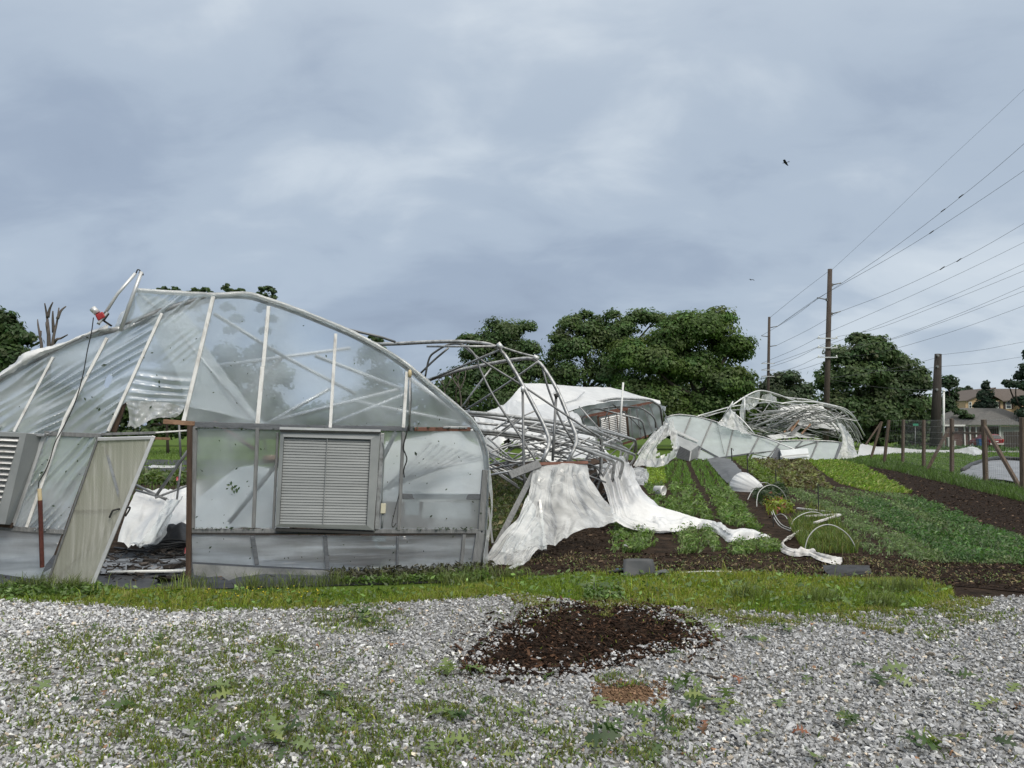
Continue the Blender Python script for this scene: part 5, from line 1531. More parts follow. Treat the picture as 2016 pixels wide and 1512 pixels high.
# ------------------------------------------------------------------ what lies behind the door gap
sp = [[(232, 1068), (250, 1005), (268, 968)], [(262, 1072), (280, 1020), (300, 962)], [(300, 1062), (318, 1015), (335, 965)], [(330, 1030), (342, 1000), (352, 962)], [(385, 1040), (385, 1000), (385, 955)]]
dep = [[11.3, 12.4, 13.6], [11.2, 12.2, 13.8], [11.4, 12.3, 14.0], [12.0, 12.8, 14.0], [11.6, 12.8, 14.2]]
o = drape('plastic_sheet', [[at(*p, d) for p, d in zip(r, dd)] for r, dd in zip(sp, dep)], M['film_white'], None, 9, 9, fold=0.05, ff=3, along='u', crumple=0.03, cs=2.0, seed=21)
tag(o, 'white plastic sheet heaped inside the door gap', 'plastic sheet')
o = drape('plastic_sheet', [[at(256, 1073, 10.9), at(285, 1058, 11.2), at(310, 1020, 11.6), at(330, 985, 12.1)], [at(272, 1076, 10.9), at(300, 1066, 11.2), at(322, 1030, 11.5), at(350, 985, 12.0)], [at(290, 1074, 11.2), at(314, 1062, 11.5), at(333, 1020, 12.0), at(356, 975, 12.6)]], M['film_loose'], None, 8, 7, fold=0.05, ff=3, along='v', crumple=0.04, cs=5, seed=24)
tag(o, 'clear crumpled plastic hanging in front of the white heap', 'plastic sheet')
o = drape('fabric_heap', [[at(300, 1072, 12.6), at(330, 1070, 12.6), at(385, 1070, 12.6)], [at(312, 1045, 13.2), at(335, 1030, 13.2), at(385, 1045, 13.2)], [at(325, 1025, 14.2), at(345, 1015, 14.2), at(390, 1030, 14.2)]], M['weed_fabric'], None, 9, 9, fold=0.06, ff=3, crumple=0.10, cs=3, seed=27)
tag(o, 'crumpled black weed fabric behind the door post', 'weed fabric')
o = drape('floor_fabric', [[gr(120, 1105, 0.02), gr(250, 1100, 0.02), gr(372, 1100, 0.02)], [gr(140, 1120, 0.05), gr(250, 1118, 0.03), gr(372, 1116, 0.02)], [gr(150, 1132, 0.03), gr(250, 1130, 0.03), gr(372, 1124, 0.04)]], M['grey_fabric'], None, 8, 8, fold=0.012, ff=2, along='u', crumple=0.03, cs=5, seed=31, ragged=0.2)
tag(o, 'torn grey ground fabric on the floor of the door gap', 'ground fabric')
o = MB().tube([gr(212, 1127, 0.05), gr(290, 1125, 0.06), gr(372, 1124, 0.05)], 0.02, 8).build('white_pipe', M['pvc'], smooth=True, base=tuple(gr(290, 1125)))
tag(o, 'white pipe lying across the threshold of the door gap', 'pipe')
hb = gr(320, 1083)
hose = MB()
pts = []
for k in range(60):
    a = k * 0.42
    rr2 = 0.30 + 0.05 * math.sin(k * 1.3)
    pts.append(hb + Vector((math.cos(a) * rr2 * 1.1 + k * 0.004, math.sin(a) * rr2 * 0.9, 0.03 + 0.0016 * k + 0.02 * math.sin(k * 0.9))))
pts = [gr(225, 1078, 0.03), gr(262, 1083, 0.03)] + pts + [gr(345, 1078, 0.06), gr(385, 1072, 0.04)]
o = hose.tube(pts, 0.016, 6).build('hose', M['black_plastic'], smooth=True, base=tuple(hb))
tag(o, 'coiled black irrigation hose inside the door gap', 'hose')
o = MB().tube(smooth_path([gr(225, 1088, 0.02), gr(280, 1084, 0.03), gr(330, 1092, 0.03), gr(390, 1088, 0.03)], 5), 0.013, 6).build('hose', M['black_plastic'], smooth=True, base=tuple(gr(280, 1084)))
tag(o, 'thin black drip line in front of the coiled hose', 'hose')
fr = thing('pipe_joint', 'crossed grey roof pipes fallen inside the door gap', 'pipe frame', tuple(gr(310, 1000)))
for p, q, d0, d1, r in [((372, 885), (308, 975), 12.5, 13.0, 0.026), ((268, 955), (330, 985), 13.4, 12.9, 0.022), ((268, 965), (328, 982), 13.2, 12.9, 0.02), ((306, 980), (372, 955), 12.9, 13.4, 0.02), ((352, 830), (356, 900), 13.0, 13.0, 0.018), ((358, 900), (348, 985), 13.0, 12.8, 0.018)]:
    MB().tube([at(*p, d0), at(*q, d1)], r, 8).build('pipe', M['galv_dark'], fr, smooth=True)
for i, (x0, x1, y0, y1, lab) in enumerate([(180, 600, 905, 915, 'strip of black fabric far beyond the door gap'), (150, 620, 918, 936, 'wider strip of black fabric nearer the door gap')]):
    o = drape('fabric_strip', [[gr(x0, y0, 0.05), gr((x0 + x1) / 2, y0, 0.05), gr(x1, y0, 0.05)], [gr(x0, y1, 0.03), gr((x0 + x1) / 2, y1, 0.03), gr(x1, y1, 0.03)]], M['weed_fabric'], None, 12, 4, fold=0.02, ff=5, crumple=0.05, cs=1.5, seed=33 + i)
    tag(o, lab, 'weed fabric', 'black fabric strips behind the greenhouse')
o = drape('plastic_sheet', [[gr(285, 918, 0.05), gr(310, 916, 0.1), gr(345, 917, 0.05)], [gr(285, 922, 0.04), gr(310, 921, 0.08), gr(350, 921, 0.04)]], M['film_white'], None, 6, 4, fold=0.03, ff=3, crumple=0.05, seed=37)
tag(o, 'scrap of white plastic on the black strips', 'plastic scrap')
for i, (x, y, d, lab) in enumerate([(349, 942, 16.0, 'small pink flag above the white heap'), (366, 1083, 10.9, 'small pink flag low beside the door post')]):
    p = at(x, y, d)
    o = MB().add([p + Vector((-0.02, 0, -0.05)), p + Vector((0.03, 0.01, -0.03)), p + Vector((0.025, 0.0, 0.05)), p + Vector((-0.02, 0.01, 0.03)), p + Vector((0.0, 0.03, 0.0))], [(0, 1, 4), (1, 2, 4), (2, 3, 4), (3, 0, 4)]).build('marker_flag', M['pink'] if 'pink' in M else M['red_motor'], base=tuple(p))
    tag(o, lab, 'flag', 'pink marker flags')
    MB().tube([Vector((p.x, p.y, 0)), p], 0.003, 5).build('wire', M['galv'], o)

FP = scatter([(120, 1095), (372, 1080), (372, 1145), (190, 1150)], 420, 0.05, power=0)
o = pieces('floor_debris', FP, RNG.lognormal(math.log(0.03), 0.6, len(FP)), vary((0.035, 0.03, 0.027), len(FP), 0.6), M['chip'], CHIPS, tilt=0.2)
tag(o, 'broken bits of wood and leaves on the floor of the door gap', 'debris', kind='stuff')

# leaf scraps stuck on the wet film
LP, LN_ = [], []
for k in range(300):
    x, y = random.uniform(-20, 950), random.uniform(600, 1110)
    if random.random() < 0.45: y = random.uniform(840, 1110)
    ok = in_poly([(x, y)], ARCH_L + [(268, 571)] + ARCH_R + [(380, 1120), (380, 840), (100, 1040), (-90, 1040)])[0]
    if ok:
        LP.append(wl(x, y, 0.035)); LN_.append(WN + Vector((random.gauss(0, .3), random.gauss(0, .3), random.gauss(0, .3))))
V, F = leaf_quads(np.array(LP), np.array(LN_), RNG.lognormal(math.log(0.013), 0.4, len(LP)), aspect=0.5, bend=0.2)
o = from_np('leaf_scraps', V, [F], M['leaf'], col=np.repeat(vary((0.03, 0.05, 0.025), len(LP), 0.4), 4, 0))
tag(o, 'small torn leaf bits stuck all over the wet film', 'leaf scraps', kind='stuff')
b = wl(458, 962, 0.04)
sp = thing('leaf_sprig', 'green leaf sprig stuck on the film left of the shutter', 'leaf sprig', tuple(b))
MB().tube([wl(452, 950, 0.03), wl(460, 960, 0.04), wl(468, 968, 0.03)], 0.003, 5).build('twig', M['bark'], sp)
for x, y, s in [(450, 955, .03), (455, 951, .03), (457, 962, .035), (463, 958, .035), (466, 966, .035), (461, 968, .03), (470, 962, .028), (447, 962, .02)]:
    c = np.array([tuple(wl(x, y, 0.045))])
    V, F = leaf_quads(c, np.array([tuple(WN)]) + RNG.normal(0, 0.3, (1, 3)), [s], aspect=0.5, bend=0.2)
    from_np('leaf', V, [F], M['leaf'], sp, col=np.array([0.045, 0.085, 0.025]))
LP = np.array([tuple(wl(random.choice([random.uniform(380, 500), random.uniform(560, 640), random.uniform(780, 940)]), random.choice([1040, 1041, 843]) + random.uniform(-2, 2), random.uniform(0.03, 0.07))) for _ in range(160)])
V, F = leaf_quads(LP, np.c_[RNG.normal(0, .5, (len(LP), 2)), np.ones(len(LP))], RNG.uniform(0.012, 0.03, len(LP)))
o = from_np('sill_leaves', V, [F], M['leaf'], col=np.repeat(vary((0.035, 0.06, 0.025), len(LP), 0.4), 4, 0))
tag(o, 'leaf litter caught along the sill and over the shutter', 'leaf litter', kind='stuff')
# dark twiggy litter under the right end of the wall
LP = scatter([(640, 1140), (760, 1122), (960, 1115), (985, 1132), (900, 1140), (700, 1150)], 1500, 0.02, power=0)
LP[:, 2] += RNG.uniform(0, 0.10, len(LP))
V, F = leaf_quads(LP, RNG.normal(0, 1, (len(LP), 3)) + np.array([[0, 0, .6]]), RNG.uniform(0.02, 0.06, len(LP)), aspect=0.35, bend=0.2)
o = from_np('wall_litter', V, [F], M['leaf'], col=np.repeat(vary((0.05, 0.05, 0.026), len(LP), 0.5), 4, 0))
tag(o, 'dead leaves and stems heaped along the foot of the wall', 'leaf litter', kind='stuff')

# ================================================================== THE WRECK BEHIND: bent pipe hoops
def poly3(pts, d0, d1=None):
    """pixel-traced pipe running from depth d0 to d1"""
    d1 = d0 if d1 is None else d1
    k = len(pts)
    return [at(x, y, d0 + (d1 - d0) * i / max(1, k - 1)) for i, (x, y) in enumerate(pts)]


def bend(pts, rad=0.12, n=5):
    """rounds the corners of a polyline a little"""
    P = [Vector(p) for p in pts]
    r = [P[0]]
    for i in range(1, len(P) - 1):
        a, b, c = P[i - 1], P[i], P[i + 1]
        l = min(rad, (a - b).length * 0.45, (c - b).length * 0.45)
        s, e = b + (a - b).normalized() * l, b + (c - b).normalized() * l
        for k in range(n + 1):
            t = k / n
            r.append(s * (1 - t) ** 2 + b * 2 * t * (1 - t) + e * t * t)
    r.append(P[-1])
    return r


wr = thing('collapsed_hoophouse', 'bare grey greenhouse hoops bent over sideways behind the end wall', 'greenhouse frame', tuple(gr(1070, 1010)))


def pipe(pts, d0, d1=None, r=0.03, mat='galv', name='pipe', parent=None, rad=0.25, sm=False):
    P = poly3(pts, d0, d1)
    P = smooth_path(P, 5) if sm else bend(P, rad)
    return MB().tube(P, r, 8).build(name, M[mat], parent or wr, smooth=True)


# the two standing hoops
pipe([(735, 678), (780, 677), (849, 673), (913, 672), (983, 679), (1030, 759), (1072, 839), (1082, 866), (1080, 880), (1067, 910)], 14.6, 13.4, 0.036, 'galv', 'bow', rad=0.35)
pipe([(838, 750), (905, 728), (1002, 709), (1056, 703), (1094, 759), (1119, 820), (1135, 858), (1135, 874), (1117, 911)], 15.6, 14.2, 0.036, 'galv', 'bow', rad=0.35)
pipe([(670, 645), (700, 652), (752, 664), (778, 673)], 13.0, 13.6, 0.022, 'galv_dark', 'purlin')
pipe([(840, 682), (980, 682)], 14.2, 14.0, 0.02, 'galv', 'purlin')
pipe([(837, 742), (845, 706), (858, 692), (885, 678), (913, 680), (935, 700), (947, 731), (974, 784), (1024, 859), (1060, 915)], 15.0, 14.0, 0.020, 'galv_dark', 'purlin', sm=True)
pipe([(826, 737), (853, 710), (883, 685)], 15.0, 14.8, 0.020, 'galv_dark', 'brace')
pipe([(983, 689), (907, 722), (844, 748)], 14.0, 15.2, 0.022, 'galv', 'brace')
pipe([(915, 684), (947, 709), (1030, 760), (1120, 821), (1180, 860)], 14.9, 14.0, 0.020, 'galv_dark', 'brace')
pipe([(1058, 713), (1000, 754), (919, 806)], 14.4, 15.5, 0.020, 'galv', 'brace')
pipe([(967, 725), (935, 766), (908, 804)], 16.0, 16.0, 0.019, 'galv', 'brace')
pipe([(990, 684), (1024, 695), (1056, 703)], 14.0, 14.3, 0.020, 'galv', 'purlin', sm=True)
pipe([(1029, 765), (1031, 914), (1033, 955)], 13.8, 13.6, 0.024, 'galv_dark', 'brace_post')
pipe([(1095, 778), (1088, 907)], 14.6, 14.2, 0.026, 'galv_dark', 'brace_post')
pipe([(1068, 722), (1077, 760), (1101, 823), (1134, 880)], 15.2, 15.0, 0.022, 'galv_dark', 'brace')
pipe([(1029, 760), (1029, 772)], 13.75, 13.75, 0.034, 'galv_light', 'clamp')
pipe([(1093, 775), (1096, 783)], 14.55, 14.55, 0.036, 'cable', 'clamp')
pipe([(980, 676), (988, 686)], 13.95, 13.95, 0.050, 'galv_light', 'clamp')
pipe([(1050, 702), (1060, 707)], 14.25, 14.25, 0.050, 'galv_light', 'clamp')
# the flattened row of hoops behind
for pts, d0, d1, r, m in [
    ([(905, 811), (922, 812), (974, 816), (1058, 826), (1127, 838), (1183, 860), (1184, 874), (1183, 934), (1168, 955)], 15.0, 18.5, 0.040, 'galv'),
    ([(925, 848), (955, 848), (1030, 856), (1138, 881), (1207, 906), (1210, 918), (1202, 962), (1187, 978)], 15.0, 18.0, 0.036, 'galv'),
    ([(925, 852), (958, 853), (1044, 862), (1169, 887), (1226, 907), (1226, 918), (1213, 962), (1192, 983)], 15.2, 18.4, 0.036, 'galv'),
    ([(1060, 826), (1102, 831), (1169, 846), (1223, 871), (1224, 880), (1222, 902)], 17.0, 21.0, 0.036, 'galv'),
    ([(1070, 828), (1113, 831), (1183, 848), (1250, 866), (1252, 874), (1249, 890)], 18.5, 23.5, 0.038, 'galv'),
    ([(1030, 830), (1072, 837), (1169, 856), (1236, 885), (1236, 896), (1230, 922)], 17.0, 21.5, 0.036, 'galv'),
    ([(1040, 842), (1085, 850), (1197, 876), (1249, 895), (1250, 902), (1235, 924)], 16.5, 21.5, 0.036, 'galv'),
    ([(920, 818), (940, 818), (1010, 830), (1100, 850), (1160, 868), (1190, 885), (1188, 950)], 17.0, 20.0, 0.030, 'galv_dark'),
    ([(930, 832), (1000, 838), (1090, 856), (1180, 893), (1207, 912), (1203, 940)], 17.5, 20.0, 0.030, 'galv'),
    ([(1000, 880), (1060, 872), (1110, 862), (1120, 858)], 15.5, 16.5, 0.020, 'galv'),
    ([(965, 890), (1030, 868), (1110, 842)], 15.0, 16.8, 0.020, 'galv'), ([(966, 868), (1024, 826)], 15.0, 15.8, 0.018, 'galv_dark'),
    ([(963, 891), (1010, 912), (1068, 905)], 14.6, 14.4, 0.020, 'galv'), ([(960, 862), (1010, 906)], 14.8, 14.6, 0.018, 'galv'),
    ([(1176, 862), (1150, 912)], 18.4, 18.0, 0.024, 'galv_dark'), ([(1205, 905), (1180, 950), (1172, 975)], 18.2, 18.0, 0.028, 'galv_dark'),
    ([(1217, 905), (1200, 930), (1180, 960)], 18.6, 18.4, 0.020, 'galv_dark'), ([(1249, 872), (1230, 900), (1215, 925)], 23.0, 22.0, 0.024, 'galv_dark'),
    ([(1232, 890), (1210, 925), (1205, 940)], 21.4, 20.5, 0.022, 'galv_dark'), ([(1140, 800), (1185, 850), (1195, 862)], 20.0, 20.5, 0.020, 'galv'),
    ([(960, 936), (1020, 925), (1060, 915)], 14.4, 14.0, 0.020, 'galv_light'), ([(962, 925), (1040, 908), (1070, 905)], 14.9, 14.4, 0.020, 'galv'),
    ([(962, 916), (1066, 896), (1130, 890)], 15.6, 16.4, 0.016, 'galv_dark'), ([(1100, 905), (1170, 915), (1186, 935)], 16.4, 17.2, 0.018, 'galv_dark'),
    ([(1080, 890), (1140, 880), (1200, 885)], 16.6, 18.2, 0.016, 'galv'), ([(1020, 846), (1080, 880), (1140, 915)], 16.4, 16.8, 0.018, 'galv'),
]:
    pipe(pts, d0, d1, r, m, 'bow' if r >= 0.03 else 'brace', rad=0.22)
rr_ = np.random.default_rng(12)
for i in range(64):
    x, y = rr_.uniform(940, 1130), rr_.uniform(842, 925)
    a = rr_.choice([-0.75, -0.5, 0.45, 0.7, 0.15])
    l = rr_.uniform(45, 110)
    d = rr_.uniform(15.5, 18.5)
    pipe([(x, y), (x + l * math.cos(a), y + l * math.sin(a) * 0.8)], d, d + rr_.uniform(-0.4, 0.8), rr_.uniform(0.013, 0.021), rr_.choice(['galv', 'galv_dark', 'galv_light']), 'brace')
for i in range(14):
    x, y = rr_.uniform(1140, 1190), rr_.uniform(900, 960)
    d = rr_.uniform(18, 20)
    pipe([(x, y), (x + rr_.uniform(25, 60), y + rr_.uniform(-30, 12))], d, d + 0.5, rr_.uniform(0.014, 0.03), rr_.choice(['galv_dark', 'galv_dark', 'galv']), 'brace')

# boards the film is nailed to
fb = thing('baseboard', 'weathered board tipped up with its post under torn film', 'board', tuple(gr(1000, 1070)))
MB().beam(at(1003, 936, 12.6), at(1062, 913, 12.9), 0.13, 0.05, (0, -1, 0.3)).build('board', M['grey_wood'], fb)
MB().beam(at(1055, 914, 12.9), at(1156, 911, 13.6), 0.05, 0.05, (0, -1, 0.3)).build('board', M['red_wood'], fb)
MB().beam(at(1057, 918, 12.95), at(966, 1095, 11.8), 0.085, 0.07, (0, -1, 0.2)).build('post', M['grey_wood'], fb)
MB().beam(at(1063, 985, 12.30), at(1074, 1082, 11.55), 0.04, 0.03, (0, -1, 0.1)).build('batten', M['white_paint'], fb)
MB().beam(at(962, 1000, 11.9), at(970, 1070, 11.6), 0.03, 0.03, (0, -1, 0.1)).build('stake', M['galv_dark'], fb)
MB().beam(at(1190, 940, 18.5), at(1175, 975, 18.0), 0.14, 0.05, (0, -1, 0.2)).build('board', M['brown_wood'], wr)
MB().beam(at(1140, 915, 18.0), at(1190, 905, 19.0), 0.16, 0.06, (0, -1, 0.5)).build('board', M['brown_wood'], wr)

# the translucent sheet hanging from the tipped board
rows = [
    [at(1050, 918, 12.9), at(1085, 912, 13.1), at(1120, 912, 13.3), at(1156, 914, 13.6)],
    [at(1040, 975, 12.3), at(1075, 965, 12.6), at(1122, 958, 12.9), at(1170, 958, 13.3)],
    [at(1014, 1035, 11.7), at(1068, 1020, 12.0), at(1130, 1005, 12.4), at(1198, 990, 13.0)],
    [at(985, 1086, 10.9), at(1072, 1076, 11.3), at(1133, 1050, 11.8), at(1224, 1022, 12.7)],
]
o = drape('plastic_sheet', rows, M['film_loose'], None, 30, 20, fold=0.04, ff=4.0, along='v', crumple=0.065, cs=2.6, seed=41, edge_still=True)
tag(o, 'translucent torn sheet hanging off the tipped board like a tent', 'plastic sheet', 'torn film sheets')
rows = [
    [at(1040, 972, 12.2), at(1052, 1000, 12.0), at(1062, 1040, 11.7), at(1076, 1078, 11.4)],
    [at(1018, 1018, 11.8), at(1025, 1045, 11.5), at(1035, 1075, 11.2), at(1055, 1092, 11.0)],
    [at(990, 1050, 11.4), at(1000, 1075, 11.1), at(1010, 1100, 10.85), at(1035, 1108, 10.6)],
    [at(956, 1098, 11.0), at(962, 1110, 10.8), at(980, 1124, 10.5), at(1003, 1128, 10.3)],
]
o = drape('plastic_sheet', rows, M['film_loose'], None, 24, 20, fold=0.035, ff=3.0, along='v', crumple=0.075, cs=3.0, seed=44, ragged=0.05)
tag(o, 'ragged pointed corner of clear film reaching down to the grass', 'plastic sheet', 'torn film sheets')
# the heavy white sheet pouring out of the wreck, with its long tail
rows = [
    [at(1165, 905, 20.0), at(1200, 900, 20.5), at(1225, 902, 21.0), at(1245, 915, 21.5)],
    [at(1188, 955, 17.0), at(1212, 950, 17.2), at(1235, 945, 17.6), at(1256, 952, 18.4)],
    [at(1202, 1000, 14.6), at(1226, 990, 15.0), at(1255, 978, 15.6), at(1280, 982, 16.6)],
    [at(1215, 1028, 13.9), at(1245, 1018, 14.3), at(1285, 1000, 15.2), at(1318, 1012, 16.4)],
    [at(1262, 1042, 13.9), at(1295, 1034, 14.2), at(1335, 1020, 15.0), at(1352, 1020, 15.8)],
    [at(1330, 1048, 13.8), at(1355, 1040, 14.2), at(1380, 1030, 14.8), at(1395, 1030, 15.2)],
]
o = drape('plastic_sheet', rows, M['film_white'], None, 30, 14, fold=0.09, ff=4.0, along='v', crumple=0.10, cs=1.7, seed=47)
tag(o, 'heavy white film pouring out of the bent hoops to the soil', 'plastic sheet', 'torn film sheets')
rows = []
for i, (x, y0, y1, hgt) in enumerate([(1252, 1036, 1012, .16), (1275, 1046, 1018, .22), (1298, 1052, 1022, .24), (1322, 1049, 1026, .18), (1350, 1044, 1024, .20), (1375, 1042, 1026, .14), (1398, 1046, 1030, .15), (1418, 1056, 1038, .13), (1436, 1070, 1046, .17), (1458, 1068, 1045, .20), (1482, 1062, 1048, .16), (1500, 1064, 1053, .10), (1514, 1062, 1057, .03)]):
    c0_, c1 = gr(x, y0, 0.0), gr(x + 6, y1 + 6, 0.0)
    rows.append([c0_ + Vector((0, 0, 0.01)), c0_.lerp(c1, 0.25) + Vector((0, 0, hgt)), c0_.lerp(c1, 0.6) + Vector((0.0, 0, hgt * (0.5 + 0.4 * math.sin(i * 2.1)))), c0_.lerp(c1, 0.85) + Vector((0, 0, hgt * 0.5)), c1 + Vector((0, 0, 0.01))])
o = drape('plastic_sheet', rows, M['film_white'], None, 12, 12, fold=0.05, ff=1.6, along='v', crumple=0.07, cs=3.6, seed=51)
tag(o, 'long twisted white film tail lying across the green rows', 'plastic sheet', 'torn film sheets')
# white film still lying over the flattened hoops
rows = [
    [at(925, 818, 20), at(985, 800, 26), at(1030, 790, 30), at(1080, 800, 32), at(1140, 815, 32)],
    [at(930, 845, 18), at(990, 830, 22), at(1040, 822, 25), at(1090, 828, 27), at(1150, 838, 28)],
    [at(940, 870, 17.5), at(1000, 862, 20), at(1055, 862, 21.5), at(1110, 862, 23), at(1180, 868, 24)],
    [at(960, 900, 18.5), at(1020, 905, 19.0), at(1085, 908, 19.6), at(1150, 908, 20.4), at(1240, 918, 22)],
]
o = drape('plastic_sheet', rows, M['film_white'], None, 14, 12, fold=0.12, ff=4, along='v', crumple=0.12, cs=0.6, seed=55, hole=(0.22, 0.86, 0.09, 0.16))
tag(o, 'white roof film sagging over the flattened hoops', 'plastic sheet', 'torn film sheets')

# ================================================================== MIDDLE GREENHOUSE: roof pushed over, far end wall inside
mg = thing('greenhouse', 'middle greenhouse with white roof film pushed flat to one side', 'greenhouse', tuple(at(1180, 905, 46)[:2]) + (0.0,))
rows = [
    [at(941, 815, 34), at(992, 797, 34), at(1028, 758, 36), at(1045, 755, 37), at(1141, 761, 40), at(1197, 763, 42), at(1240, 773, 43), at(1299, 789, 44)],
    [at(950, 822, 32), at(1000, 808, 32), at(1040, 785, 34), at(1070, 778, 35), at(1150, 775, 38), at(1200, 774, 40), at(1242, 779, 42), at(1300, 795, 43.5)],
    [at(960, 832, 30), at(1010, 822, 30), at(1060, 812, 32), at(1090, 805, 33), at(1155, 790, 36), at(1205, 784, 39), at(1245, 785, 41), at(1294, 794, 43)],
    [at(975, 845, 28), at(1030, 838, 28), at(1080, 825, 30), at(1110, 815, 31), at(1160, 798, 35), at(1208, 790, 38), at(1246, 788, 40.5), at(1282, 789, 42.5)],
]
drape('roof_film', rows, M['film_white'], mg, 9, 9, fold=0.03, ff=6, along='v', crumple=0.03, cs=0.6, seed=61)
# far end wall seen from inside
film_panel('film_panel', [(1120, 812), (1160, 796), (1210, 786), (1260, 785), (1300, 790), (1306, 812), (1303, 840), (1268, 862), (1225, 876), (1180, 884), (1140, 870)], lambda x, y, o: at(x, y, 46 + o), M['film'], mg, 10)
def mbar(p, q, w, mat, name, d=45.8, dd=0.08):
    return MB().beam(at(*p, d), at(*q, d), w, dd, (0, -1, 0)).build(name, M[mat], mg)
mbar((1134, 824), (1292, 790), 0.14, 'red_wood', 'end_beam')
mbar((1176, 820), (1236, 806), 0.12, 'red_wood', 'shutter_frame', 45.6)
mbar((1226, 874), (1276, 858), 0.12, 'red_wood', 'end_beam', 45.6)
mbar((1177, 820), (1183, 884), 0.12, 'brown_wood', 'shutter_frame', 45.6)
mbar((1233, 808), (1238, 866), 0.12, 'brown_wood', 'shutter_frame', 45.6)
msh = MB().box8([at(x, y, d) for d in (45.55, 45.7) for x, y in ((1182, 823), (1231, 812), (1235, 864), (1186, 882))]).build('shutter', M['casing'], mg)
for i in range(15):
    f = (i + 0.5) / 15
    a, b = at(1183 + 4 * f, 824 + 57 * f, 45.45), at(1231 + 4 * f, 813 + 50 * f, 45.45)
    MB().beam(a, b, 0.075, 0.03, (0, -1, 0.8)).build('slat', M['white_paint'], msh)
for q in (0.33, 0.66):
    MB().beam(at(1182 + 49 * q, 822 - 10 * q, 45.3), at(1186 + 49 * q, 881 - 17 * q, 45.3), 0.05, 0.05, (0, -1, 0)).build('divider', M['brown_wood'], msh)
for p, q in [((1148, 818), (1152, 876)), ((1252, 798), (1262, 862)), ((1240, 800), (1246, 866)), ((1265, 797), (1284, 850)), ((1278, 795), (1296, 846))]:
    mbar(p, q, 0.07, 'galv_dark', 'stud', 45.5, 0.05)
for pts, d0, d1, r in [([(1133, 834), (1160, 808), (1175, 804), (1258, 825), (1266, 832), (1272, 864)], 38, 40, 0.05), ([(1180, 806), (1215, 800), (1262, 802), (1283, 817), (1290, 826), (1291, 842)], 42, 43, 0.05), ([(1205, 795), (1240, 820), (1262, 845)], 42, 43, 0.035),
                       ([(1141, 798), (1210, 784), (1280, 787), (1300, 800), (1305, 840)], 36, 43, 0.06), ([(1120, 840), (1180, 842), (1240, 862), (1253, 872), (1252, 890)], 27, 30, 0.045), ([(1200, 800), (1190, 830)], 41, 41, 0.03), ([(1155, 806), (1150, 830), (1140, 846)], 38, 38, 0.03), ([(1290, 850), (1270, 875), (1255, 895)], 40, 38, 0.06)]:
    pipe(pts, d0, d1, r, 'galv', 'bow', mg, rad=0.5)
pipe([(1227, 753), (1219, 867)], 36, 36, 0.045, 'pvc', 'white_pole', mg)
for x, y in ((1150, 772), (1100, 765)):
    pipe([(x, y), (x - 16, y + 14), (x - 45, y + 22)], 37, 34, 0.03, 'galv_light', 'bow', mg)
rows = [[at(1300, 798, 43), at(1308, 815, 42), at(1305, 838, 41), at(1290, 852, 40)], [at(1310, 800, 42), at(1312, 825, 41), at(1308, 850, 40), at(1270, 885, 38)]]
drape('film_edge', rows, M['film_loose'], mg, 8, 6, fold=0.08, ff=3, crumple=0.06, cs=1.5, seed=64)
rows = [
    [at(1304, 838, 40), at(1312, 835, 40), at(1318, 828, 40), at(1325, 822, 40)],
    [at(1282, 862, 38.5), at(1298, 862, 38.5), at(1315, 858, 39), at(1330, 850, 39.5)],
    [at(1262, 890, 37), at(1285, 892, 37.5), at(1312, 888, 38), at(1337, 878, 39)],
    [at(1245, 918, 36), at(1275, 920, 36.5), at(1305, 917, 37.5), at(1330, 900, 38.5)],
]
o = drape('plastic_sheet', rows, M['film_loose'], None, 20, 14, fold=0.12, ff=4, along='v', crumple=0.10, cs=0.8, seed=67, hole=(0.62, 0.55, 0.22, 0.2))
tag(o, 'ripped film with a hole hanging at the middle greenhouse corner', 'plastic sheet', 'torn film sheets')
rows = [[at(1238, 918, 30), at(1262, 920, 30), at(1278, 930, 30)], [at(1236, 940, 28), at(1258, 945, 28), at(1276, 948, 28)], [at(1248, 962, 26), at(1262, 965, 26), at(1270, 962, 26)]]
o = drape('plastic_sheet', rows, M['film_loose'], None, 10, 10, fold=0.06, ff=2, crumple=0.08, cs=1.8, seed=70, ragged=0.1)
tag(o, 'small clear film lobe beside the lime green bed', 'plastic sheet', 'torn film sheets')

# ================================================================== RIGHT GREENHOUSE: end wall flat on its back, roof pipes in a heap
rg = thing('greenhouse', 'flattened right greenhouse, its film wall folded down to the ground', 'greenhouse', tuple(gr(1480, 903)))
TOPE = [(1308, 824), (1322, 818), (1338, 816), (1365, 819), (1402, 828), (1440, 841), (1486, 856), (1510, 863), (1533, 868), (1560, 867), (1600, 867), (1640, 869), (1658, 872)]


def lean(x, y, o=0.0):
    """the fallen wall: foot at the ground line, leaning away from the viewer"""
    foot = 904.0
    return at(x, y, 52.0 + max(0.0, foot - y) * 0.030 + o)


BOT = [(1650, 900), (1640, 905), (1590, 906), (1540, 905), (1480, 893), (1450, 897), (1414, 902), (1370, 877), (1324, 854)]
film_panel('film_panel', TOPE + BOT, lean, M['film_far'], rg, 9, (), lambda x, y: 0.04 * math.sin(x * 0.09) + 0.05 * noise.noise(Vector((x * 0.03, y * 0.05, 2))))
film_panel('film_panel', [(1377, 884), (1414, 903), (1410, 906), (1368, 905)], lean, M['film_far'], rg, 9)
film_panel('film_panel', [(1482, 895), (1540, 906), (1520, 908), (1478, 905)], lean, M['film_far'], rg, 9)


def lbar(p, q, w, mat, name, off=-0.06, dd=0.06):
    return MB().beam(lean(*p, off), lean(*q, off), w, dd, (0, -1, 0)).build(name, M[mat], rg)


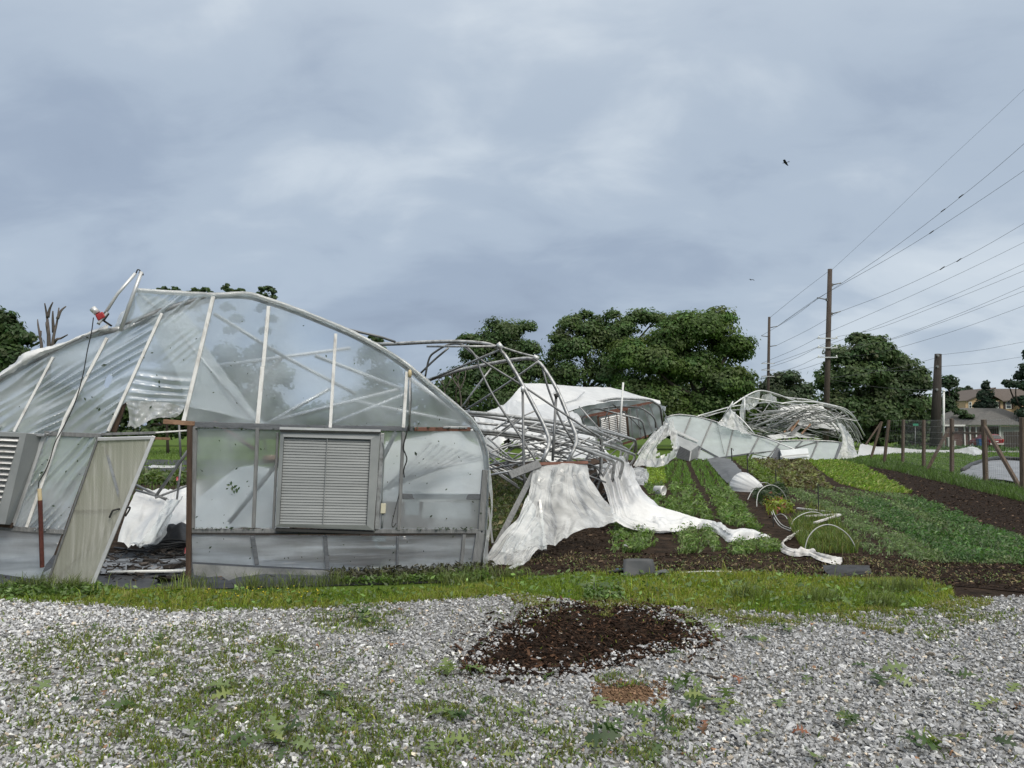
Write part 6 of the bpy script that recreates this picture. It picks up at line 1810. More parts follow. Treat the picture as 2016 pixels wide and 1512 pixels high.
for p, q in [((1360, 822), (1344, 862)), ((1401, 830), (1377, 886)), ((1444, 843), (1430, 899)), ((1494, 860), (1477, 893)), ((1538, 869), (1513, 900)), ((1580, 868), (1567, 880)), ((1610, 870), (1596, 903)), ((1477, 893), (1470, 905)), ((1377, 886), (1372, 903)), ((1513, 900), (1508, 907))]:
    lbar(p, q, 0.085, 'galv_dark', 'stud')
lbar((1322, 850), (1414, 901), 0.12, 'slate_wood', 'sill')
lbar((1414, 902), (1484, 892), 0.10, 'slate_wood', 'sill')
lbar((1560, 884), (1615, 868), 0.08, 'galv_dark', 'sill')
lbar((1484, 892), (1560, 884), 0.06, 'galv_dark', 'sill')
lbar((1656, 872), (1645, 903), 0.16, 'slate_wood', 'corner_post')
lbar((1325, 846), (1374, 869), 0.16, 'pvc', 'white_rail', -0.2)
lbar((1372, 878), (1360, 905), 0.14, 'slate_wood', 'corner_post', -0.2)
MB().tube([lean(x, y, -0.05) for x, y in TOPE], 0.05, 8).build('hoop', M['galv'], rg, smooth=True)
MB().tube([lean(1499, 859, -0.3), lean(1560, 883, -0.6), gr(1613, 904, 0.05)], 0.045, 8).build('pipe', M['galv_light'], rg, smooth=True)
MB().tube(smooth_path([lean(1411, 830, -0.1), lean(1418, 860, -0.15), lean(1426, 894, -0.1)], 4), 0.012, 5).build('cable', M['cable'], rg, smooth=True)
# heap of roof pipes
for pts, d0, d1, r in [
    ([(1374, 819), (1400, 812), (1440, 800), (1510, 792)], 55, 60, 0.05), ([(1385, 822), (1430, 808), (1466, 806)], 55, 57, 0.04), ([(1380, 820), (1420, 811), (1500, 803)], 56, 60, 0.04),
    ([(1432, 805), (1466, 781), (1495, 767), (1527, 775), (1560, 788), (1600, 800)], 56, 60, 0.06), ([(1466, 781), (1538, 794), (1575, 797)], 56, 58, 0.05),
    ([(1500, 769), (1545, 783), (1590, 786), (1640, 800)], 62, 64, 0.05), ([(1538, 795), (1560, 791), (1608, 791), (1652, 801), (1682, 821), (1702, 858)], 56, 60, 0.06),
    ([(1483, 855), (1450, 832), (1436, 806), (1443, 790)], 55, 55, 0.05), ([(1436, 806), (1465, 830), (1488, 858)], 55, 54, 0.05), ([(1443, 790), (1418, 830)], 55, 55, 0.04), ([(1466, 781), (1466, 835)], 56, 56, 0.05)]:
    pipe(pts, d0, d1, r, 'galv_light' if r > 0.045 else 'galv', 'bow', rg, rad=1.0)
rr_ = np.random.default_rng(77)
for i in range(34):                                   # nested hoops folded over to the right
    t = i / 33
    d = 57 + 8 * t + rr_.uniform(-0.5, 0.5)
    x0 = 1462 + rr_.uniform(0, 60) + 30 * t
    y0 = rr_.uniform(800, 858)
    xr = 1652 + 45 * rr_.uniform(0, 1)
    pk = 797 + 26 * t + rr_.uniform(-6, 6)
    pts = [(x0, y0), (0.55 * x0 + 0.45 * xr, min(y0, pk + 14) - 4), (xr - 62, pk), (xr - 26, pk + 10), (xr - 10, pk + 24), (xr + 4, pk + 52), (xr - 4, pk + 66)]
    if i % 3: pts = pts[:-1]
    pipe(pts, d, d + rr_.uniform(0, 2), rr_.uniform(0.03, 0.05), rr_.choice(['galv', 'galv_light', 'galv', 'galv_dark', 'galv_dark']), 'bow', rg, rad=0.8)
for i in range(135):
    x = rr_.uniform(1465, 1660)
    hi = np.interp(x, [1465, 1520, 1600, 1660], [826, 800, 800, 815])
    y = rr_.uniform(hi, 864)
    a = rr_.choice([0.12, 0.25, 0.5, 0.75, -0.15, -0.35, -0.7, -1.0], p=[.2, .2, .15, .1, .15, .1, .05, .05])
    l = rr_.uniform(18, 75)
    d = rr_.uniform(56, 66)
    p = [(x - l * math.cos(a) / 2, y - l * math.sin(a) / 2), (x, y + rr_.uniform(-2, 2)), (x + l * math.cos(a) / 2, y + l * math.sin(a) / 2)]
    if p[0][1] > 866 or p[2][1] > 868: continue
    pipe(p, d, d + rr_.uniform(-1, 1), rr_.uniform(0.018, 0.036), rr_.choice(['galv', 'galv_light', 'galv_dark', 'galv', 'galv_dark']), 'brace', rg, rad=0.8)
for i in range(7):
    x, y = rr_.uniform(1540, 1590), rr_.uniform(846, 862)
    MB().beam(at(x, y, 57), at(x + 14 + rr_.uniform(0, 12), y - rr_.uniform(14, 24), 58), 0.12, 0.05, (0, -1, 0.3)).build('board', M['fresh_wood'] if i % 3 == 0 else M['grey_wood'], rg)
# white film inside and around the heap
for rows, lab, mat, sd in [
    ([[at(1436, 806, 54), at(1446, 812, 54.5), at(1456, 822, 55)], [at(1418, 828, 53.5), at(1445, 838, 53.5), at(1470, 846, 54)], [at(1412, 833, 53), at(1450, 848, 53), at(1486, 858, 53)]], 'triangular white film scrap hung on crossed pipes', 'film_loose', 71),
    ([[at(1466, 783, 57), at(1480, 776, 57.5), at(1497, 770, 58)], [at(1466, 795, 57), at(1478, 795, 57.5), at(1494, 792, 58)], [at(1468, 806, 57), at(1474, 808, 57.3), at(1484, 802, 57.6)]], 'film flag caught at the highest pipe corner of the heap', 'film_loose', 72),
    ([[at(1500, 778, 59), at(1515, 775, 59.5), at(1528, 782, 60)], [at(1498, 790, 59), at(1515, 794, 59.5), at(1530, 790, 60)]], 'second film flag right of the highest pipe corner', 'film_loose', 73),
    ([[at(1462, 784, 56.4), at(1467, 784, 56.6)], [at(1458, 810, 56.2), at(1466, 810, 56.4)], [at(1457, 834, 56), at(1465, 832, 56.2)]], 'narrow film strip hanging down the left upright of the heap', 'film_loose', 74),
    ([[at(1535, 800, 63), at(1575, 796, 64), at(1620, 800, 65)], [at(1545, 818, 62), at(1590, 815, 63), at(1640, 825, 64)], [at(1580, 840, 61), at(1620, 845, 62), at(1655, 850, 63)]], 'white film lying inside the heap of pipes', 'film_white', 75),
    ([[at(1510, 858, 57), at(1560, 850, 58), at(1600, 862, 58)], [at(1520, 864, 56), at(1570, 862, 57), at(1620, 864, 57)]], 'flat white film under the middle of the heap', 'film_white', 76),
    ([[at(1648, 832, 55), at(1660, 838, 55.5), at(1676, 858, 56)], [at(1658, 860, 54), at(1668, 868, 54.5), at(1682, 872, 55)], [at(1654, 888, 53), at(1672, 888, 53.3), at(1686, 888, 54)], [at(1646, 904, 52), at(1670, 904, 52.3), at(1690, 898, 53)]], 'dirty white film curtain falling at the right end of the heap', 'film_loose', 78)]:
    o = drape('plastic_sheet', rows, M[mat], None, 9, 9, fold=0.10, ff=2.5, along='v', crumple=0.10, cs=0.9, seed=sd)
    tag(o, lab, 'plastic sheet', 'torn film sheets')
# fan boxes that dropped off the wall
fx = thing('fan_box', 'grey louvred fan box tipped in the gap left of the flat wall', 'fan box', tuple(gr(1348, 906)), 'fan boxes')
f4 = [at(1326, 872, 50), at(1360, 888, 50), at(1357, 908, 50), at(1332, 902, 50)]
b4 = [at(1335, 858, 51.2), at(1376, 876, 51.2), at(1374, 900, 51.2), at(1340, 896, 51.2)]
MB().box8(f4 + b4).build('casing', M['casing'], fx)
for i in range(8):
    f = (i + 0.5) / 8
    MB().beam(f4[0].lerp(f4[3], f) + Vector((0.05, -0.05, 0)), f4[1].lerp(f4[2], f) + Vector((-0.05, -0.05, 0)), 0.05, 0.04, (0, -1, 0)).build('slat', M['galv_dark'], fx)
MB().beam(f4[1] + Vector((0, -0.06, 0)), f4[2] + Vector((0, -0.06, 0)), 0.06, 0.06, (0, -1, 0)).build('rim', M['pvc'], fx)
fx = thing('fan_box', 'pale square fan hood lying on the foot of the flat wall', 'fan box', tuple(gr(1560, 908)), 'fan boxes')
f4 = [at(1536, 886, 50.6), at(1590, 882, 50.6), at(1594, 899, 50), at(1542, 905, 50)]
b4 = [v + Vector((0.1, 0.9, -0.1)) for v in f4]
MB().box8(f4 + b4).build('casing', M['film_panelled'], fx)
MB().beam(at(1536, 899, 49.9), at(1592, 894, 49.9), 0.10, 0.06, (0, -1, 0)).build('rim', M['pvc'], fx)
MB().beam(at(1536, 886, 50.9), at(1524, 905, 50.6), 0.5, 0.1, (0, -1, 0)).build('side', M['slate_wood'], fx)

# ================================================================== GARDEN THINGS
bk_c = gr(1302, 975)
bucket = thing('bucket', 'white plastic bucket tipped on its side between the rows', 'bucket', tuple(bk_c))
ax = Vector((0.80, -0.72, -0.10)).normalized()
rb, rt, ln = 0.115, 0.145, 0.30
cc0 = bk_c + Vector((-0.16, 0.12, 0.155))
MB().lathe(cc0, [(0.0, 0.0), (rb, 0.0), (rt * 0.985, ln - 0.05), (rt * 1.04, ln - 0.045), (rt * 1.04, ln - 0.03), (rt, ln - 0.028), (rt, ln), (rt - 0.008, ln), (rb - 0.006, 0.012), (0, 0.012)], 28, ax).build('pail', M['pvc'], bucket, smooth=True)
MB().tube([cc0 + ax * (ln - 0.04) + Vector((0.0, 0.0, 0.15)), cc0 + ax * (ln + 0.05) + Vector((-0.08, -0.05, 0.10)), cc0 + ax * (ln + 0.02) + Vector((-0.12, -0.1, -0.05))], 0.004, 5).build('handle', M['galv'], bucket)
rp_ = gr(1258, 1136)
o = MB()
c = [gr(1229, 1137, 0), gr(1290, 1135, 0)]
vv_, ff_ = [], []
for j in range(7):
    for i in range(9):
        u, v = i / 8, j / 6
        p = c[0].lerp(c[1], u) + Vector((0.02 * (v > .8) * (0.5 - u), 0.10 * v + 0.03 * math.sin(u * 3 + v * 2), 0.215 * v - 0.015 * (abs(u - 0.5) * 2) ** 6 * (v > 0.9)))
        vv_.append(p)
for j in range(6):
    for i in range(8):
        k = j * 9 + i
        ff_.append((k, k + 1, k + 10, k + 9))
o.add(vv_, ff_)
o = o.build('rubber_mat', M['rubber'], smooth=True, base=tuple(rp_))
sm = o.modifiers.new('thickness', 'SOLIDIFY'); sm.thickness = 0.008
tag(o, 'square grey rubber sheet propped upright at the grass edge', 'rubber sheet')
o = MB().add([gr(1285, 1126, 0.05), gr(1310, 1120, 0.06), gr(1322, 1128, 0.03), gr(1292, 1134, 0.04), gr(1300, 1127, 0.08)], [(0, 1, 4), (1, 2, 4), (2, 3, 4), (3, 0, 4)]).build('rubber_scrap', M['rubber'], base=tuple(gr(1300, 1128)))
tag(o, 'small grey scrap behind the propped rubber sheet', 'rubber scrap')
o = MB().tube([gr(1200, 1128, 0.03), gr(1215, 1124, 0.05), gr(1228, 1124, 0.05)], 0.022, 8).build('hose_end', M['black_plastic'], smooth=True, base=tuple(gr(1215, 1126)))
tag(o, 'short black hose end left of the rubber sheet', 'hose')
MB().tube([gr(1213, 1123, 0.05), gr(1229, 1123, 0.05)], 0.024, 8).build('coupling', M['blue'], o, smooth=True)
stk = MB().beam(gr(1245, 1083, 0.02), gr(1233, 1075, 0.10), 0.035, 0.012, (0, -0.3, 1)).build('plant_label', M['yellow_wood'], base=tuple(gr(1245, 1083)))
tag(stk, 'pale wooden plant stake stuck slanting in the green row end', 'plant stake')
MB().beam(gr(1234, 1075.7, 0.094), gr(1231, 1073, 0.125), 0.045, 0.016, (0, -0.3, 1)).build('cap', M['film_loose'], stk)
o = MB().tube([gr(1341, 1127.5, 0.02), gr(1395, 1125, 0.02), gr(1440, 1126, 0.02)], 0.011, 7).build('pvc_pipe', M['pvc'], smooth=True, base=tuple(gr(1395, 1125)))
tag(o, 'thin white pipe lying along the bed edge behind the grass', 'pipe')

# row cover and hoops
o = thing('row_cover', 'white gathered row cover dome at the end of the black fabric', 'row cover', tuple(gr(1470, 965)))
b = gr(1473, 968)
vs_, fs_ = [], []
nr, na = 12, 40
for j in range(nr + 1):
    t = j / nr
    for i in range(na + 1):
        a = math.pi * i / na
        pl = 1 + 0.035 * math.sin(i * 2.4) * (1 - t) + 0.02 * math.sin(i * 5.1)
        R = 0.44 * math.cos(t * math.pi / 2 * 0.98) ** 0.6
        vs_.append(b + Vector((-math.cos(a) * R * pl + 0.36 * t * t, 0.5 - 0.75 * math.sin(t * math.pi / 2), math.sin(a) * R * 1.28 * pl * (1 - 0.2 * t))))
for j in range(nr):
    for i in range(na):
        k = j * (na + 1) + i
        fs_.append((k, k + 1, k + na + 2, k + na + 1))
MB().add(vs_, fs_).build('cloth', M['row_cloth'], o, smooth=True)
MB().tube([b + Vector((-math.cos(a) * 0.44, 0.51, math.sin(a) * 0.56)) for a in np.linspace(0, math.pi, 15)], 0.012, 6).build('hoop', M['pvc'], o, smooth=True)


def hoop(pts, r, lab, group='white plastic hoops in the garden'):
    P = [gr(*pts[0]), gr(*pts[-1])]
    k = len(pts)
    path = []
    for i, (x, y) in enumerate(pts):
        dpt = P[0].y + (P[1].y - P[0].y) * (i / (k - 1))
        path.append(at(x, y, dpt))
    o = MB().tube(smooth_path(path, 5), r * 0.85, 8).build('hoop', M['hoop_pvc'], smooth=True, base=tuple((P[0] + P[1]) / 2))
    return tag(o, lab, 'hoop', group)


hoop([(1472, 984), (1480, 968), (1492, 955), (1503, 950), (1515, 953), (1522, 962)], 0.012, 'leaning white hoop closest to the row cover')
hoop([(1490, 998), (1490, 985), (1494, 969), (1506, 958), (1521, 955), (1536, 963), (1545, 975), (1551, 992)], 0.012, 'white hoop arching over the dark plants behind the chard')
hoop([(1556, 1042), (1560, 1028), (1567, 1020), (1581, 1012), (1597, 1008), (1612, 1010), (1626, 1017), (1640, 1028)], 0.010, 'middle white hoop among the feathery dill')
hoop([(1585, 1090), (1586, 1075), (1592, 1057), (1606, 1041), (1626, 1033), (1645, 1036), (1664, 1048), (1676, 1062), (1684, 1078), (1686, 1088)], 0.0095, 'nearest and widest white hoop over the dill bed')
hoop([(1524, 1018), (1530, 1014), (1538, 1012), (1546, 1016), (1550, 1022)], 0.008, 'small low white hoop half hidden by the chard')
for i, (p, q, w, lab) in enumerate([((1570, 1003), (1634, 1011), 0.10, 'upper bar of the white strip frame right of the chard'), ((1586, 1020), (1653, 1016), 0.08, 'lower bar of the white strip frame right of the chard'), ((1604, 1034), (1654, 1017), 0.09, 'slanting white strip coming down to the middle hoop')]):
    a, b = gr(p[0], p[1] + 8), gr(q[0], q[1] + 8)
    a.z = b.z = 0.12
    o = MB().beam(a, b, w * 0.6, 0.03, (0, 0, 1)).build('white_strip', M['cloth'], base=tuple((a + b) / 2))
    tag(o, lab, 'strip', 'white strips in the dill')
for off in (0, 0.03):
    pth = [at(1519, 1008, 16.2), at(1524, 1020, 15.8), at(1536, 1036, 15.1), at(1556, 1045, 14.3)]
    o = MB().tube(smooth_path([p + Vector((off, 0, off)) for p in pth], 5), 0.008, 6).build('hoop', M['hoop_pvc'], smooth=True, base=(pth[3].x, pth[3].y, 0))
    tag(o, ['sprung white hoop end bending down left of the dill', 'second strand of the sprung hoop end left of the dill'][off > 0], 'hoop', 'white plastic hoops in the garden')
rows = []
for x, y, w in [(1576, 1048, 0.07), (1560, 1058, 0.08), (1545, 1068, 0.09), (1538, 1078, 0.10), (1546, 1088, 0.10), (1566, 1093, 0.09), (1597, 1094, 0.09), (1612, 1100, 0.13), (1632, 1106, 0.17), (1656, 1109, 0.12)]:
    c = gr(x, y + 2)
    rows.append([c + Vector((-w * .5, -w, 0.015)), c + Vector((0, -w * 0.3, 0.08)), c + Vector((w * .3, w * 0.5, 0.07)), c + Vector((w * .5, w, 0.015))])
o = drape('cloth_strip', rows, M['cloth'], None, 9, 9, fold=0.03, ff=2.5, crumple=0.06, cs=7, seed=81)
tag(o, 'crumpled dirty white cloth strip curling round the dill bed', 'cloth strip')
o = drape('fabric_scrap', [[gr(1620, 1113, 0.08), gr(1665, 1112, 0.09), gr(1712, 1114, 0.08)], [gr(1624, 1124, 0.05), gr(1668, 1123, 0.06), gr(1714, 1124, 0.05)], [gr(1636, 1136, 0.0), gr(1680, 1134, 0.0), gr(1722, 1133, 0.0)]], M['weed_fabric'], None, 9, 8, fold=0.02, ff=2, along='u', crumple=0.04, cs=5, seed=84)
tag(o, 'black fabric scrap folded at the bottom of the dill bed', 'weed fabric')
o = drape('fabric_sheet', [[gz(1390, 906, 0.1), gz(1412, 905, 0.2), gz(1440, 906, 0.1)], [gz(1404, 924, 0.08), gz(1425, 923, 0.22), gz(1452, 922, 0.1)], [gz(1420, 942, 0.05), gz(1440, 942, 0.2), gz(1464, 940, 0.05)], [gz(1444, 962, 0.0), gz(1458, 962, 0.12), gz(1474, 958, 0.02)]], M['grey_fabric2'], None, 10, 10, fold=0.05, ff=2, along='u', crumple=0.10, cs=0.9, seed=87)
tag(o, 'dark grey fabric sheet lying between the rows behind the row cover', 'ground fabric')
for i, (x, y0, y1, lab) in enumerate([(1611.5, 953, 1020, 'thin black stake standing in the dark field right of the dill'), (1472, 893, 934, 'thin black stake left of the potato bushes'), (1441, 882, 910, 'thin dark stake by the flat film wall'), (1523, 1013, 1038, 'short dark stub stake left of the dill bed'), (1528, 924, 952, 'thin dark stake in the yellow green row')]):
    b = gr(x, y1)
    o = MB().tube([b, at(x - 1, y0, b.y)], 0.012 * b.y / 15, 6).build('stake', M['cable'], base=tuple(b))
    MB().tube([at(x - 1, y0 + 1, b.y), at(x + 2, y0 + 2, b.y), at(x + 3, y0 + 6, b.y)], 0.006 * b.y / 15, 5).build('hook', M['cable'], o)
    tag(o, lab, 'stake', 'thin garden stakes')

# ================================================================== FENCE
fence = thing('fence', 'wooden post and wire fence along the far side of the garden', 'fence', tuple(gr(1874, 934)))
PB = [((1736, 830), (1714, 901)), ((1750, 827), (1740, 913)), ((1778.6, 826), (1777, 914)), ((1818.6, 827), (1818.6, 923)), ((1874, 824), (1874, 935)), ((1936.6, 826), (1941, 952)), ((2013, 822), (2014, 967)), ((2105, 818), (2110, 990))]
tops, bots = [], []
for t_, b_ in PB:
    b = gr(*b_)
    tp = at(t_[0], t_[1], b.y)
    tops.append(tp); bots.append(b)
    MB().beam(b - Vector((0, 0, 0.1)), tp, 0.135, 0.135, (0.2, -1, 0)).build('post', M['post_wood'], fence, bevel=0.012)
for (t_, b_) in [((1734, 832), (1693, 892)), ((1868.5, 843), (1824, 928)), ((1938.5, 840), (2011, 965))]:
    b = gr(*b_)
    MB().beam(b, at(t_[0], t_[1], b.y if t_[0] != 1938.5 else 26.6), 0.12, 0.10, (0.2, -1, 0)).build('brace', M['post_wood'], fence, bevel=0.01)
MB().beam(at(1877, 851, bots[4].y), at(1937, 854, bots[5].y), 0.07, 0.06, (0, -1, 0)).build('rail', M['post_wood'], fence)
for i in range(1, len(bots) - 1):
    mb = MB()
    a0, a1, c0_, c1 = bots[i], tops[i], bots[i + 1], tops[i + 1]
    for k in range(9):
        f = 0.06 + 0.92 * k / 8
        mb.tube([a0.lerp(a1, f), c0_.lerp(c1, f)], 0.003, 4, False)
    nn_ = max(6, int((c0_ - a0).length / 0.22))
    for k in range(1, nn_):
        f = k / nn_
        mb.tube([a0.lerp(c0_, f) + Vector((0, 0, 0.05)), a1.lerp(c1, f)], 0.0024, 4, False)
    mb.build('wire_mesh', M['galv'], fence)

# grey ground sheet and white film lying beyond the fence
o = drape('tarp', [[gz(1895, 930, 0.1), gz(1940, 922, 0.35), gz(1990, 919, 0.35), gz(2080, 921, 0.3)], [gz(1890, 938, 0.05), gz(1940, 932, 0.2), gz(1995, 932, 0.2), gz(2090, 936, 0.2)], [gz(1905, 948, 0.02), gz(1950, 950, 0.1), gz(2000, 953, 0.1), gz(2100, 960, 0.1)]], M['grey_fabric'], None, 10, 9, fold=0.03, ff=3, along='u', crumple=0.10, cs=0.8, seed=91)
tag(o, 'pale grey ground sheet weighted down beyond the fence', 'ground sheet')
pts = [gz(x, y, z) for x, y, z in ((1895, 931, .12), (1915, 926, .3), (1940, 922, .42), (1965, 920, .5), (1990, 919, .45), (2020, 920, .42), (2080, 921, .4))]
o = MB().tube(smooth_path(pts, 4), 0.10, 8).build('tarp_roll', M['black_plastic'], smooth=True, base=tuple(gr(1960, 921)))
tag(o, 'rolled black edge along the back of the grey ground sheet', 'tarp roll')
o = drape('plastic_sheet', [[gz(1700, 890, 0.7), gz(1730, 890, 0.5), gz(1780, 889, 0.3), gz(1830, 888.5, 0.15), gz(1880, 888.5, 0.15), gz(1915, 889, 0.4), gz(1936, 891, 0.15)], [gz(1694, 894, 0.8), gz(1728, 892, 0.5), gz(1780, 890.5, 0.3), gz(1830, 890, 0.15), gz(1880, 890, 0.2), gz(1915, 892, 0.5), gz(1938, 893, 0.1)], [gz(1688, 899, 0.03), gz(1728, 896, 0.03), gz(1780, 892.5, 0.03), gz(1830, 892, 0.03), gz(1880, 892, 0.03), gz(1920, 897, 0.03), gz(1936, 895, 0.03)]], M['film_white'], None, 10, 8, fold=0.06, ff=9, along='v', crumple=0.14, cs=0.55, seed=95)
tag(o, 'long white film blown out flat across the lawn', 'plastic sheet', 'torn film sheets')

# ================================================================== POLES AND WIRES
D1, D2, D3 = 70.0, 112.0, 95.0


def pole_thing(name, label, top, foot, d, r0, r1, mat='pole_wood', group=None):
    b = at(foot[0], foot[1], d); b.z = 0
    t = thing(name, label, 'utility pole', tuple(b), group)
    tp = at(top[0], top[1], d)
    MB().tube([b - Vector((0, 0, 0.2)), b.lerp(tp, 0.5), tp], [r0, (r0 + r1) / 2, r1], 14).build('pole', M[mat], t, smooth=True)
    return t


up1 = pole_thing('utility_pole', 'tallest brown utility pole with side arms, rising from the pipe heap', (1634, 530), (1624, 853), D1, 0.27, 0.20, group='utility poles')
up2 = pole_thing('utility_pole', 'farther thin dark utility pole right of the huge round tree', (1514.5, 624), (1510, 853), D2, 0.24, 0.18, group='utility poles')
up3 = pole_thing('utility_pole', 'thick cut off wooden pole standing before the ranch house', (1847, 697), (1840, 853), D3, 0.68, 0.40, 'pole_dark', group='utility poles')
for p, q in [((1638, 561), (1656, 557)), ((1628, 590), (1609, 586)), ((1637, 618), (1655, 613))]:
    MB().tube([at(*p, D1), at(*q, D1 - 0.3)], 0.05, 8).build('insulator_arm', M['galv_dark'], up1, smooth=True)
    MB().lathe(at(*p, D1), [(0.0, -0.12), (0.12, -0.12), (0.12, 0.12), (0, 0.12)], 8).build('bracket', M['galv_dark'], up1)
for y in (666, 684.5, 703.5):
    MB().beam(at(1609, y, D1 - 0.35), at(1649, y, D1 - 0.35), 0.09, 0.10, (0, -1, 0)).build('crossarm', M['galv_light'], up1)
    for x in (1612, 1647):
        MB().lathe(at(x, y, D1 - 0.35), [(0.0, 0.0), (0.06, 0.02), (0.07, 0.1), (0.03, 0.2), (0, 0.22)], 8).build('insulator', M['pvc'], up1, smooth=True)
for p, q in [((1517, 645), (1531, 642)), ((1512, 663), (1499, 661)), ((1516, 682), (1529, 680))]:
    MB().tube([at(*p, D2), at(*q, D2 - 0.3)], 0.06, 8).build('insulator_arm', M['galv_dark'], up2, smooth=True)
for y in (715.5, 728.5, 741):
    MB().beam(at(1499, y, D2 - 0.35), at(1525, y, D2 - 0.35), 0.11, 0.12, (0, -1, 0)).build('crossarm', M['galv_light'], up2)
for i, y in enumerate((700, 722, 767)):
    MB().lathe(at(1846 - i, y, D3 - 0.5), [(0.0, -0.15), (0.15, -0.15), (0.15, 0.15), (0, 0.15)], 8, (0, 1, 0)).build('bracket', M['galv_dark'], up3)
wb = gr(1858, 896)
o = MB().tube([at(1858, 882, 93), at(1858, 771, 93)], 0.12, 12).build('flag_pole', M['pvc'], smooth=True, base=(at(1858, 896, 93).x, 93, 0))
tag(o, 'plain white pole just right of the thick pole', 'pole')
MB().lathe(at(1858, 770, 93), [(0, -0.1), (0.15, -0.08), (0.15, 0.1), (0, 0.16)], 10).build('cap', M['pvc'], o, smooth=True)


def wire(pts, x0, dA, x1, dB, lab, r=0.016, group='power lines'):
    P = []
    for x, y in pts:
        f = (x - x0) / (x1 - x0)
        d = 1.0 / ((1 - f) / dA + f / dB)
        P.append(at(x, y, d))
    P = smooth_path(P, 6)
    o = MB().tube(P, [0.72 * r * max(0.6, p.y / 60) for p in P], 5, False).build('power_line', M['wire'], smooth=True, base=tuple(P[0]))
    return tag(o, lab, 'power line', group)


W1 = [
    ([(1637, 532), (1742, 435), (1848, 333), (1948, 240), (2016, 176), (2200, 0)], 'top wire from the tip of the tallest pole up to the right edge', 0.012),
    ([(1655, 559), (1754, 492), (1891, 388), (2016, 283), (2200, 110)], 'second wire from the upper right arm of the tallest pole', 0.02),
    ([(1609, 588), (1638, 571), (1745, 511), (1834, 457), (2016, 336), (2200, 200)], 'third wire from the left arm of the tallest pole', 0.02),
    ([(1655, 613), (1754, 575), (1888, 512), (2016, 440), (2200, 325)], 'fourth wire from the lower right arm of the tallest pole', 0.018),
    ([(1612, 661), (1635, 652), (1723, 614), (1850, 557), (2016, 477), (2200, 380)], 'fifth wire leaving the left end of the top crossarm', 0.016),
    ([(1613, 684), (1660, 668), (1754, 631), (1880, 580), (2016, 519), (2200, 430)], 'sixth wire leaving the left end of the second crossarm', 0.016),
    ([(1647, 663), (1723, 648), (1845, 602), (2016, 533), (2200, 450)], 'seventh wire leaving the right end of the top crossarm', 0.016),
    ([(1613, 703), (1660, 692), (1754, 667), (1880, 621), (2016, 563), (2200, 480)], 'eighth wire leaving the left end of the lowest crossarm', 0.016),
    ([(1647, 683), (1740, 672), (1845, 638), (2016, 573), (2200, 500)], 'ninth wire leaving the right end of the second crossarm', 0.016),
    ([(1647, 703), (1710, 698), (1778, 682), (1880, 651), (2016, 602), (2200, 530)], 'tenth wire leaving the right end of the lowest crossarm', 0.016),
]
for pts, lab, r in W1:
    wire(pts, pts[0][0], D1, 2200, 34, lab, r)
for pts, lab in [([(1634, 532), (1574, 578), (1515, 626)], 'top wire between the two tall poles'), ([(1609, 587), (1570, 614), (1531, 642)], 'second wire between the two tall poles'), ([(1655, 559), (1590, 602), (1531, 642)], 'third wire between the two tall poles'), ([(1609, 588), (1560, 625), (1499, 661)], 'fourth wire between the two tall poles'), ([(1652, 614), (1590, 650), (1529, 680)], 'fifth wire between the two tall poles'),
                 ([(1610, 665), (1560, 690), (1500, 715)], 'sixth wire between the two tall poles'), ([(1648, 666), (1585, 693), (1524, 715)], 'seventh wire between the two tall poles'), ([(1610, 684), (1560, 708), (1500, 728)], 'eighth wire between the two tall poles'), ([(1610, 703), (1560, 725), (1500, 741)], 'ninth wire between the two tall poles'), ([(1648, 703), (1585, 725), (1525, 741)], 'tenth wire between the two tall poles')]:
    wire(pts, pts[0][0], D1, pts[-1][0], D2, lab, 0.016)
for pts, lab in [([(1848, 699), (1930, 689), (2016, 673), (2200, 640)], 'upper wire from the thick pole to the right edge'), ([(1848, 722), (1930, 715), (2016, 702), (2200, 676)], 'lower wire from the thick pole to the right edge')]:
    wire(pts, 1848, D3, 2200, 70, lab, 0.014)
for pts, lab in [([(1845, 704), (1800, 716), (1720, 733), (1634, 744)], 'slack wire from the thick pole top back to the tall pole'), ([(1844, 723), (1790, 729), (1720, 729), (1642, 718)], 'sagging wire from the thick pole to the tall pole'), ([(1843, 767), (1790, 767), (1720, 761), (1634, 747)], 'lowest sagging wire from the thick pole to the tall pole'), ([(1510, 745), (1450, 752), (1400, 758)], 'short wire running left from the far pole')]:
    wire(pts, pts[0][0], D3 if pts[0][0] > 1600 else D2, pts[-1][0], D1 if pts[0][0] > 1600 else 118, lab, 0.016)
# splices on the thick wires
for i, (x, y, w_, lab) in enumerate([(1857, 414, 1, 'dark splice sleeve lower on the second wire'), (1892, 386, 1, 'dark splice sleeve higher on the second wire'), (1834, 457, 2, 'dark splice sleeve on the third wire'), (1855, 528, 3, 'dark splice sleeve lower on the fourth wire'), (1888, 512, 3, 'dark splice sleeve higher on the fourth wire')]):
    pts = W1[w_][0]
    f = (x - pts[0][0]) / (2200 - pts[0][0]); d = 1.0 / ((1 - f) / D1 + f / 34)
    a = at(x - 5, y + 3.6, d * 1.002); b = at(x + 5, y - 3.6, d * 0.998)
    o = MB().tube([a, a.lerp(b, 0.2), a.lerp(b, 0.8), b], [0.015, 0.035, 0.035, 0.015], 6).build('splice_sleeve', M['wire'], smooth=True, base=tuple(a))
    tag(o, lab, 'splice', 'splice sleeves on the wires')

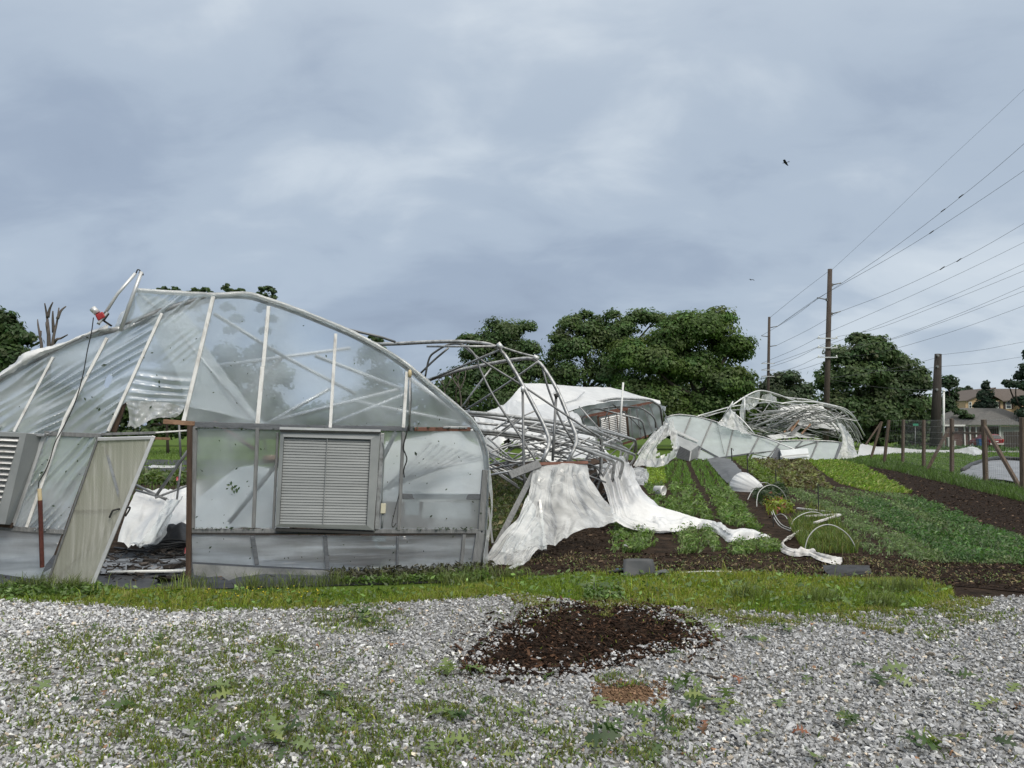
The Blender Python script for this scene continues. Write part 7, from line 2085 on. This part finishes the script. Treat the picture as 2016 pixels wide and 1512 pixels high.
# ================================================================== STREET SIDE: sign, boxes, houses, car
sg = thing('street_sign', 'small green street sign on a thin post behind the fence', 'street sign', tuple(at(1802, 853, 88)[:2]) + (0.0,))
MB().tube([at(1802, 895, 88), at(1802, 838, 88)], 0.045, 8).build('post', M['galv_dark'], sg, smooth=True)
MB().box8([at(x, y, d) for d in (87.9, 88.0) for x, y in ((1797.5, 834), (1808, 834), (1808, 838.2), (1797.5, 838.2))]).build('sign_plate', M['sign_green'], sg)
for i, (x0, x1, y0, y1, lab) in enumerate([(1866, 1871, 862, 880, 'taller pale utility box right of the white pole'), (1876, 1881.5, 869, 880, 'shorter pale utility box right of the white pole')]):
    bx = thing('utility_box', lab, 'utility box', tuple(at((x0 + x1) / 2, 853, 98)[:2]) + (0.0,), 'utility boxes')
    a, b = at(x0, y0, 98), at(x1, y0, 98)
    MB().box(((a.x + b.x) / 2, 98.2, a.z / 2), (b.x - a.x, 0.4, a.z)).build('cabinet', M['grey_cab'], bx, bevel=0.03)
    MB().box(((a.x + b.x) / 2, 98.2, a.z + 0.03), (b.x - a.x + 0.08, 0.48, 0.06)).build('lid', M['pvc'], bx)

# ranch house
DH = 104.0
rh = thing('ranch_house', 'low brick ranch house with grey hipped roof and open garage', 'house', tuple(at(1930, 853, DH)[:2]) + (0.0,))
EL, ER = at(1853, 838, DH), at(2060, 841, DH)
ze = EL.z


def hx(px): return at(px, 853, DH).x


MB().box(((hx(1857) + hx(1936)) / 2, DH + 4.3, (ze - 0.1) / 2), (hx(1936) - hx(1857), 8, ze - 0.1)).build('wall', M['brick'], rh)
MB().box(((hx(1971) + hx(2058)) / 2, DH + 4.3, (ze - 0.1) / 2), (hx(2058) - hx(1971), 8, ze - 0.1)).build('wall', M['house_cream'], rh)
MB().box(((hx(1936) + hx(1971)) / 2, DH + 6.5, (ze - 0.1) / 2), (hx(1971) - hx(1936), 3, ze - 0.1)).build('garage_back', M['shade_in'], rh)
MB().box(((hx(1936) + hx(1971)) / 2, DH + 0.5, ze - 0.25), (hx(1971) - hx(1936), 0.3, 0.35)).build('garage_lintel', M['brown_wood'], rh)
for px in (1936.5, 1970.5):
    MB().box((hx(px), DH + 0.25, ze / 2), (0.2, 0.2, ze)).build('garage_post', M['pvc'], rh)
MB().box(((EL.x + ER.x) / 2, DH - 0.35, ze + 0.02), (ER.x - EL.x, 0.12, 0.22)).build('gutter', M['pvc'], rh)
r1, r2 = at(1892, 803, DH + 4), at(1972, 804, DH + 4)
q = [Vector((EL.x, DH - 0.35, ze + 0.12)), Vector((ER.x, DH - 0.35, ze + 0.12)), Vector((ER.x, DH + 9, ze + 0.12)), Vector((EL.x, DH + 9, ze + 0.12)), r1, Vector((hx(2050), DH + 4, r2.z * 0.8)), r2]
MB().add(q, [(0, 1, 6, 4), (1, 2, 5), (1, 5, 6), (2, 3, 4, 6), (2, 6, 5), (3, 0, 4), (0, 3, 2, 1)]).build('roof', M['shingle'], rh)
g1 = [Vector((hx(1898), DH - 0.9, ze + 0.1)), Vector((hx(2010), DH - 0.9, ze + 0.1)), at(1950, 808, DH + 2.5), Vector((hx(1898), DH + 2.0, ze + 0.3)), Vector((hx(2010), DH + 2.0, ze + 0.3))]
MB().add(g1, [(0, 1, 2), (0, 2, 3), (1, 4, 2)]).build('roof_hip', M['shingle'], rh)
for x0, x1, y0, y1 in ((1852, 1862, 842, 851), (1880, 1888, 842, 852)):
    f = MB().box(((hx(x0) + hx(x1)) / 2, DH + 0.22, (at(x0, y0, DH).z + at(x0, y1, DH).z) / 2), (hx(x1) - hx(x0), 0.08, at(x0, y0, DH).z - at(x0, y1, DH).z)).build('window', M['pvc'], rh)
    MB().box(((hx(x0) + hx(x1)) / 2, DH + 0.16, (at(x0, y0, DH).z + at(x0, y1, DH).z) / 2), (hx(x1) - hx(x0) - 0.14, 0.05, at(x0, y0, DH).z - at(x0, y1, DH).z - 0.14)).build('pane', M['glass'], f)
for px in (1900, 1911, 1923):
    MB().box((hx(px), DH + 0.15, ze / 2), (0.16, 0.16, ze)).build('porch_post', M['pvc'], rh)
MB().tube(smooth_path([at(1829, 837, DH), at(1832, 840, DH), at(1833, 850, DH), at(1833, 868, DH)], 3), 0.14, 8).build('downpipe', M['pvc'], rh, smooth=True)
dbr = tree('fallen_branch', 'green branch fallen on the ranch house roof', DH + 1, [(1890, 812, 12, 7), (1903, 820, 14, 6), (1882, 808, 6, 5)], (1890, 815), n=1400, col=(0.06, 0.10, 0.045), ls=0.2, sub=0.6, limbs=1, group='trees by the houses', cat='branch', th=0.06)
# tan house
DT = 135.0
th_ = thing('tan_house', 'two storey tan house with brown roof and dark shutters', 'house', tuple(at(1960, 853, DT)[:2]) + (0.0,))


def tx(px): return at(px, 853, DT).x


zt = at(1960, 789, DT).z
MB().box(((tx(1903) + tx(2000)) / 2, DT + 5, zt / 2), (tx(2000) - tx(1903), 10, zt)).build('wall', M['house_tan'], th_)
MB().box(((tx(2000) + tx(2060)) / 2, DT + 3.5, zt / 2 - 0.1), (tx(2060) - tx(2000), 10, zt - 0.2)).build('wall', M['house_tan'], th_)
apex = at(1923.5, 766, DT + 5)
gl, grr = Vector((tx(1901), DT - 0.5, zt)), Vector((tx(1946), DT - 0.5, zt))
ap_f, ap_b = Vector((apex.x, DT - 0.5, apex.z)), Vector((apex.x, DT + 10, apex.z))
MB().add([Vector((tx(1903), DT - 0.02, zt)), Vector((tx(1946), DT - 0.02, zt)), Vector((apex.x, DT - 0.02, apex.z - 0.2)), Vector((tx(1903), DT + 9.9, zt)), Vector((tx(1946), DT + 9.9, zt)), Vector((apex.x, DT + 9.9, apex.z - 0.2))], [(0, 1, 2), (5, 4, 3), (0, 2, 5, 3), (1, 4, 5, 2)]).build('gable', M['house_tan'], th_)
MB().add([gl, ap_f, ap_b, gl + Vector((0, 10.5, 0)), gl - Vector((0, 0, .25)), ap_f - Vector((0, 0, .25))], [(0, 1, 2, 3), (0, 4, 5, 1)]).build('roof', M['shingle_brown'], th_)
zr = apex.z
MB().add([Vector((apex.x, DT - 0.3 + 4, zr)), Vector((tx(2070), DT + 4, zr)), Vector((tx(2070), DT - 0.6, zt)), Vector((apex.x + 1, DT - 0.6, zt)), Vector((tx(2070), DT + 10, zt)), Vector((apex.x, DT + 10, zt)), Vector((tx(2070), DT - 0.6, zt - 0.2)), Vector((apex.x + 1, DT - 0.6, zt - 0.2))], [(0, 3, 2, 1), (1, 4, 5, 0), (3, 7, 6, 2)]).build('roof', M['shingle_brown'], th_)
for x0, x1, y0, y1, shut in ((1908.5, 1914.5, 791, 804, False), (1981.5, 1992.5, 790, 805, True), (1962, 1967, 790, 805, True)):
    za, zb = at(x0, y0, DT).z, at(x0, y1, DT).z
    f = MB().box(((tx(x0) + tx(x1)) / 2, DT - 0.06, (za + zb) / 2), (tx(x1) - tx(x0), 0.12, za - zb)).build('window', M['pvc'], th_)
    for c0z, c1z in ((za - 0.12, (za + zb) / 2 + 0.05), ((za + zb) / 2 - 0.05, zb + 0.12)):
        MB().box(((tx(x0) + tx(x1)) / 2, DT - 0.13, (c0z + c1z) / 2), (tx(x1) - tx(x0) - 0.24, 0.06, abs(c0z - c1z))).build('pane', M['glass'], f)
    if shut:
        for xx in (x0 - 2.2, x1 + 2.2):
            MB().box((tx(xx), DT - 0.05, (za + zb) / 2), (0.32, 0.1, za - zb)).build('window_shutter', M['shutter_red'], th_)
# car by the garage: rear end of a red van-like car
DC = 96.0
car = thing('parked_car', 'dark red car parked rear on beside the ranch house', 'car', tuple(at(1962, 853, DC)[:2]) + (0.0,))


def cx(px, y, d=0.0): return at(px, y, DC + d)


xl, xr_ = at(1947, 853, DC).x, at(1975.5, 853, DC).x
w_ = xr_ - xl; xc = (xl + xr_) / 2


def section(y, z0, z1, wb_, wt, n=8):
    r = []
    for sx in (-1, 1):
        pass
    return [Vector((xc - wb_ / 2, DC + y, z0)), Vector((xc + wb_ / 2, DC + y, z0)), Vector((xc + wb_ / 2, DC + y, z0 + (z1 - z0) * 0.55)), Vector((xc + wt / 2, DC + y, z1 - 0.06)), Vector((xc + wt / 2 - 0.12, DC + y, z1)), Vector((xc - wt / 2 + 0.12, DC + y, z1)), Vector((xc - wt / 2, DC + y, z1 - 0.06)), Vector((xc - wb_ / 2, DC + y, z0 + (z1 - z0) * 0.55))]


secs = [section(-0.05, 0.35, 1.0, w_ * 0.96, w_ * 0.94), section(0.02, 0.3, 1.05, w_, w_ * 0.97), section(0.1, 0.28, 1.10, w_, w_ * 0.95), section(0.45, 0.28, 1.62, w_, w_ * 0.76), section(0.9, 0.28, 1.68, w_, w_ * 0.76), section(2.4, 0.28, 1.66, w_, w_ * 0.76), section(3.3, 0.28, 1.12, w_, w_ * 0.9), section(4.3, 0.3, 0.95, w_ * 0.95, w_ * 0.88), section(4.5, 0.35, 0.7, w_ * 0.85, w_ * 0.8)]
mb = MB()
vs_ = [p for s_ in secs for p in s_]
fs_ = [tuple(range(7, -1, -1)), tuple(range(len(vs_) - 8, len(vs_)))]
for i in range(len(secs) - 1):
    for k in range(8):
        fs_.append((i * 8 + k, i * 8 + (k + 1) % 8, i * 8 + 8 + (k + 1) % 8, i * 8 + 8 + k))
mb.add(vs_, fs_).build('body', M['car_red'], car, smooth=False, bevel=0.05)
MB().add([Vector((xc - w_ * 0.40, DC + 0.06, 1.12)), Vector((xc + w_ * 0.40, DC + 0.06, 1.12)), Vector((xc + w_ * 0.33, DC + 0.385, 1.55)), Vector((xc - w_ * 0.33, DC + 0.385, 1.55))], [(0, 1, 2, 3)]).build('rear_window', M['glass'], car)
MB().box((xc, DC - 0.12, 0.46), (w_ * 0.98, 0.16, 0.22)).build('bumper', M['bumper'], car, bevel=0.04)
for sx in (-1, 1):
    MB().box((xc + sx * w_ * 0.45, DC - 0.04, 0.92), (0.14, 0.10, 0.34)).build('tail_light', M['tail_light'], car, bevel=0.02)
    for y in (0.85, 3.5):
        wv = MB().lathe((xc + sx * (w_ * 0.5 - 0.12), DC + y, 0.33), [(0.0, -0.11), (0.20, -0.11), (0.33, -0.10), (0.33, 0.10), (0.20, 0.11), (0, 0.11)], 18, (1, 0, 0)).build('wheel', M['black_plastic'], car, smooth=False)
        MB().lathe((xc + sx * (w_ * 0.5 - 0.12), DC + y, 0.33), [(0.0, 0.12 * sx), (0.19, 0.115 * sx)], 14, (1, 0, 0)).build('rim', M['galv_light'], wv)
MB().box((xc, DC - 0.09, 0.78), (0.34, 0.02, 0.12)).build('number_plate', M['pvc'], car)
bc = at(1929, 853, 97)
bin_ = thing('recycling_bin', 'blue wheeled bin left of the red car', 'bin', (bc.x, 97, 0))
zb = at(1929, 865, 97).z
MB().box8([Vector((bc.x + sx * wv, 97 + sy * wv, z)) for z, wv in ((0.08, 0.26), (zb, 0.34)) for sx, sy in ((-1, -1), (1, -1), (1, 1), (-1, 1))]).build('body', M['blue'], bin_, bevel=0.03)
MB().box((bc.x, 97, zb + 0.04), (0.74, 0.76, 0.08)).build('lid', M['blue'], bin_, bevel=0.02)
for sx in (-1, 1):
    MB().lathe((bc.x + sx * 0.28, 97.25, 0.12), [(0, -0.04), (0.12, -0.04), (0.12, 0.04), (0, 0.04)], 12, (1, 0, 0)).build('wheel', M['black_plastic'], bin_)
pf_ = thing('board_fence', 'dark brown board fence right of the red car', 'fence', tuple(at(1995, 853, 92)[:2]) + (0.0,))
zf = at(1990, 850, 92).z
x0, x1 = at(1976, 853, 92).x, at(2060, 853, 92).x
nb = 28
for i in range(nb):
    MB().box((x0 + (x1 - x0) * (i + 0.5) / nb, 92 + 0.015 * (i % 2), zf / 2 + random.uniform(-0.02, 0.02)), ((x1 - x0) / nb * 0.93, 0.03, zf)).build('board', M['fence_dark'], pf_)
for z in (0.4, zf - 0.3):
    MB().box(((x0 + x1) / 2, 92.08, z), (x1 - x0, 0.06, 0.1)).build('rail', M['fence_dark'], pf_)
crop('hedge_grass', 'long grass and low bushes in front of the houses', [(1760, 888), (2200, 890), (2200, 876), (1760, 876)], 5000, (0.2, 0.7), (0.06, 0.12), (0.2, 0.8), (0.06, 0.115, 0.03), cat='grass')

# ================================================================== BIRDS
def bird(px, py, d, span, roll, yaw, lab):
    c = at(px, py, d)
    Rm = Matrix.Rotation(yaw, 3, 'Z') @ Matrix.Rotation(roll, 3, 'Y')
    s = span
    def W(x, y, z): return c + Rm @ Vector((x * s, y * s, z * s))
    prof = [(-0.32, 0.012), (-0.22, 0.03), (-0.08, 0.055), (0.06, 0.065), (0.16, 0.045), (0.20, 0.036), (0.235, 0.038), (0.265, 0.025), (0.31, 0.006)]
    mb = MB()
    n = 10
    vs_ = [W(math.cos(2 * math.pi * k / n) * r, y, math.sin(2 * math.pi * k / n) * r * 0.9) for y, r in prof for k in range(n)]
    fs_ = [tuple(range(n)), tuple((len(prof) - 1) * n + n - 1 - k for k in range(n))]
    for i in range(len(prof) - 1):
        for k in range(n):
            fs_.append((i * n + k, i * n + n + k, i * n + n + (k + 1) % n, i * n + (k + 1) % n))
    mb.add(vs_, fs_)
    for sx in (-1, 1):                       # wings: arm raised, hand swept down and back
        st = [(0.03, 0.12, -0.13, 0.02), (0.20, 0.17, -0.10, 0.10), (0.34, 0.13, -0.10, 0.09), (0.48, 0.02, -0.12, 0.02), (0.55, -0.10, -0.16, -0.05)]
        top = [W(sx * x, ya, z + 0.008) for x, ya, yb, z in st] + [W(sx * x, yb, z + 0.004) for x, ya, yb, z in st]
        bot = [W(sx * x, ya, z - 0.008) for x, ya, yb, z in st] + [W(sx * x, yb, z - 0.004) for x, ya, yb, z in st]
        m = len(st)
        f = []
        for k in range(m - 1):
            f += [(k, k + 1, m + k + 1, m + k), (2 * m + k, 3 * m + k, 3 * m + k + 1, 2 * m + k + 1), (k, 2 * m + k, 2 * m + k + 1, k + 1), (m + k, m + k + 1, 3 * m + k + 1, 3 * m + k)]
        f.append((m - 1, 3 * m - 1, 4 * m - 1, 2 * m - 1))
        mb.add(top + bot, f)
    tl = [(-0.02, -0.22, 0.0), (0.02, -0.22, 0.0), (0.075, -0.44, 0.0), (-0.075, -0.44, 0.0)]
    mb.add([W(x, y, z + 0.006) for x, y, z in tl] + [W(x, y, z - 0.006) for x, y, z in tl], [(0, 1, 2, 3), (7, 6, 5, 4), (0, 4, 5, 1), (1, 5, 6, 2), (2, 6, 7, 3), (3, 7, 4, 0)])
    o = mb.build('bird', M['feather'], smooth=True, base=tuple(c))
    tag(o, lab, 'bird', 'birds in the sky')


bird(1546, 320, 60, 0.75, 0.35, 0.9, 'black bird flying high in the clouds left of the wires')
bird(1479, 551, 95, 0.75, 0.1, 0.3, 'smaller black bird low above the huge round tree')
